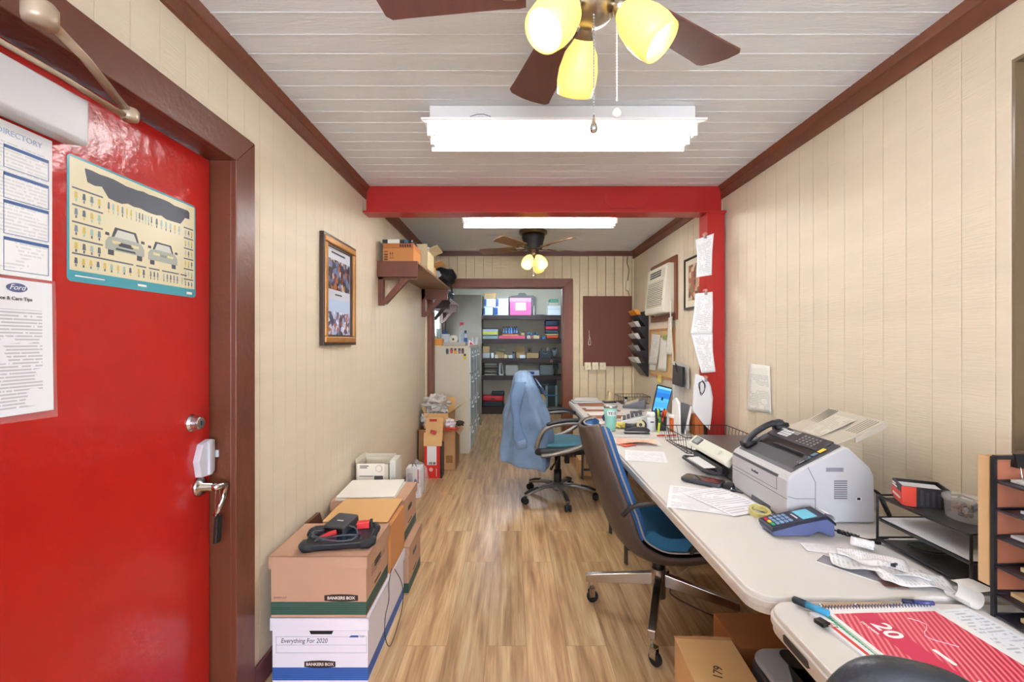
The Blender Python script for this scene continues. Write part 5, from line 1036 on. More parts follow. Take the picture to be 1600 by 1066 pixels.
MB(X).tube([(.165+.02*math.sin(k*.9), -.045-.012*k, .0134) for k in range(9)], .0008, 5).build('pen_marks', mat('#E7B9C4', .5), t)
q = MB(X)
for i in range(34): q.tube([(.012+.0075*i, -.006, .008), (.012+.0075*i, -.004, .016), (.012+.0075*i, .004, .017), (.012+.0075*i, .006, .006)], .0009, 5)
q.build('spiral_binding', mat('#3B4A7E', .3, .6), t, kind='stuff')
t = thing('ledger_book', 'green and red edged ledger lying under the left side of the red calendar', 'book', (.71, .85, TB), R(3))
X = Matrix.Translation((.690, 1.040, TB)) @ Matrix.Rotation(R(5), 4, 'Z')
MB(X).box(0, .09, -.42, 0, .0005, .0072).build('pages', mat('#E6E6E8', .5), t)
MB(X).box(.008, .016, -.42, -.03, .0072, .0075).build('red_band', mat('#D64038', .4), t)
MB(X).box(.026, .050, -.42, -.012, .0072, .0076).build('green_band', stripes_mat('#1F8A57', '#37A872', '#7CC79C', 40, 90), t)
t = thing('clipboard_strip', 'tan binding board with three silver rivets behind the red calendar', 'clipboard', (.86, 1.07, TB))
MB().prism([(.715, 1.045), (.93, 1.052), (.935, 1.082), (.70, 1.078)], 'z', TB+.0005, TB+.006).build('board', mat('#B59B7A', .6), t)
for xx in (.735, .82, .905): MB(Matrix.Translation((xx, 1.066, TB+.006))).lathe([(.006, 0), (.006, .003), (.003, .006), (.001, .0065)], n=14).build('rivet', CHROME, t, smooth=True)
def pen(label, a, b_, col, tip, r=.005):
    a, b_ = Vector(a), Vector(b_); t = thing('pen', label, 'pen', tuple(a))
    MB().tube([a, a.lerp(b_, .02), a.lerp(b_, .62)], [r*.7, r, r], 12).build('barrel', col, t, smooth=True)
    MB().tube([a.lerp(b_, .62), a.lerp(b_, .96), b_], [r*1.12, r*1.12, r*.7], 12).build('cap', tip, t, smooth=True); return t
pen('dark blue marker pen with a light blue tip at the corner of the red calendar', (.722, 1.02, TB+.016), (.680, 1.085, TB+.012), mat('#3F9CC8', .4), mat('#2B3440', .5), .0075)
pen('navy pen lying on the tan board by the right silver rivet', (.99, 1.050, TB+.022), (.935, 1.075, TB+.013), mat('#3A3E6E', .35), mat('#2A2C44', .35), .005)
t = thing('binder_clip', 'small black binder clip on the left edge of the green edged ledger', 'clip', (.69, .99, TB+.008))
MB().ob((.688, .995, TB+.012), (.022, .024, .010), (0, 0, .3)).build('clip_body', BLACK, t, bevel=.003)
MB().tube([(.695, .985, TB+.012), (.71, .975, TB+.013), (.712, .985, TB+.013), (.697, 1.0, TB+.012)], .001, 6).build('clip_arm', CHROME, t)
sheet_on('paper_form', 'handwritten form lying right of the calendar top, near the wire sorter', 1.035, .975, .12, .17, 6, papermat('#E9EAEC', '#54606C', 16, 9, 21, .5, .08, .05, .6), TB+.001, .0006, 2)
sheet_on('paper_form', 'pale printed form running along the right edge of the calendar', 1.055, .76, .16, .30, 4, papermat('#E6E8E9', '#8C969E', 30, 14, 23, .5, .06, .05, .5), TB+.001, .0006, 5)
# near chair, only its rounded top is in view
t = thing('office_chair', 'black leather chair whose rounded back just rises at the bottom edge', 'chair', (.50, .34, 0), R(-8))
X = Matrix.Translation((.485, .545, 0)) @ Matrix.Rotation(R(-24), 4, 'Z'); LE = mat('#33363D', .32, bump=.15, bs=200)
def hb(u, v):
    a = 2*PI*u; e = PI*(v-.5); ce = math.copysign(abs(math.cos(e))**.55, math.cos(e)); se = math.copysign(abs(math.sin(e))**.75, math.sin(e))
    ca = math.copysign(abs(math.cos(a))**.8, math.cos(a)); sa = math.sin(a)
    return Vector((.125*ce*ca*(1-.25*se), .042*ce*sa-.02*se, .806+.187*se))
MB(X).grid(hb, 40, 28).build('backrest', LE, t, smooth=True)
X0 = Matrix.Translation((.43, .33, 0)) @ Matrix.Rotation(R(-24), 4, 'Z')
MB(X0).prism(rrect(-.22, .22, -.20, .20, .08, 6), 'z', .44, .51).build('seat', LE, t, bevel=.02, seg=3)
MB(X0).tube([(0, .0, .42), (0, .16, .42), (0, .225, .46), (0, .225, .72)], [.02, .02, .018, .014], 10, flat=.6).build('back_bar', BLACK, t)
MB(X0).cyl((0, 0, .09), (0, 0, .44), .026).build('gas_column', BLACK, t)
for k in range(5):
    A = X0 @ Matrix.Rotation(R(72*k+10), 4, 'Z'); lg = MB(A).tube([(.0, 0, .10), (.26, 0, .07)], [.026, .018], 10, flat=.7).build('base_leg', BLACK, t)
    MB(A).cyl((.27, -.02, .028), (.27, .02, .028), .028, n=18).build('caster', RUB, lg)
# floor under the near table
t = carton('cardboard_box', 'tan carton hand-marked 179 on the floor under the near table', 'box', .607, .815, 1.36, 1.70, .001, .25, CARDL, tape=False, rz=R(-4))
text('179', .042, (.700, 1.52, .2515), (.42, .9, 0), (-.9, .42, 0), mat('#3A3026', .6), t, 'handwriting')
MB(Matrix.Translation((.711, 1.53, 0)) @ Matrix.Rotation(R(-4), 4, 'Z')).prism([(-.104, .16), (-.107, .17), (.02, .180), (.104, .175), (.104, .16)], 'z', .2503, .2515).build('raised_edge', CARD, t)
carton('cardboard_box', 'low orange-brown carton behind the printer on the floor under the near table', 'box', .845, 1.25, 1.66, 1.88, .001, .235, mat('#A8693C', .7), tape=False)
t = thing('floor_printer', 'silver and black inkjet printer standing on the floor under the near table', 'printer', (1.05, 1.38, 0))
MB().prism(rrect(.832, 1.25, 1.16, 1.60, .07, 6), 'z', .001, .265).build('printer_body', mat('#3A3B40', .45), t, bevel=.01)
MB().prism(rrect(.838, 1.245, 1.165, 1.595, .065, 6), 'z', .265, .285).build('lid', mat('#A9ACB2', .35), t, bevel=.008)
MB().prism(rrect(.93, 1.24, 1.30, 1.58, .03, 4), 'z', .285, .288).build('scanner_glass_lid', mat('#1D1E24', .15), t)
MB().prism([(.885, 1.40), (.925, 1.50), (.965, 1.48), (.965, 1.20), (.89, 1.20)], 'z', .285, .288).build('control_panel', mat('#26272E', .3), t)
for i in range(3): MB().ob((.918, 1.42-.035*i, .2885), (.012, .006, .001), (0, 0, .4)).build('key', WHITE, t)
MB().tube(smooth_pts([(.86, 2.7, .008), (.92, 2.55, .008), (.86, 2.42, .008), (.98, 2.25, .008), (1.15, 2.1, .008), (1.2, 1.95, .008), (1.32, 1.9, .008)], 8), .0035, 8).build('cable', mat('#4A4038', .5), label='long dark cord snaking over the floor under the long table', cat='cable', smooth=True)
MB().tube(smooth_pts([(.80, 2.62, .012), (.98, 2.62, .012), (1.08, 2.48, .25), (1.2, 2.40, .5), (1.30, 2.36, .66)], 8), .003, 8).build('cable', mat('#C9BBA6', .5), label='pale cord rising from the floor beneath the long table', cat='cable', smooth=True)
carton('cardboard_box', 'small tan carton on the floor deep under the far desk', 'box', .68, .86, 4.55, 4.75, .001, .17, CARDL)
# ---------------------------------------------------------------- wire basket
t = thing('wire_basket', 'black wire basket between the inkjet printer and the red post', 'basket', (1.17, 2.69, TZ))
def wbasket(t, x0, x1, y0, y1, z0, z1, fl=.018, n=14, r=.0016):
    MB().tube([(x0-fl, y0-fl, z1), (x1+fl, y0-fl, z1), (x1+fl, y1+fl, z1), (x0-fl, y1+fl, z1)], r*1.7, 6, closed=True).build('rim', BLACK, t)
    b = MB(); b.tube([(x0, y0, z0), (x1, y0, z0), (x1, y1, z0), (x0, y1, z0)], r*1.3, 6, closed=True)
    for i in range(n+1):
        x = x0+(x1-x0)*i/n; k = (i/n-.5)*2*fl; b.tube([(x+k, y0-fl, z1), (x, y0, z0), (x, y1, z0), (x+k, y1+fl, z1)], r, 5)
    m = max(3, int(n*.7))
    for i in range(m+1):
        y = y0+(y1-y0)*i/m; k = (i/m-.5)*2*fl; b.tube([(x0-fl, y+k, z1), (x0, y, z0), (x1, y, z0), (x1+fl, y+k, z1)], r, 5)
    b.build('wire_body', BLACK, t)
wbasket(t, .985, 1.36, 2.52, 2.86, TZ+.003, TZ+.095, .016)
sheet_on('paper', 'white papers lying inside the black wire basket by the printer', 1.15, 2.69, .27, .22, 12, WHITE, TZ+.008, .006, 3)
# ---------------------------------------------------------------- far desk
def A(x, y): return (x, y, TZ)
t = thing('tumbler', 'mint green insulated tumbler with a steel rim and a name badge on the far desk', 'tumbler', (.695, 3.16, TZ)); TT = Matrix.Translation((.695, 3.16, TZ))
MB(TT).lathe([(.035, .012), (.037, .05), (.040, .095), (.043, .10), (.047, .165)], n=40).build('tumbler_body', mat('#8FCFC2', .35), t, smooth=True)
MB(TT).lathe([(.034, .0005), (.035, .002), (.035, .012)], n=40).lathe([(.0475, .165), (.048, .180), (.046, .182)], n=40).build('steel_band', CHROME, t, smooth=True)
MB(TT).lathe([(.046, .181), (.046, .188), (.040, .190), (.001, .190)], n=40).build('lid', mat('#DFE6E6', .1, alpha=.6), t, smooth=True)
b = MB(TT)
def bd(u, v): a = R(-88+(u-.5)*88); r = .0452+.004*(v-.5)*.9; return Vector((r*1.03*math.cos(a), r*1.03*math.sin(a), .114+.034*v))
b.grid(bd, 12, 2); b.build('badge', mat('#E9EBEA', .4), t)
def bent_text(s, size, T, r, ang0, z, mt, par):
    cu = bpy.data.curves.new('t', 'FONT'); cu.body = s; cu.size = size; cu.align_x = 'CENTER'; cu.align_y = 'CENTER'; cu.extrude = .0004; cu.offset = .0006
    ob = bpy.data.objects.new('t', cu); C.objects.link(ob); me0 = bpy.data.meshes.new_from_object(ob.evaluated_get(bpy.context.evaluated_depsgraph_get()))
    b = MB(T); b.add([(((r+v.co.z)*math.cos(R(ang0)+v.co.x/r)), ((r+v.co.z)*math.sin(R(ang0)+v.co.x/r)), z+v.co.y) for v in me0.vertices], [tuple(p.vertices) for p in me0.polygons])
    bpy.data.objects.remove(ob); b.build('lettering', mt, par)
bent_text('YETI', .029, TT, .0476, -88, .131, mat('#15171C', .6), t)
t = thing('pill_bottle', 'white plastic supplement bottle with a ribbed cap on the far desk', 'bottle', (1.0, 3.2, TZ)); TT = Matrix.Translation((.985, 3.18, TZ))
MB(TT).lathe([(.028, .001), (.031, .006), (.031, .085), (.024, .10)], n=28).build('bottle_body', mat('#DADCDD', .4), t, smooth=True)
MB(TT).lathe([(.027, .10), (.027, .128), (.024, .132), (.001, .132)], n=28).build('cap', WHITE, t, smooth=True)
MB(TT).prism([(-.012, .062), (.012, .062), (.012, .070), (-.012, .070)], 'y', -.0325, -.0312).build('print', DARK, t)
t = thing('pen_cup', 'dark mesh pen cup crowded with markers and highlighters', 'pen holder', (1.07, 3.22, TZ))
MB(Matrix.Translation((1.065, 3.20, TZ))).lathe([(.036, .001), (.040, .095), (.038, .095), (.034, .004), (.001, .004)], n=28, cap=False).build('cup', mat('#2A2C30', .4), t, smooth=True)
pc = [((1.045, 3.19), (1.035, 3.17), '#C9D23A', '#B8C42E', 'yellow-green highlighter leaning left in the pen cup'), ((1.06, 3.18), (1.065, 3.15), '#D33B2C', '#B82A22', 'red marker standing at the front of the pen cup'), ((1.075, 3.2), (1.09, 3.17), '#E2772A', '#D8641C', 'orange marker leaning right in the pen cup'), ((1.07, 3.21), (1.06, 3.23), '#2E7F6B', '#276B5B', 'green marker at the back of the pen cup'), ((1.05, 3.21), (1.04, 3.24), '#2A3A6A', '#1E2A50', 'navy pen at the back of the pen cup'), ((1.08, 3.215), (1.10, 3.23), '#26272B', '#1A1B1E', 'black pen at the back right of the pen cup')]
for (a, b_, c1, c2, lb) in pc: pen(lb, (a[0], a[1], TZ+.006), (b_[0], b_[1], TZ+.15), mat(c1, .4), mat(c2, .4), .0065)
t = thing('plastic_tub', 'orange and white capped glue pot beside the pen cup', 'pot', (1.115, 3.16, TZ)); TT = Matrix.Translation((1.125, 3.14, TZ))
MB(TT).lathe([(.020, .001), (.022, .09), (.018, .10)], n=22).build('pot_body', mat('#D86A2C', .4), t, smooth=True)
MB(TT).lathe([(.026, .10), (.026, .12), (.001, .122)], n=22).build('cap', WHITE, t, smooth=True)
t = thing('highlighter', 'yellow-green highlighter standing in front of the pen cup', 'pen', (1.02, 3.08, TZ))
MB().tube([(1.008, 3.09, TZ+.002), (1.02, 3.10, TZ+.07)], .008, 12).build('barrel', mat('#C8D838', .4), t, smooth=True)
MB().tube([(1.02, 3.10, TZ+.07), (1.026, 3.105, TZ+.108)], [.009, .009], 12).build('cap', mat('#4A8A3A', .4), t, smooth=True)
t = thing('stapler', 'black desk stapler lying in front of the tape dispenser', 'stapler', (.86, 3.06, TZ)); X = Matrix.Translation((.855, 3.07, TZ)) @ Matrix.Rotation(R(-6), 4, 'Z')
MB(X).prism([(-.085, .002), (.085, .002), (.085, .010), (-.085, .010)], 'y', -.018, .018).build('base', BLACK, t, bevel=.002)
MB(X).prism([(-.085, .020), (.05, .018), (.085, .014), (.088, .030), (.06, .045), (-.02, .048), (-.082, .034)], 'y', -.015, .015).build('arm', mat('#2B2D31', .4), t, bevel=.004)
MB(X).box(-.08, .05, -.011, .011, .012, .019).build('magazine', CHROME, t)
t = thing('tape_dispenser', 'dark grey tape dispenser behind the stapler on the far desk', 'tape dispenser', (.93, 3.16, TZ)); X = Matrix.Translation((.885, 3.20, TZ)) @ Matrix.Rotation(R(-20), 4, 'Z')
MB(X).prism([(-.07, .001), (.075, .001), (.075, .05), (.05, .075), (.02, .06), (-.03, .03), (-.075, .045)], 'y', -.024, .024).build('body', mat('#3B3C40', .4), t, bevel=.006)
MB(X @ Matrix.Translation((.035, .026, .045)) @ Matrix.Rotation(PI/2, 4, 'X')).lathe([(.012, -.004), (.028, -.004), (.028, .056), (.012, .056), (.012, -.004)], n=24, cap=False).build('tape_roll', mat('#D8CFA4', .3), t)
t = thing('adding_machine', 'white adding machine with dark keys behind the tape dispenser', 'calculator', (.93, 3.5, TZ)); X = Matrix.Translation((.97, 3.52, TZ)) @ Matrix.Rotation(R(-14), 4, 'Z')
MB(X).prism([(-.11, .004), (.12, .004), (.12, .07), (.10, .075), (-.11, .02)], 'y', -.11, .11) .build('case', mat('#DADBD8', .4), t, bevel=.004)
q = MB(X)
for i in range(5):
    for j in range(6): q.ob((-.085+.03*i, -.08+.03*j, .034+.0083*i*1.35-.002), (.022, .022, .008), (0, -.26, 0))
q.build('keys', mat('#55585E', .5), t)
t = thing('snack_wrapper', 'orange and blue crumpled snack wrapper behind the tumbler', 'wrapper', (.84, 3.55, TZ))
crumple(MB(), (.785, 3.58, TZ+.03), (.05, .04, .028), 23).build('wrapper_foil', mat('#C9622C', .35, var=.3, vs=20), t)
crumple(MB(), (.738, 3.56, TZ+.025), (.022, .025, .022), 29).build('blue_end', mat('#2A3A66', .35), t)
crumple(MB(), (.80, 3.28, TZ+.020), (.045, .05, .018), 31).build('glove', mat('#D8C468', .5), label='yellow rag or glove lying behind the stapler', cat='cloth')
t = thing('safety_glasses', 'amber safety glasses lying left of the tumbler', 'glasses', (.65, 3.3, TZ))
for s_ in (-1, 1): MB().tube([(.655+s_*.028+.024*math.cos(a), 3.28+.018*math.sin(a), TZ+.008) for a in [2*PI*i/14 for i in range(14)]], .003, 6, closed=True).build('lens_rim', mat('#8A6A34', .3), t)
MB().tube([(.60, 3.28, TZ+.008), (.60, 3.40, TZ+.006)], .0025, 6).tube([(.71, 3.28, TZ+.008), (.70, 3.40, TZ+.006)], .0025, 6).build('temple', mat('#6A4A2A', .3), t)
FB = mat('#9C6445', .6)
def folder(label, cx, cy, w, l, rz, z, m=FB):
    X = Matrix.Translation((cx, cy, z)) @ Matrix.Rotation(R(rz), 4, 'Z')
    return MB(X).prism([(-w/2, -l/2), (w/2, -l/2), (w/2, l/2), (w/4, l/2), (w/4-.02, l/2+.015), (-w/6, l/2+.015), (-w/6-.02, l/2), (-w/2, l/2)], 'z', 0, .004).build('file_folder', m, label=label, cat='folder', bevel=.001)
folder('brown file folder at the near end of the row on the far desk', .80, 3.78, .30, .22, 0, TZ+.0005)
sheet_on('paper', 'white sheet on the nearest brown file folder', .80, 3.88, .28, .17, 3, WHITE, TZ+.006, .001, 2)
folder('brown file folder in the middle of the row on the far desk', .82, 4.14, .32, .18, 2, TZ+.0005)
sheet_on('paper', 'white sheet on the middle brown file folder', .84, 4.19, .30, .15, -3, WHITE, TZ+.006, .001, 4)
folder('brown file folder at the far end of the row on the far desk', .84, 4.44, .36, .16, 0, TZ+.0005)
sheet_on('paper', 'loose white sheet right of the tumbler on the far desk', 1.06, 3.95, .21, .28, -20, WHITE, TZ+.001, .001, 4)
t = thing('notebook', 'white pads with a black cover at the far left corner of the far desk', 'notebook', (.80, 4.62, TZ)); X = Matrix.Translation((.79, 4.64, TZ)) @ Matrix.Rotation(R(4), 4, 'Z')
MB(X).box(-.17, .13, -.09, .11, .001, .006).build('cover', DARK, t); MB(X).sheet((-.16, -.085, .024), (.10, -.085, .020), (.12, .10, .04), (-.12, .10, .034), 6, 6, 0, lambda u, v: .004*math.sin(u*5)).box(-.16, .12, -.085, .10, .006, .016).build('pages', WHITE, t)
t = thing('wire_basket', 'black wire tray against the back wall on the far desk', 'basket', (1.22, 4.62, TZ)); wbasket(t, 1.10, 1.38, 4.50, 4.74, TZ+.003, TZ+.075, .01, 10)
t = thing('beige_stand', 'small beige stand with a black foot left of the far wire tray', 'stand', (1.0, 4.62, TZ))
MB().prism([(.955, TZ+.014), (1.055, TZ+.014), (1.03, TZ+.04), (1.015, TZ+.12), (.995, TZ+.12), (.985, TZ+.04)], 'y', 4.60, 4.66).build('stand_body', mat('#C9B890', .4), t, bevel=.008)
MB().box(.94, 1.07, 4.58, 4.68, TZ+.001, TZ+.014).build('foot', BLACK, t, bevel=.003)
t = thing('ink_bottle', 'small clear bottle with a black lid inside the far wire tray', 'bottle', (1.17, 4.55, TZ))
MB(Matrix.Translation((1.16, 4.56, TZ+.005))).lathe([(.022, 0), (.022, .035), (.015, .042)], n=20).build('glass', mat('#B9BCC4', .2), t); MB(Matrix.Translation((1.16, 4.56, TZ+.047))).lathe([(.016, 0), (.016, .018), (.001, .018)], n=20).build('lid', BLACK, t)
t = thing('desk_phone', 'grey desk telephone with a cream keypad plate in front of the far wire tray', 'telephone', (1.18, 4.3, TZ)); X = Matrix.Translation((1.17, 4.30, TZ)) @ Matrix.Rotation(R(-18), 4, 'Z')
MB(X).prism([(-.10, .002), (.11, .002), (.11, .08), (.09, .085), (-.10, .025)], 'y', -.10, .10).build('phone_body', mat('#6E6F76', .45), t, bevel=.005)
MB(X).ob((-.02, 0, .052), (.13, .16, .006), (0, -.31, 0)).build('face_plate', mat('#CFC6AE', .4), t, bevel=.001)
t = thing('laptop', 'grey laptop base lying open in front of the desk telephone', 'laptop', (1.08, 4.1, TZ)); X = Matrix.Translation((1.14, 3.82, TZ+.004)) @ Matrix.Rotation(R(-8), 4, 'Z')
MB(X).prism(rrect(-.12, .12, -.10, .10, .012, 3), 'z', .002, .018).build('base', mat('#7C8088', .4), t, bevel=.003); MB(X).box(-.10, .10, -.02, .085, .018, .0195).build('keyboard', mat('#3A3C42', .5), t)
t = thing('tablet_screen', 'blue lit tablet in a dark case leaning against the right wall', 'tablet', (1.32, 4.0, TZ))
a0 = aty(1018, 641, 3.98); a1 = aty(1041, 647, 3.98); a2 = aty(1051, 607, 4.06); a3 = aty(1027, 601, 4.06); a0.z = TZ+.008; a1.z = TZ+.002
MB().sheet(a0, a1, a2, a3, 1, 1).build('case', BLACK, t, solid=.012)
def ins(k, o): c = (a0+a1+a2+a3)/4; n_ = (a1-a0).cross(a3-a0).normalized(); return [c+(p-c)*k+n_*o for p in (a0, a1, a2, a3)]
sm = bpy.data.materials.new('m_screen'); sm.use_nodes = True; nt = sm.node_tree; pb = nt.nodes['Principled BSDF']; tc = nt.nodes.new('ShaderNodeTexCoord'); sp = nt.nodes.new('ShaderNodeSeparateXYZ'); nt.links.new(tc.outputs['UV'], sp.inputs[0])
cr = nt.nodes.new('ShaderNodeValToRGB'); cr.color_ramp.interpolation = 'CONSTANT'; cs = [(0, '#5FB4E8'), (.12, '#3E9AE0'), (.35, '#4FA8E8'), (.52, '#1F6FC4'), (.75, '#2C84D8'), (.9, '#7FBDE8')]
while len(cr.color_ramp.elements) < len(cs): cr.color_ramp.elements.new(.5)
for e, (p_, c_) in zip(cr.color_ramp.elements, cs): e.position = p_; e.color = lin(c_)
nt.links.new(sp.outputs[1], cr.inputs[0]); nt.links.new(cr.outputs[0], pb.inputs['Emission Color']); pb.inputs['Emission Strength'].default_value = .85; pb.inputs['Base Color'].default_value = (.01, .02, .03, 1)
MB().sheet(*ins(.90, .0075), 2, 6).build('display', sm, t)
MB().sheet(*[p for p in ins(.12, .0085)], 1, 1).build('dark_bar', DARK, t)
t = thing('document_holder', 'white vertical divider standing by the pen cup', 'divider', (1.14, 3.05, TZ))
MB().prism([(3.02, TZ+.001), (3.16, TZ+.001), (3.15, TZ+.22), (3.09, TZ+.245), (3.03, TZ+.21)], 'x', 1.125, 1.140).build('divider_plate', WHITE, t, bevel=.003)
t = thing('book', 'grey book leaning beside the white divider', 'book', (1.19, 3.1, TZ))
MB(Matrix.Translation((1.165, 3.1, TZ+.004)) @ Matrix.Rotation(R(12), 4, 'Y')).box(0, .022, -.06, .10, 0, .20).build('cover', mat('#6A6A70', .4), t, bevel=.002)
MB(Matrix.Translation((1.165, 3.1, TZ+.004)) @ Matrix.Rotation(R(12), 4, 'Y')).box(.003, .019, -.0615, -.059, .003, .197).build('pages', WHITE, t)
t = thing('card_box', 'orange card box with a black back strip beside the grey book', 'box', (1.24, 3.05, TZ))
MB().box(1.225, 1.285, 3.03-.03, 3.10, TZ+.001, TZ+.135).build('box_body', mat('#BE6A30', .5), t, bevel=.003); MB().box(1.286, 1.298, 3.0, 3.10, TZ+.001, TZ+.140).build('back_strip', BLACK, t)
pen('red pen lying in front of the wire basket corner', (.965, 2.985, TZ+.006), (1.02, 2.99, TZ+.006), mat('#D8402E', .4), mat('#C8301E', .4), .005)
pen('orange-red pencil lying beside the red pen', (1.03, 2.985, TZ+.006), (1.10, 3.0, TZ+.006), mat('#E06A3A', .4), mat('#D8402E', .4), .005)
# ---------------------------------------------------------------- right wall of the back bay
t = thing('air_conditioner', 'cream window air conditioner set through the right wall in a brown frame', 'air conditioner', (XR, 4.24, 1.62))
b = MB(); frame_ring(b, XR-.018, XR-.001, 3.90, 4.62, 1.565, 2.13, .055); b.build('mounting_frame', BROWN2, t, bevel=.002)
AC = mat('#DDD8C4', .45); ya, yb = 3.975, 4.51
MB().prism([(XR-.002, 1.63), (1.345, 1.63), (1.335, 1.65), (1.372, 2.055), (1.385, 2.075), (XR-.002, 2.075)], 'y', ya, yb).build('casing', AC, t, bevel=.006)
fa = math.atan2(.037, .405); FM = Matrix.Translation((1.335, 0, 1.65)) @ Matrix.Rotation(fa, 4, 'Y')
MB(FM).box(-.002, .004, ya+.05, yb-.05, .045, .285).build('grille_recess', mat('#77726A', .6), t)
q = MB(FM)
for i in range(14): q.ob((-.003, (ya+yb)/2, .053+.0172*i), (.006, yb-ya-.10, .009), (0, .5, 0))
q.build('louvres', AC, t)
q = MB(FM)
for i in range(5):
    for j in range(3): q.box(-.0025, .002, ya+.13+.065*i, ya+.185+.065*i, .325+.022*j, .340+.022*j)
q.build('outlet_vanes', mat('#3C3B3A', .5), t)
MB(FM).box(-.003, .002, ya+.012, ya+.10, .30, .39).build('control_panel', mat('#C9C4B4', .4), t); MB(FM).box(-.004, .001, ya+.03, ya+.06, .10, .106).build('badge', DARK, t)
MB().tube(smooth_pts([(1.405, 3.965, 1.74), (1.40, 3.955, 1.60), (1.415, 3.95, 1.30), (1.42, 3.94, 1.05), (1.39, 3.85, .93), (1.36, 3.75, .85), (1.375, 3.70, .76)], 6), .006, 8).build('power_cord', mat('#D8D4C8', .45), t, smooth=True)
t = thing('file_pocket', 'black five-pocket wall file holding grey and orange folders by the corner', 'wall file', (XR, 4.87, 1.0))
MB().box(XR-.008, XR-.001, 4.74, 5.02, 1.0, 1.70).build('back_plate', BLACK, t)
for k in range(5):
    z = 1.005+.128*k
    MB().prism([(XR-.01, z), (XR-.02, z), (XR-.125, z+.135), (XR-.118, z+.14), (XR-.016, z+.01), (XR-.01, z+.01)], 'y', 4.74, 5.02).prism([(XR-.01, z), (XR-.02, z), (XR-.12, z+.137), (XR-.01, z+.14)], 'y', 4.738, 4.741).build('pocket', mat('#26262A', .35), t)
for k, (c_, n_) in enumerate((('#B9B7B0', 'lowest'), ('#8C8A88', 'second'), ('#C2C0BA', 'middle'), ('#BDBBB4', 'fourth'), ('#D88A24', 'topmost'))):
    z = 1.02+.128*k
    MB().prism([(XR-.018, z), (XR-.014, z), (XR-.110, z+.185), (XR-.155, z+.175)], 'y', 4.755, 5.0).build('file_folder', mat(c_, .5), label=('orange' if k == 4 else 'grey')+' folder standing in the '+n_+' pocket of the black wall file', cat='folder')
t = thing('cork_board', 'wood-framed cork board crowded with papers on the right wall', 'notice board', (XR, 4.3, 1.02))
MB().box(XR-.010, XR-.001, 3.98, 4.66, 1.03, 1.485).build('cork', mat('#C8A878', .8, var=.1, vs=40), t); b = MB(); frame_ring(b, XR-.016, XR-.001, 3.97, 4.67, 1.02, 1.495, .022); b.build('frame', mat('#B07A44', .5), t)
def wall_paper(name, label, quad, X_, m, amp=.006, cat_='paper', seed=1):
    a, b_, c, d = [atx(px, py, X_) for px, py in quad]
    return MB().sheet(a, b_, c, d, 6, 10, 0, lambda u, v: amp*(1-v)*(.6+math.sin(u*4+seed))).build(name, m, label=label, cat=cat_, solid=.0005, smooth=True)
wall_paper('paper', 'long white list pinned on the left of the cork board, front one', [(1014, 568), (1026, 570), (1032, 524), (1019, 522)], XR-.03, papermat('#DCD8CC', '#6A6A66', 34, 8, 31, .6, .08, .03, .5), .004)
wall_paper('paper', 'long white sheet pinned on the right of the long list on the cork board', [(1028, 578), (1041, 581), (1042, 532), (1032, 527)], XR-.024, mat('#DEDACC', .6), .004)
wall_paper('paper', 'small white slip showing below the long list on the cork board', [(1015, 578), (1024, 580), (1026, 566), (1015, 565)], XR-.018, mat('#D8D4C8', .6), .002)
wall_paper('receipt', 'narrow receipt hanging by the cord at the top right of the cork board', [(1042, 554), (1049, 555), (1051, 494), (1044, 497)], XR-.030, papermat('#DAD6C8', '#8A6A5A', 26, 5, 33, .5, .08, .03, .5), .004)
wall_paper('sticky_note', 'yellow sticky note on the lower frame of the cork board', [(1027, 597), (1033, 599), (1034, 587), (1028, 586)], XR-.02, mat('#E2CF6A', .6), .002)
wall_paper('sticky_note', 'small green tag near the top of the cork board', [(1036, 531), (1042, 531), (1043, 524), (1036, 524)], XR-.038, mat('#8FA85A', .6), .001)
t = thing('letter_holder', 'black mesh letter holder with grey papers on the wall between cork board and red post', 'letter holder', (XR, 3.7, 1.08))
p0, p1, p2, p3 = [atx(*q_, XR-.05) for q_ in ((1052, 600), (1067, 605), (1068, 574), (1053, 570))]
MB().sheet(p0, p1, p2, p3, 1, 1).build('holder', mat('#3A3B3F', .4), t, solid=.02)
MB().tube([p3.lerp(p2, .3), p3.lerp(p2, .3)+Vector((-.012, 0, .02)), p3.lerp(p2, .5)+Vector((-.012, 0, -.05))], .003, 6).build('clip', BLACK, t)
q0 = [atx(*q_, XR-.02) for q_ in ((1060, 604), (1077, 608), (1076, 572), (1049, 563))]
MB().sheet(*q0, 2, 2).build('paper', mat('#C9C7C0', .6), label='grey-white papers tucked behind the black mesh letter holder', cat='paper', solid=.002)
wall_paper('receipt', 'long printed receipt taped to the right wall above the fax machine', [(1170, 641), (1206, 648), (1203, 572), (1171, 568)], XR-.004, papermat('#E4E1D8', '#5A6068', 30, 10, 41, .6, .08, .20, .6), .008, 'receipt', 2)
# sheets clipped to the red post
def post_sheet(label, L_, R_, Y, m, amp=.012, seed=1):
    n = len(L_)-1
    def pl(P, v): t_ = v*n; i = min(int(t_), n-1); k = t_-i; return (P[i][0]*(1-k)+P[i+1][0]*k, P[i][1]*(1-k)+P[i+1][1]*k)
    def f(u, v):
        l, r = pl(L_, 1-v), pl(R_, 1-v); p = aty(l[0]*(1-u)+r[0]*u, l[1]*(1-u)+r[1]*u, Y)
        p.y -= amp*(.5+.5*math.sin(u*3+seed+v*2)); return p
    return MB().grid(f, 10, 14).build('paper', m, label=label, cat='paper', solid=.0005, smooth=True)
PS = [papermat('#E9E9EA', '#5F656E', 26, 10, s_, .55, .1, .08, .5) for s_ in (51, 52, 53)]
post_sheet('uppermost printed sheets clipped high on the red post', [(1086, 375), (1088, 400), (1087, 434)], [(1115, 365), (1113, 392), (1112, 430)], 2.995, PS[0])
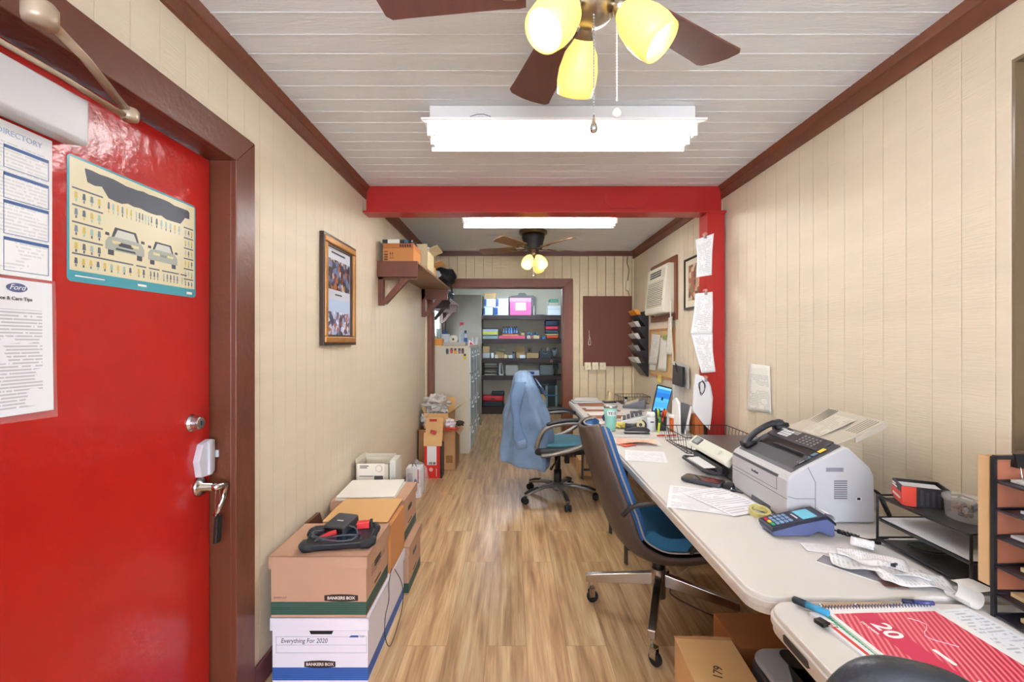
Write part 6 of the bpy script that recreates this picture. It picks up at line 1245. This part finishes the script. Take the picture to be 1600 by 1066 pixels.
post_sheet('printed sheet clipped mid-height on the red post', [(1086, 459), (1083, 490), (1078, 521)], [(1113, 456), (1114, 480), (1113, 522)], 2.990, PS[1])
post_sheet('creased long sheet hanging below the mid-height sheet on the red post', [(1079, 520), (1086, 550), (1095, 583)], [(1113, 520), (1114, 550), (1118, 581)], 3.002, PS[2])
post_sheet('curved white sheet clipped low on the red post behind the black cable', [(1086, 584), (1083, 606), (1081, 640), (1096, 660), (1107, 671)], [(1098, 588), (1110, 600), (1114, 622), (1112, 650), (1109, 672)], 2.995, mat('#E4E4E6', .6), .01)
for i, (px, py) in enumerate(((1100, 370), (1101, 458), (1101, 593))):
    p = aty(px, py, 3.0); n_ = ('top', 'middle', 'lowest')[i]
    t = thing('bulldog_clip', n_+' silver hook clip holding papers on the red post', 'clip', tuple(p))
    MB().prism([(p.x-.008, p.z-.014), (p.x+.010, p.z-.014), (p.x+.006, p.z+.010), (p.x-.004, p.z+.010)], 'y', p.y-.024, p.y-.012).build('jaw', STEEL, t, bevel=.001)
    MB(Matrix.Translation((p.x+.004, p.y-.012, p.z+.016)) @ Matrix.Rotation(PI/2, 4, 'X')).lathe([(.011, -.028), (.011, .006), (.006, .010), (.001, .010)], n=18).build('magnet', mat('#D88A7A', .3, .4), t, smooth=True)
p = aty(1097, 606, 2.965)
MB().tube(smooth_pts([p+Vector((.018*math.sin(a)*(1+.3*math.sin(2.3*a)), -.004*math.sin(a), .045*math.cos(a)*(1+.15*math.cos(1.7*a)))) for a in [2*PI*i/12*2.2 for i in range(13)]], 5), .0022, 6).build('cable', BLACK, label='coiled black cable hanging low on the red post', cat='cable', smooth=True)
# ---------------------------------------------------------------- back wall right of the doorway
t = thing('wall_cabinet', 'flat dark reddish-brown panel door with a white pull cord on the back wall', 'cabinet', (1.14, YB, 1.09))
MB().box(.842, 1.415, YB-.045, YB-.001, 1.080, 1.905).build('cabinet_body', mat('#683626', .6, bump=.1), t, bevel=.004)
MB().tube(smooth_pts([(.905, YB-.05, 1.50), (.91, YB-.05, 1.42), (.90, YB-.05, 1.36), (.905, YB-.05, 1.33), (.925, YB-.05, 1.34), (.92, YB-.05, 1.40), (.905, YB-.05, 1.44)], 5), .004, 6).build('pull_cord', mat('#D8C8B4', .6), t, smooth=True)
for i, n_ in enumerate(('leftmost', 'middle', 'rightmost')):
    t = thing('switch_block', n_+' cream switch block under the brown wall panel', 'switch', (.885+.088*i, YB-.02, 1.04))
    MB().box(.850+.088*i, .925+.088*i, YB-.075, YB-.0455, 1.038, 1.124).build('housing', mat('#E8DDBC', .5), t, bevel=.003); MB().box(.880+.088*i, .895+.088*i, YB-.080, YB-.074, 1.070, 1.092).build('toggle', mat('#D2C49C', .5), t, bevel=.001)
t = thing('junction_box', 'small cream junction box with a sagging cable in the back right corner', 'electrical box', (1.36, YB-.03, 1.86))
MB().box(1.345, 1.385, YB-.05, YB-.001, 1.97, 2.09).build('housing', mat('#D8CFB4', .5), t, bevel=.008)
MB().tube(smooth_pts([(1.37, YB-.02, 2.38), (1.36, YB-.03, 2.30), (1.38, YB-.03, 2.22), (1.365, YB-.03, 2.09)], 6), .006, 8).tube(smooth_pts([(1.37, YB-.03, 1.97), (1.385, YB-.03, 1.90), (1.375, YB-.03, 1.78), (1.38, YB-.03, 1.6)], 6), .005, 8).build('cable', mat('#8A7A58', .5), t, smooth=True)
MB().prism([(2.18, .001), (2.345, .001), (2.345, .43), (2.31, .492), (2.18, .492)], 'x', -1.008, -.99).build('gap_panel', mat('#6B4433', .5), label='narrow brown panel standing in for the gap behind the boxes at the left wall', cat='wood')  # brown panel put in for the gap between wall and boxes
# ---------------------------------------------------------------- filing cabinets and what stands on them
CB = mat('#C9BFA8', .5); CFR = mat('#C2D2D8', .22, bump=.1, bs=30)  # drawer front colour holds the blue light they reflect
fcs = []
for i in range(3):
    y0 = 5.475+.465*i; y1 = y0+.458
    if i == 0:
        t = thing('filing_cabinet', 'nearest beige four-drawer filing cabinet, its side covered with magnet clips', 'filing cabinet', (-.80, (y0+y1)/2, 0))
        MB().box(-1.085, -.520, y0, y1, .001, 1.318).build('cabinet_body', CB, t, bevel=.004)
        for k in range(4):
            d = MB().box(-.521, -.506, y0+.012, y1-.012, .03+.318*k, .335+.318*k).build('drawer', CFR, t, bevel=.003)
            MB().tube([(-.508, y0+.17, .225+.318*k), (-.490, y0+.175, .225+.318*k), (-.490, y1-.175, .225+.318*k), (-.508, y1-.17, .225+.318*k)], .007, 8).build('handle', mat('#D9E2E4', .3), d, smooth=True)
            MB().box(-.506, -.503, y0+.18, y1-.18, .26+.318*k, .295+.318*k).build('label_holder', mat('#DDE5E8', .3), d)
        fcs.append(t)
    else: dup(fcs[0], (-.80, (y0+y1)/2, 0), 0, ('middle' if i == 1 else 'farthest')+' beige four-drawer filing cabinet of the row in the storeroom', None)
mcol = [('#3A4A5E', '#2A3A4E', 'navy'), ('#C8502E', '#8A3A2A', 'red-orange'), ('#D8942E', '#3A3A3A', 'orange and black'), ('#8A6A78', '#3A3034', 'mauve'), ('#5A4048', '#3A2A30', 'dark plum'), ('#D8C42E', '#2A2A2A', 'yellow and black')]
for i, ((c1, c2, n_), (px, py)) in enumerate(zip(mcol, ((699, 549), (705.7, 548), (711.5, 548.5), (718, 548.5), (723, 548.5), (726.5, 557)))):
    p = aty(px, py, 5.472); t = thing('magnet_clip', n_+' magnet clip on the side of the nearest filing cabinet', 'magnet', tuple(p))
    MB().prism([(p.x-.018, p.z+.01), (p.x+.018, p.z+.01), (p.x+.012, p.z-.034), (p.x-.012, p.z-.034)], 'y', p.y-.012, p.y).build('clip_jaw', mat(c1, .4), t, bevel=.004)
    MB().prism([(p.x+.014*math.cos(2*PI*k/14), p.z+.018+.016*math.sin(2*PI*k/14)) for k in range(14)], 'y', p.y-.014, p.y).build('clip_head', mat(c2, .4), t, bevel=.002)
ZF = 1.319
def pxx(px, Y): return (px-800)/F*Y
t = thing('yellow_box', 'yellow carton on the left front of the filing cabinets', 'box', (pxx(686, 5.6), 5.6, ZF)); MB().box(pxx(681, 5.6), pxx(692, 5.6), 5.53, 5.7, ZF, ZF+.085).build('box_body', mat('#E0A030', .45), t, bevel=.002)
q = MB(); [q.box(pxx(681, 5.6)-.0, pxx(692, 5.6), 5.529, 5.53, ZF+.015+.022*k, ZF+.022+.022*k) for k in range(3)]; q.build('red_print', mat('#C8502E', .5), t)
t = thing('spice_jar', 'dark green jar with a yellow label at the left end of the filing cabinets', 'jar', (pxx(678.5, 5.7), 5.7, ZF)); MB(Matrix.Translation((pxx(678.5, 5.7), 5.7, ZF))).lathe([(.022, 0), (.022, .12), (.012, .14)], n=18).build('glass', mat('#C9A830', .3), t); MB(Matrix.Translation((pxx(678.5, 5.7), 5.7, ZF+.14))).lathe([(.013, 0), (.013, .025), (.001, .025)], n=16).build('cap', mat('#3A5A3A', .4), t)
t = thing('glass_jar', 'tall clear glass with pale contents behind the yellow carton', 'jar', (pxx(685.5, 5.9), 5.9, ZF)); MB(Matrix.Translation((pxx(685.5, 5.9), 5.9, ZF))).lathe([(.03, 0), (.035, .22), (.032, .22), (.028, .005)], n=20, cap=False).build('glass', mat('#B9CCC4', .1, alpha=.5), t, smooth=True); MB(Matrix.Translation((pxx(685.5, 5.9), 5.9, ZF+.003))).lathe([(.027, 0), (.029, .09), (.001, .09)], n=18).build('contents', mat('#7E9A6A', .6), t)
t = thing('storage_tub', 'white tub with a blue lid behind the paper roll on the filing cabinets', 'tub', (pxx(697, 5.9), 5.9, ZF)); MB().box(pxx(691, 5.9), pxx(702, 5.9), 5.84, 5.97, ZF, ZF+.15).build('tub_body', mat('#D2D6DE', .4), t, bevel=.006); MB().box(pxx(692, 5.9), pxx(698.5, 5.9), 5.86, 5.95, ZF+.151, ZF+.20).build('lid', mat('#3A5590', .4), t, bevel=.01)
t = thing('paper_roll', 'white paper roll lying end-on on the filing cabinets', 'paper roll', (pxx(710, 5.65), 5.65, ZF+.02)); MB(Matrix.Translation((pxx(709, 5.62), 5.56, ZF+.078)) @ Matrix.Rotation(-PI/2, 4, 'X')).lathe([(.016, 0), (.052, 0), (.052, .2), (.016, .2), (.016, 0)], n=28, cap=False).build('roll', mat('#DAD4C4', .6), t, smooth=False); MB().cyl((pxx(709, 5.62), 5.57, ZF+.078), (pxx(709, 5.62), 5.75, ZF+.078), .016, n=14).build('core', mat('#6B5238', .6), t)
t = thing('plastic_tray', 'clear shallow tray under the paper roll on the filing cabinets', 'tray', (pxx(712, 5.6), 5.6, ZF)); MB().box(pxx(694, 5.6), pxx(728, 5.6), 5.52, 5.80, ZF, ZF+.005).box(pxx(694, 5.6), pxx(728, 5.6), 5.52, 5.524, ZF, ZF+.045).box(pxx(694, 5.6), pxx(728, 5.6), 5.796, 5.80, ZF, ZF+.045).box(pxx(694, 5.6), pxx(694, 5.6)+.004, 5.52, 5.80, ZF, ZF+.045).box(pxx(728, 5.6)-.004, pxx(728, 5.6), 5.52, 5.80, ZF, ZF+.045).build('tray_body', mat('#D8D0C6', .2, alpha=.55), t)
t = thing('spray_bottle', 'clear spray bottle with a red nozzle standing on the filing cabinets', 'spray bottle', (pxx(722, 5.9), 5.9, ZF)); TT = Matrix.Translation((pxx(721.5, 5.9), 5.9, ZF))
MB(TT).lathe([(.028, 0), (.03, .01), (.03, .12), (.013, .19), (.013, .22)], n=20).build('bottle_body', mat('#B7C6D6', .15, alpha=.7), t, smooth=True); MB(TT).lathe([(.014, .22), (.012, .25), (.006, .26)], n=14).build('neck', WHITE, t); MB(TT).ob((0, 0, .285), (.05, .025, .035)).tube([(-.02, 0, .275), (-.03, 0, .25)], .005, 6).build('nozzle', mat('#D02A34', .4), t, bevel=.008)
t = thing('cleaner_bottle', 'white cleaner bottle with a blue cap right of the spray bottle', 'bottle', (pxx(727, 5.95), 5.95, ZF)); TT = Matrix.Translation((pxx(727, 5.95), 5.95, ZF)); MB(TT).lathe([(.026, 0), (.027, .01), (.027, .13), (.014, .16)], n=20).build('bottle_body', mat('#C9D4E0', .3), t, smooth=True); MB(TT).lathe([(.016, .16), (.018, .195), (.001, .197)], n=16).build('cap', mat('#22406E', .4), t); MB(TT).lathe([(.0275, .03), (.0275, .10)], n=20, cap=False).build('label', mat('#2E5A9A', .4), t)
t = thing('small_carton', 'small red and white carton at the right front of the filing cabinets', 'box', (pxx(737, 5.8), 5.75, ZF)); MB().prism([(pxx(732.5, 5.75), ZF), (pxx(741, 5.75), ZF), (pxx(741, 5.75), ZF+.02), (pxx(733, 5.75), ZF+.07)], 'y', 5.72, 5.8).build('box_body', mat('#D8DCE0', .4), t); MB().prism([(pxx(734, 5.75), ZF+.008), (pxx(740.5, 5.75), ZF+.01), (pxx(735, 5.75), ZF+.05)], 'y', 5.717, 5.72).build('red_print', mat('#D0202C', .4), t)
MB(Matrix.Translation((pxx(742.5, 6.0), 6.0, ZF))).lathe([(.035, 0), (.04, .11), (.037, .11), (.032, .005), (.001, .005)], n=24, cap=False).build('cup', mat('#C6CBCC', .4), label='pale grey cup at the right edge of the filing cabinets', cat='cup', smooth=True)
# ---------------------------------------------------------------- storeroom shelving
SY = 8.40; SH = [1.862, 1.418, 1.052, .728, .14]; DKB = mat('#3A2E2E', .5)
t = thing('shelving_unit', 'tall dark brown five-level shelving unit on the storeroom back wall', 'shelving', (.2, SY+.18, 0))
for x in (-.60, 1.00): MB().box(x, x+.035, SY+.01, SY+.36, .001, 1.99).build('side_panel', DKB, t)
for z in SH:
    MB().box(-.566, 1.0, SY, SY+.36, z-.022, z).box(-.566, 1.0, SY, SY+.02, z-.085 if z > .2 else z-.03, z-.022).build('shelf', DKB, t, bevel=.002)
MB().box(-.566, 1.0, SY+.03, SY+.05, .001, .11).build('plinth', DKB, t)
def sx(px): return (px-800)/F*SY
def dz(py): return CZ-(py-533)/F*SY
def s_box(name, label, cat_, x0, x1, z0, h, m, d=.22, yo=.03, patch=None, lid=None, group=None):
    t = thing(name, label, cat_, ((sx(x0)+sx(x1))/2, SY+yo+d/2, z0+.001), 0, group); a, b_ = sx(x0)+.002, sx(x1)-.002; y0 = SY+yo
    lh = h*.22 if lid else 0
    MB().box(a, b_, y0, y0+d, z0+.001, z0+h-lh-.0005).build('box_body', m, t, bevel=.003)
    if lid: MB().box(a-.003, b_+.003, y0-.003, y0+d+.003, z0+h-lh, z0+h-.001).build('lid', lid, t, bevel=.002)
    if patch:
        u0, u1, v0, v1, pm = patch; MB().box(a+(b_-a)*u0, a+(b_-a)*u1, y0-.0045, y0-.0035 if lid else y0+.0005, z0+h*v0, z0+h*v1).build('label', pm, t)
    return t
PW = mat('#D9E2E6', .4); PBL = mat('#1F4E92', .4); KR = mat('#B79A6E', .7); T1 = SH[0]
lb = ['lower left white and blue carton of the block of four on the top shelf', 'lower right white and blue carton of the block of four on the top shelf', 'upper left white and blue carton of the block of four on the top shelf', 'upper right white and blue carton of the block of four on the top shelf']
s_box('paper_carton', lb[0], 'box', 755, 770, T1, .155, PW, patch=(0, .16, .05, .9, PBL)); s_box('paper_carton', lb[1], 'box', 771, 794.5, T1, .155, PW, patch=(0, .28, .05, .9, PBL))
s_box('paper_carton', lb[2], 'box', 756, 774.5, T1+.156, .155, PW, patch=(0, .2, .1, .95, PBL)); s_box('paper_carton', lb[3], 'box', 775.2, 794.5, T1+.156, .155, PW, patch=(0, .18, .1, .95, PBL))
s_box('cardboard_box', 'plain kraft box on top of the upper left white carton', 'box', 757, 775, T1+.313, .10, KR, lid=CARDL)
s_box('pink_box', 'large pink box with a white label on the top shelf of the storeroom', 'box', 796.5, 830, T1, .325, mat('#C8588E', .45), patch=(.27, .75, .28, .72, WHITE), lid=mat('#D888B0', .45))
t = thing('ornate_frame', 'dark ornate curved frame standing behind the pink box', 'frame', (sx(817), SY+.33, T1))
MB().prism([(sx(x), dz(y)) for x, y in ((795, 492), (838, 492), (838, 462), (834, 459), (824, 459), (821, 455.5), (812, 455), (809, 459), (798, 460), (795, 464))], 'y', SY+.31, SY+.335).build('frame', mat('#6A6A62', .5), t, bevel=.004)
MB().prism([(sx(x), dz(y)) for x, y in ((799, 490), (834, 490), (834, 466), (799, 466))], 'y', SY+.305, SY+.31).build('inner_panel', mat('#8A8C84', .4), t)
MB(Matrix.Translation((sx(834.5), SY+.08, T1+.001))).lathe([(.012, 0), (.014, .13), (.008, .15), (.012, .17), (.001, .185)], n=14).build('candle_stick', mat('#C9C7BC', .4), label='slim pale stick standing right of the pink box', cat='candle')
crumple(MB(), (sx(844), SY+.14, T1+.015), (.09, .06, .013), 41).build('rag', mat('#C6C8C6', .7), label='pale rag lying on the top shelf between pink box and white boxes', cat='cloth')
s_box('white_box', 'lower white box at the right end of the top shelf', 'box', 856, 876.5, T1, .11, PW); s_box('white_box', 'second white box at the right end of the top shelf, under the grey one', 'box', 856, 876.5, T1+.111, .075, mat('#C9D2D0', .4))
s_box('grey_box', 'grey-beige box stacked on the two white boxes of the top shelf', 'box', 857, 873, T1+.187, .055, mat('#B4B09C', .5)); s_box('green_box', 'flat green box topmost in the right stack of the top shelf', 'box', 858.5, 873, T1+.243, .055, mat('#2F7A5E', .5), patch=(.1, .9, .3, .6, mat('#6AA88C', .5)))
T2 = SH[1]; z = T2
for (h, c_, n_) in ((.055, '#8FA6A8', 'lowest, grey-blue'), (.018, '#22402E', 'thin dark green'), (.022, '#C4CC9A', 'pale green'), (.040, '#C9CC3A', 'yellow'), (.045, '#A9B4D0', 'lavender'), (.025, '#22242C', 'topmost black')):
    b = MB().box(sx(754), sx(778 if h > .02 else 776), SY+.03, SY+.30, z+.001, z+h-.001); b.box(sx(754)+.008, sx(777), SY+.0285, SY+.03, z+h*.3, z+h*.6, 1)
    b.build('shirt_pack', [mat(c_, .5), mat(c_, .3)], label=n_+' folded pack in the left stack on the second shelf', cat='folded pack', bevel=.006); z += h
s_box('pink_folder', 'long pink folder box lying on the second shelf', 'box', 779, 820.5, T2, .058, mat('#C8506A', .45)); s_box('book', 'thin orange book on the long pink folder box', 'book', 784, 811, T2+.059, .022, mat('#D89A5E', .5), d=.2); s_box('book', 'thin dark red book on top of the thin orange book', 'book', 785, 809, T2+.082, .012, mat('#8A2A2A', .5), d=.19)
for i in range(6):
    x = 785+4.1*i; t = thing('oil_bottle', ('leftmost', 'second', 'third', 'fourth', 'fifth', 'rightmost')[i]+' dark blue bottle of the row on the second shelf', 'bottle', (sx(x+2), SY+.12, T2+.095), 0, 'dark blue bottles on the second shelf')
    MB().box(sx(x)+.002, sx(x+4)-.002, SY+.08, SY+.15, T2+.095, T2+.205).build('bottle_body', mat('#1E3350' if i in (0, 1, 4, 5) else '#2A5C9C', .35), t, bevel=.006); MB(Matrix.Translation((sx(x+2), SY+.115, T2+.205))).lathe([(.012, 0), (.010, .03), (.001, .031)], n=12).build('cap', BLACK, t); MB().box(sx(x)+.008, sx(x+4)-.008, SY+.0785, SY+.08, T2+.11, T2+.155).build('label', mat('#5E86B8', .4), t)
s_box('small_box', 'small tan box with a dark top on the second shelf', 'box', 814, 820.5, T2+.059, .075, mat('#B8A078', .6), d=.1, lid=DARK)
for i, (x0, x1, c_, n_) in enumerate(((823, 829, '#D0CCC8', 'white'), (829.5, 832.5, '#C86A7A', 'pink'), (833, 843, '#D2BE94', 'cream'))): s_box('small_box', n_+' small box under the teal lights on the second shelf', 'box', x0, x1, T2, .062, mat(c_, .5), d=.12)
t = thing('string_lights', 'bundle of teal and navy bulbs on top of the small boxes', 'lights', (sx(833), SY+.09, T2+.063))
for i in range(9): MB(Matrix.Translation((sx(824+2.1*i), SY+.07+.02*(i % 3), T2+.085+.014*math.sin(i*1.3)))).lathe([(.001, -.020), (.014, -.012), (.018, .002), (.010, .018), (.001, .024)], n=12).build('bulb', mat('#3A7E94' if i % 2 else '#22405E', .25), t, smooth=True)
MB().tube([(sx(823.5+2.1*i), SY+.09, T2+.080+.014*math.sin(i*1.3)) for i in range(10)], .003, 6).build('wire', DARK, t)
s_box('small_box', 'small bright blue box left of the folded stack on the second shelf', 'box', 847, 852.5, T2, .045, mat('#2A78B8', .4), d=.1)
z = T2
for (h, c_, n_) in ((.06, '#C84A26', 'lowest, red-orange'), (.035, '#CDBB94', 'cream'), (.07, '#2E4650', 'dark teal'), (.07, '#C0304A', 'crimson'), (.12, '#26324A', 'topmost navy')):
    MB().prism(rrect(sx(852.5+(.0 if h != .06 else 2)), sx(873), SY+.03, SY+.28, .02, 3), 'z', z+.001, z+h-.001).build('shirt_pack', mat(c_, .6, bump=.4, bs=25), label=n_+' folded garment in the right stack on the second shelf', cat='folded garment', bevel=min(.02, h*.4), seg=3); z += h
T3 = SH[2]
s_box('white_box', 'low white box at the left end of the third shelf', 'box', 753.6, 765.5, T3, .10, mat('#BCC4C4', .5)); s_box('cardboard_box', 'kraft box sitting on the low white box of the third shelf', 'box', 754, 764.5, T3+.101, .125, KR)
s_box('small_box', 'narrow white box beside the low white box on the third shelf', 'box', 767, 771.5, T3, .10, PW, d=.1); s_box('small_box', 'tiny cream box third from the left on the third shelf', 'box', 773, 778, T3, .065, mat('#D8D2C4', .5), d=.1, yo=.02)
s_box('cardboard_box', 'tan box with a white packet on top on the third shelf', 'box', 774, 787.5, T3, .12, KR, d=.15, yo=.13); crumple(MB(), (sx(783), SY+.19, T3+.157), (.07, .05, .034), 43).build('packet', mat('#CBD0B4', .4), label='white and green packet on the tan box of the third shelf', cat='packet')
s_box('small_box', 'pale yellow small box in front of the tan box on the third shelf', 'box', 787.5, 793, T3, .065, mat('#D8CC96', .5), d=.1); s_box('small_box', 'white small box right of the pale yellow one', 'box', 794.5, 801, T3, .055, PW, d=.1)
t = thing('jar', 'clear jar with a dark lid on the third shelf', 'jar', (sx(803), SY+.12, T3)); TT = Matrix.Translation((sx(803), SY+.17, T3+.001)); MB(TT).lathe([(.022, 0), (.024, .08), (.02, .09)], n=18).build('glass', mat('#8FA6B8', .2), t); MB(TT).lathe([(.024, .09), (.024, .115), (.001, .115)], n=18).build('lid', mat('#1E2A3A', .4), t)
s_box('cardboard_box', 'tall kraft box in the middle of the third shelf', 'box', 806.5, 820.5, T3, .215, KR, d=.15, yo=.12); s_box('small_box', 'white small box in front of the tall kraft box', 'box', 812, 821.5, T3, .058, PW, d=.08); s_box('cardboard_box', 'low wide kraft box left of the dark crate', 'box', 823, 841.5, T3, .10, KR, d=.2)
s_box('photo_frame', 'small grey framed card behind the low wide kraft box', 'frame', 824, 832, T3, .20, mat('#8A8474', .5), d=.02, yo=.30, patch=(.3, .7, .6, .85, mat('#4A4640', .5)))
t = thing('plastic_crate', 'dark blue-grey plastic crate filled with small items on the third shelf', 'crate', (sx(852), SY+.14, T3))
a, b_ = sx(843.5), sx(861); MB().box(a, b_, SY+.03, SY+.034, T3+.001, T3+.13).box(a, b_, SY+.24, SY+.244, T3+.001, T3+.13).box(a, a+.004, SY+.03, SY+.24, T3+.001, T3+.13).box(b_-.004, b_, SY+.03, SY+.24, T3+.001, T3+.13).box(a, b_, SY+.03, SY+.24, T3+.001, T3+.006).box(a-.012, b_+.012, SY+.02, SY+.03, T3+.115, T3+.135).build('crate_body', mat('#2E404C', .4), t); MB().tube([(sx(849), SY+.02, T3+.10), (sx(850), SY+.005, T3+.085), (sx(855), SY+.005, T3+.085), (sx(856), SY+.02, T3+.10)], .005, 6).build('handle', mat('#A9B9C0', .4), t)
for i, (c_, n_) in enumerate((('#8FA9B8', 'pale blue'), ('#C8A0A0', 'pinkish'), ('#D8D8D0', 'white'))): MB(Matrix.Translation((sx(848+4.5*i), SY+.13, T3+.008))).lathe([(.022, 0), (.024, .15+.012*i), (.010, .17+.015*i), (.001, .175+.015*i)], n=14).build('can', mat(c_, .4), label=n_+' can standing in the dark plastic crate', cat='can')
lump(MB(), (sx(867.5), SY+.14, T3+.105), (.055, .08, .10), 21, .3).build('plastic_bag', mat('#7E8890', .2), label='grey translucent bag right of the dark crate', cat='bag', smooth=True)
T4 = SH[3]; t = thing('letter_tray', 'black stacked paper trays at the left end of the fourth shelf', 'letter tray', (sx(767), SY+.15, T4))
for k in range(4): MB().box(sx(756), sx(777.5), SY+.03, SY+.30, T4+.001+.062*k, T4+.008+.062*k).build('tray', BLACK, t)
MB().box(sx(755), sx(756), SY+.03, SY+.30, T4+.001, T4+.235).box(sx(777.5), sx(778.5), SY+.03, SY+.30, T4+.001, T4+.235).build('tray_side', BLACK, t)
for k, n_ in ((0, 'lowest'), (1, 'second'), (3, 'topmost')): MB().box(sx(757), sx(776), SY+.035, SY+.28, T4+.0085+.062*k, T4+.022+.062*k+(.02 if k == 3 else 0)).build('paper_stack', mat('#A9C4BC' if k == 3 else '#C9C9C4', .5), label='papers in the '+n_+' black tray on the fourth shelf', cat='paper')
t = thing('magazine_file', 'white magazine holder standing right of the black trays', 'magazine file', (sx(783), SY+.15, T4)); MB().prism([(sx(779.5), T4+.001), (sx(787.5), T4+.001), (sx(784), T4+.235), (sx(779.5), T4+.235)], 'y', SY+.04, SY+.28).build('holder', mat('#C6CCC8', .4), t, bevel=.003); MB().prism([(sx(782), T4+.03), (sx(785.5), T4+.03), (sx(783.5), T4+.22), (sx(782), T4+.22)], 'y', SY+.038, SY+.04).build('front_gap', DARK, t)
s_box('grey_box', 'pale grey box standing behind the shirt on the fourth shelf', 'box', 790, 810, T4, .20, mat('#A9A9A4', .5)); s_box('white_box', 'blue and white carton on the fourth shelf', 'box', 823, 843, T4, .09, mat('#C9D4E4', .4), patch=(.25, .6, .2, .8, mat('#2A3A94', .4)))
s_box('small_box', 'dark small tray left of the blue and white carton', 'box', 812, 821, T4, .06, DARK)
t = thing('tool_case', 'grey hard case at the right end of the fourth shelf', 'case', (sx(853), SY+.14, T4)); MB().prism(rrect(sx(843.5), sx(865), T4+.001, T4+.205, .02, 4), 'y', SY+.03, SY+.25).build('case_body', mat('#4E5C60', .5), t, bevel=.006); MB().prism(rrect(sx(845), sx(863.5), T4+.015, T4+.19, .015, 4), 'y', SY+.027, SY+.03).build('front_panel', mat('#6A787A', .5), t)
t = thing('hand_tool', 'black and grey drill standing right of the grey case', 'tool', (sx(870), SY+.14, T4)); MB().ob((sx(869.5), SY+.12, T4+.17), (.09, .09, .08)).ob((sx(870), SY+.12, T4+.080), (.05, .06, .14), (0, .15, 0)).build('tool_body', mat('#3A4A52', .4), t, bevel=.01); MB().cyl((sx(865.5), SY+.12, T4+.18), (sx(863.5), SY+.12, T4+.18), .015).build('chuck', STEEL, t)
t = thing('hanging_tape', 'small black item with a pink ring hanging at the end of the third shelf edge', 'tape', (sx(862), SY-.02, T3-.05)); MB().prism(rrect(sx(856.5), sx(873), T3-.085, T3-.02, .01, 3), 'y', SY-.030, SY-.001).build('body', BLACK, t); MB(Matrix.Translation((sx(861.5), SY-.031, T3-.052)) @ Matrix.Rotation(PI/2, 4, 'X')).lathe([(.014, 0), (.024, 0), (.024, .006), (.014, .006), (.014, 0)], n=18, cap=False).build('ring', mat('#D88A94', .4), t)
T5 = SH[4]
t = thing('tool_case', 'flat black case at the bottom left of the shelving, under the red one', 'case', (sx(770), SY+.14, T5)); MB().prism(rrect(sx(753.5), sx(787), SY+.02, SY+.30, .03, 4), 'z', T5+.001, T5+.098).build('case_body', mat('#22303A', .45), t, bevel=.015)
t = thing('tool_case', 'red hard case at the bottom left of the shelving', 'case', (sx(770), SY+.14, T5+.1)); MB().prism(rrect(sx(753.5), sx(787), SY+.02, SY+.30, .04, 4), 'z', T5+.10, T5+.205).build('case_body', mat('#C22A34', .4), t, bevel=.03, seg=3); MB().ob((sx(770), SY+.015, T5+.15), (.08, .012, .02)).build('handle', BLACK, t)
t = thing('tool_case', 'small black pouch lying on the red hard case', 'case', (sx(777), SY+.14, T5+.206)); MB().prism(rrect(sx(767.5), sx(788), SY+.05, SY+.25, .02, 4), 'z', T5+.206, T5+.275).build('pouch', mat('#26303A', .5), t, bevel=.015)
carton('cardboard_box', 'kraft box on the floor of the shelving under the black tool case', 'box', sx(832), sx(852), SY+.03, SY+.28, T5+.001, T5+.225, CARDL)
t = thing('rolling_frame', 'grey metal stand with a blue crossbar at the bottom right of the shelving', 'stand', (sx(862), SY+.15, T5))
MB().box(sx(852.5), sx(856), SY+.04, SY+.07, T5+.001, T5+.40).box(sx(868), sx(871), SY+.04, SY+.07, T5+.001, T5+.40).build('upright', mat('#7E97A2', .35), t); MB().box(sx(852.5), sx(871), SY+.03, SY+.038, T5+.20, T5+.225).build('crossbar', mat('#3A74A0', .4), t); MB().box(sx(856), sx(868), SY+.045, SY+.22, T5+.001, T5+.40).build('dark_panel', mat('#2A3438', .5), t)
t = thing('tool_case', 'long black tool case resting on the metal stand at the lower right', 'case', (sx(851), SY+.15, T5+.41)); MB().prism(rrect(sx(833), sx(870), T5+.402, T5+.535, .025, 4), 'y', SY+.03, SY+.28).build('case_body', mat('#1F3038', .4), t, bevel=.012); MB().tube([(sx(847), SY+.018, T5+.43), (sx(848), SY+.0, T5+.41), (sx(856), SY+.0, T5+.41), (sx(857), SY+.018, T5+.43)], .006, 6).build('handle', mat('#6A7E88', .4), t)
t = thing('fan_heater', 'small grey machine with a round grille left of the metal stand', 'machine', (sx(840), SY+.12, T5+.23)); MB().prism(rrect(sx(833), sx(851.5), T5+.228, T5+.38, .03, 4), 'y', SY+.06, SY+.22).build('machine_body', mat('#3E5562', .4), t, bevel=.008); MB(Matrix.Translation((sx(839), SY+.06, T5+.305)) @ Matrix.Rotation(PI/2, 4, 'X')).lathe([(.03, 0), (.05, 0), (.05, .01), (.03, .01), (.03, 0)], n=22, cap=False).build('grille_ring', mat('#8FA4B0', .4), t)
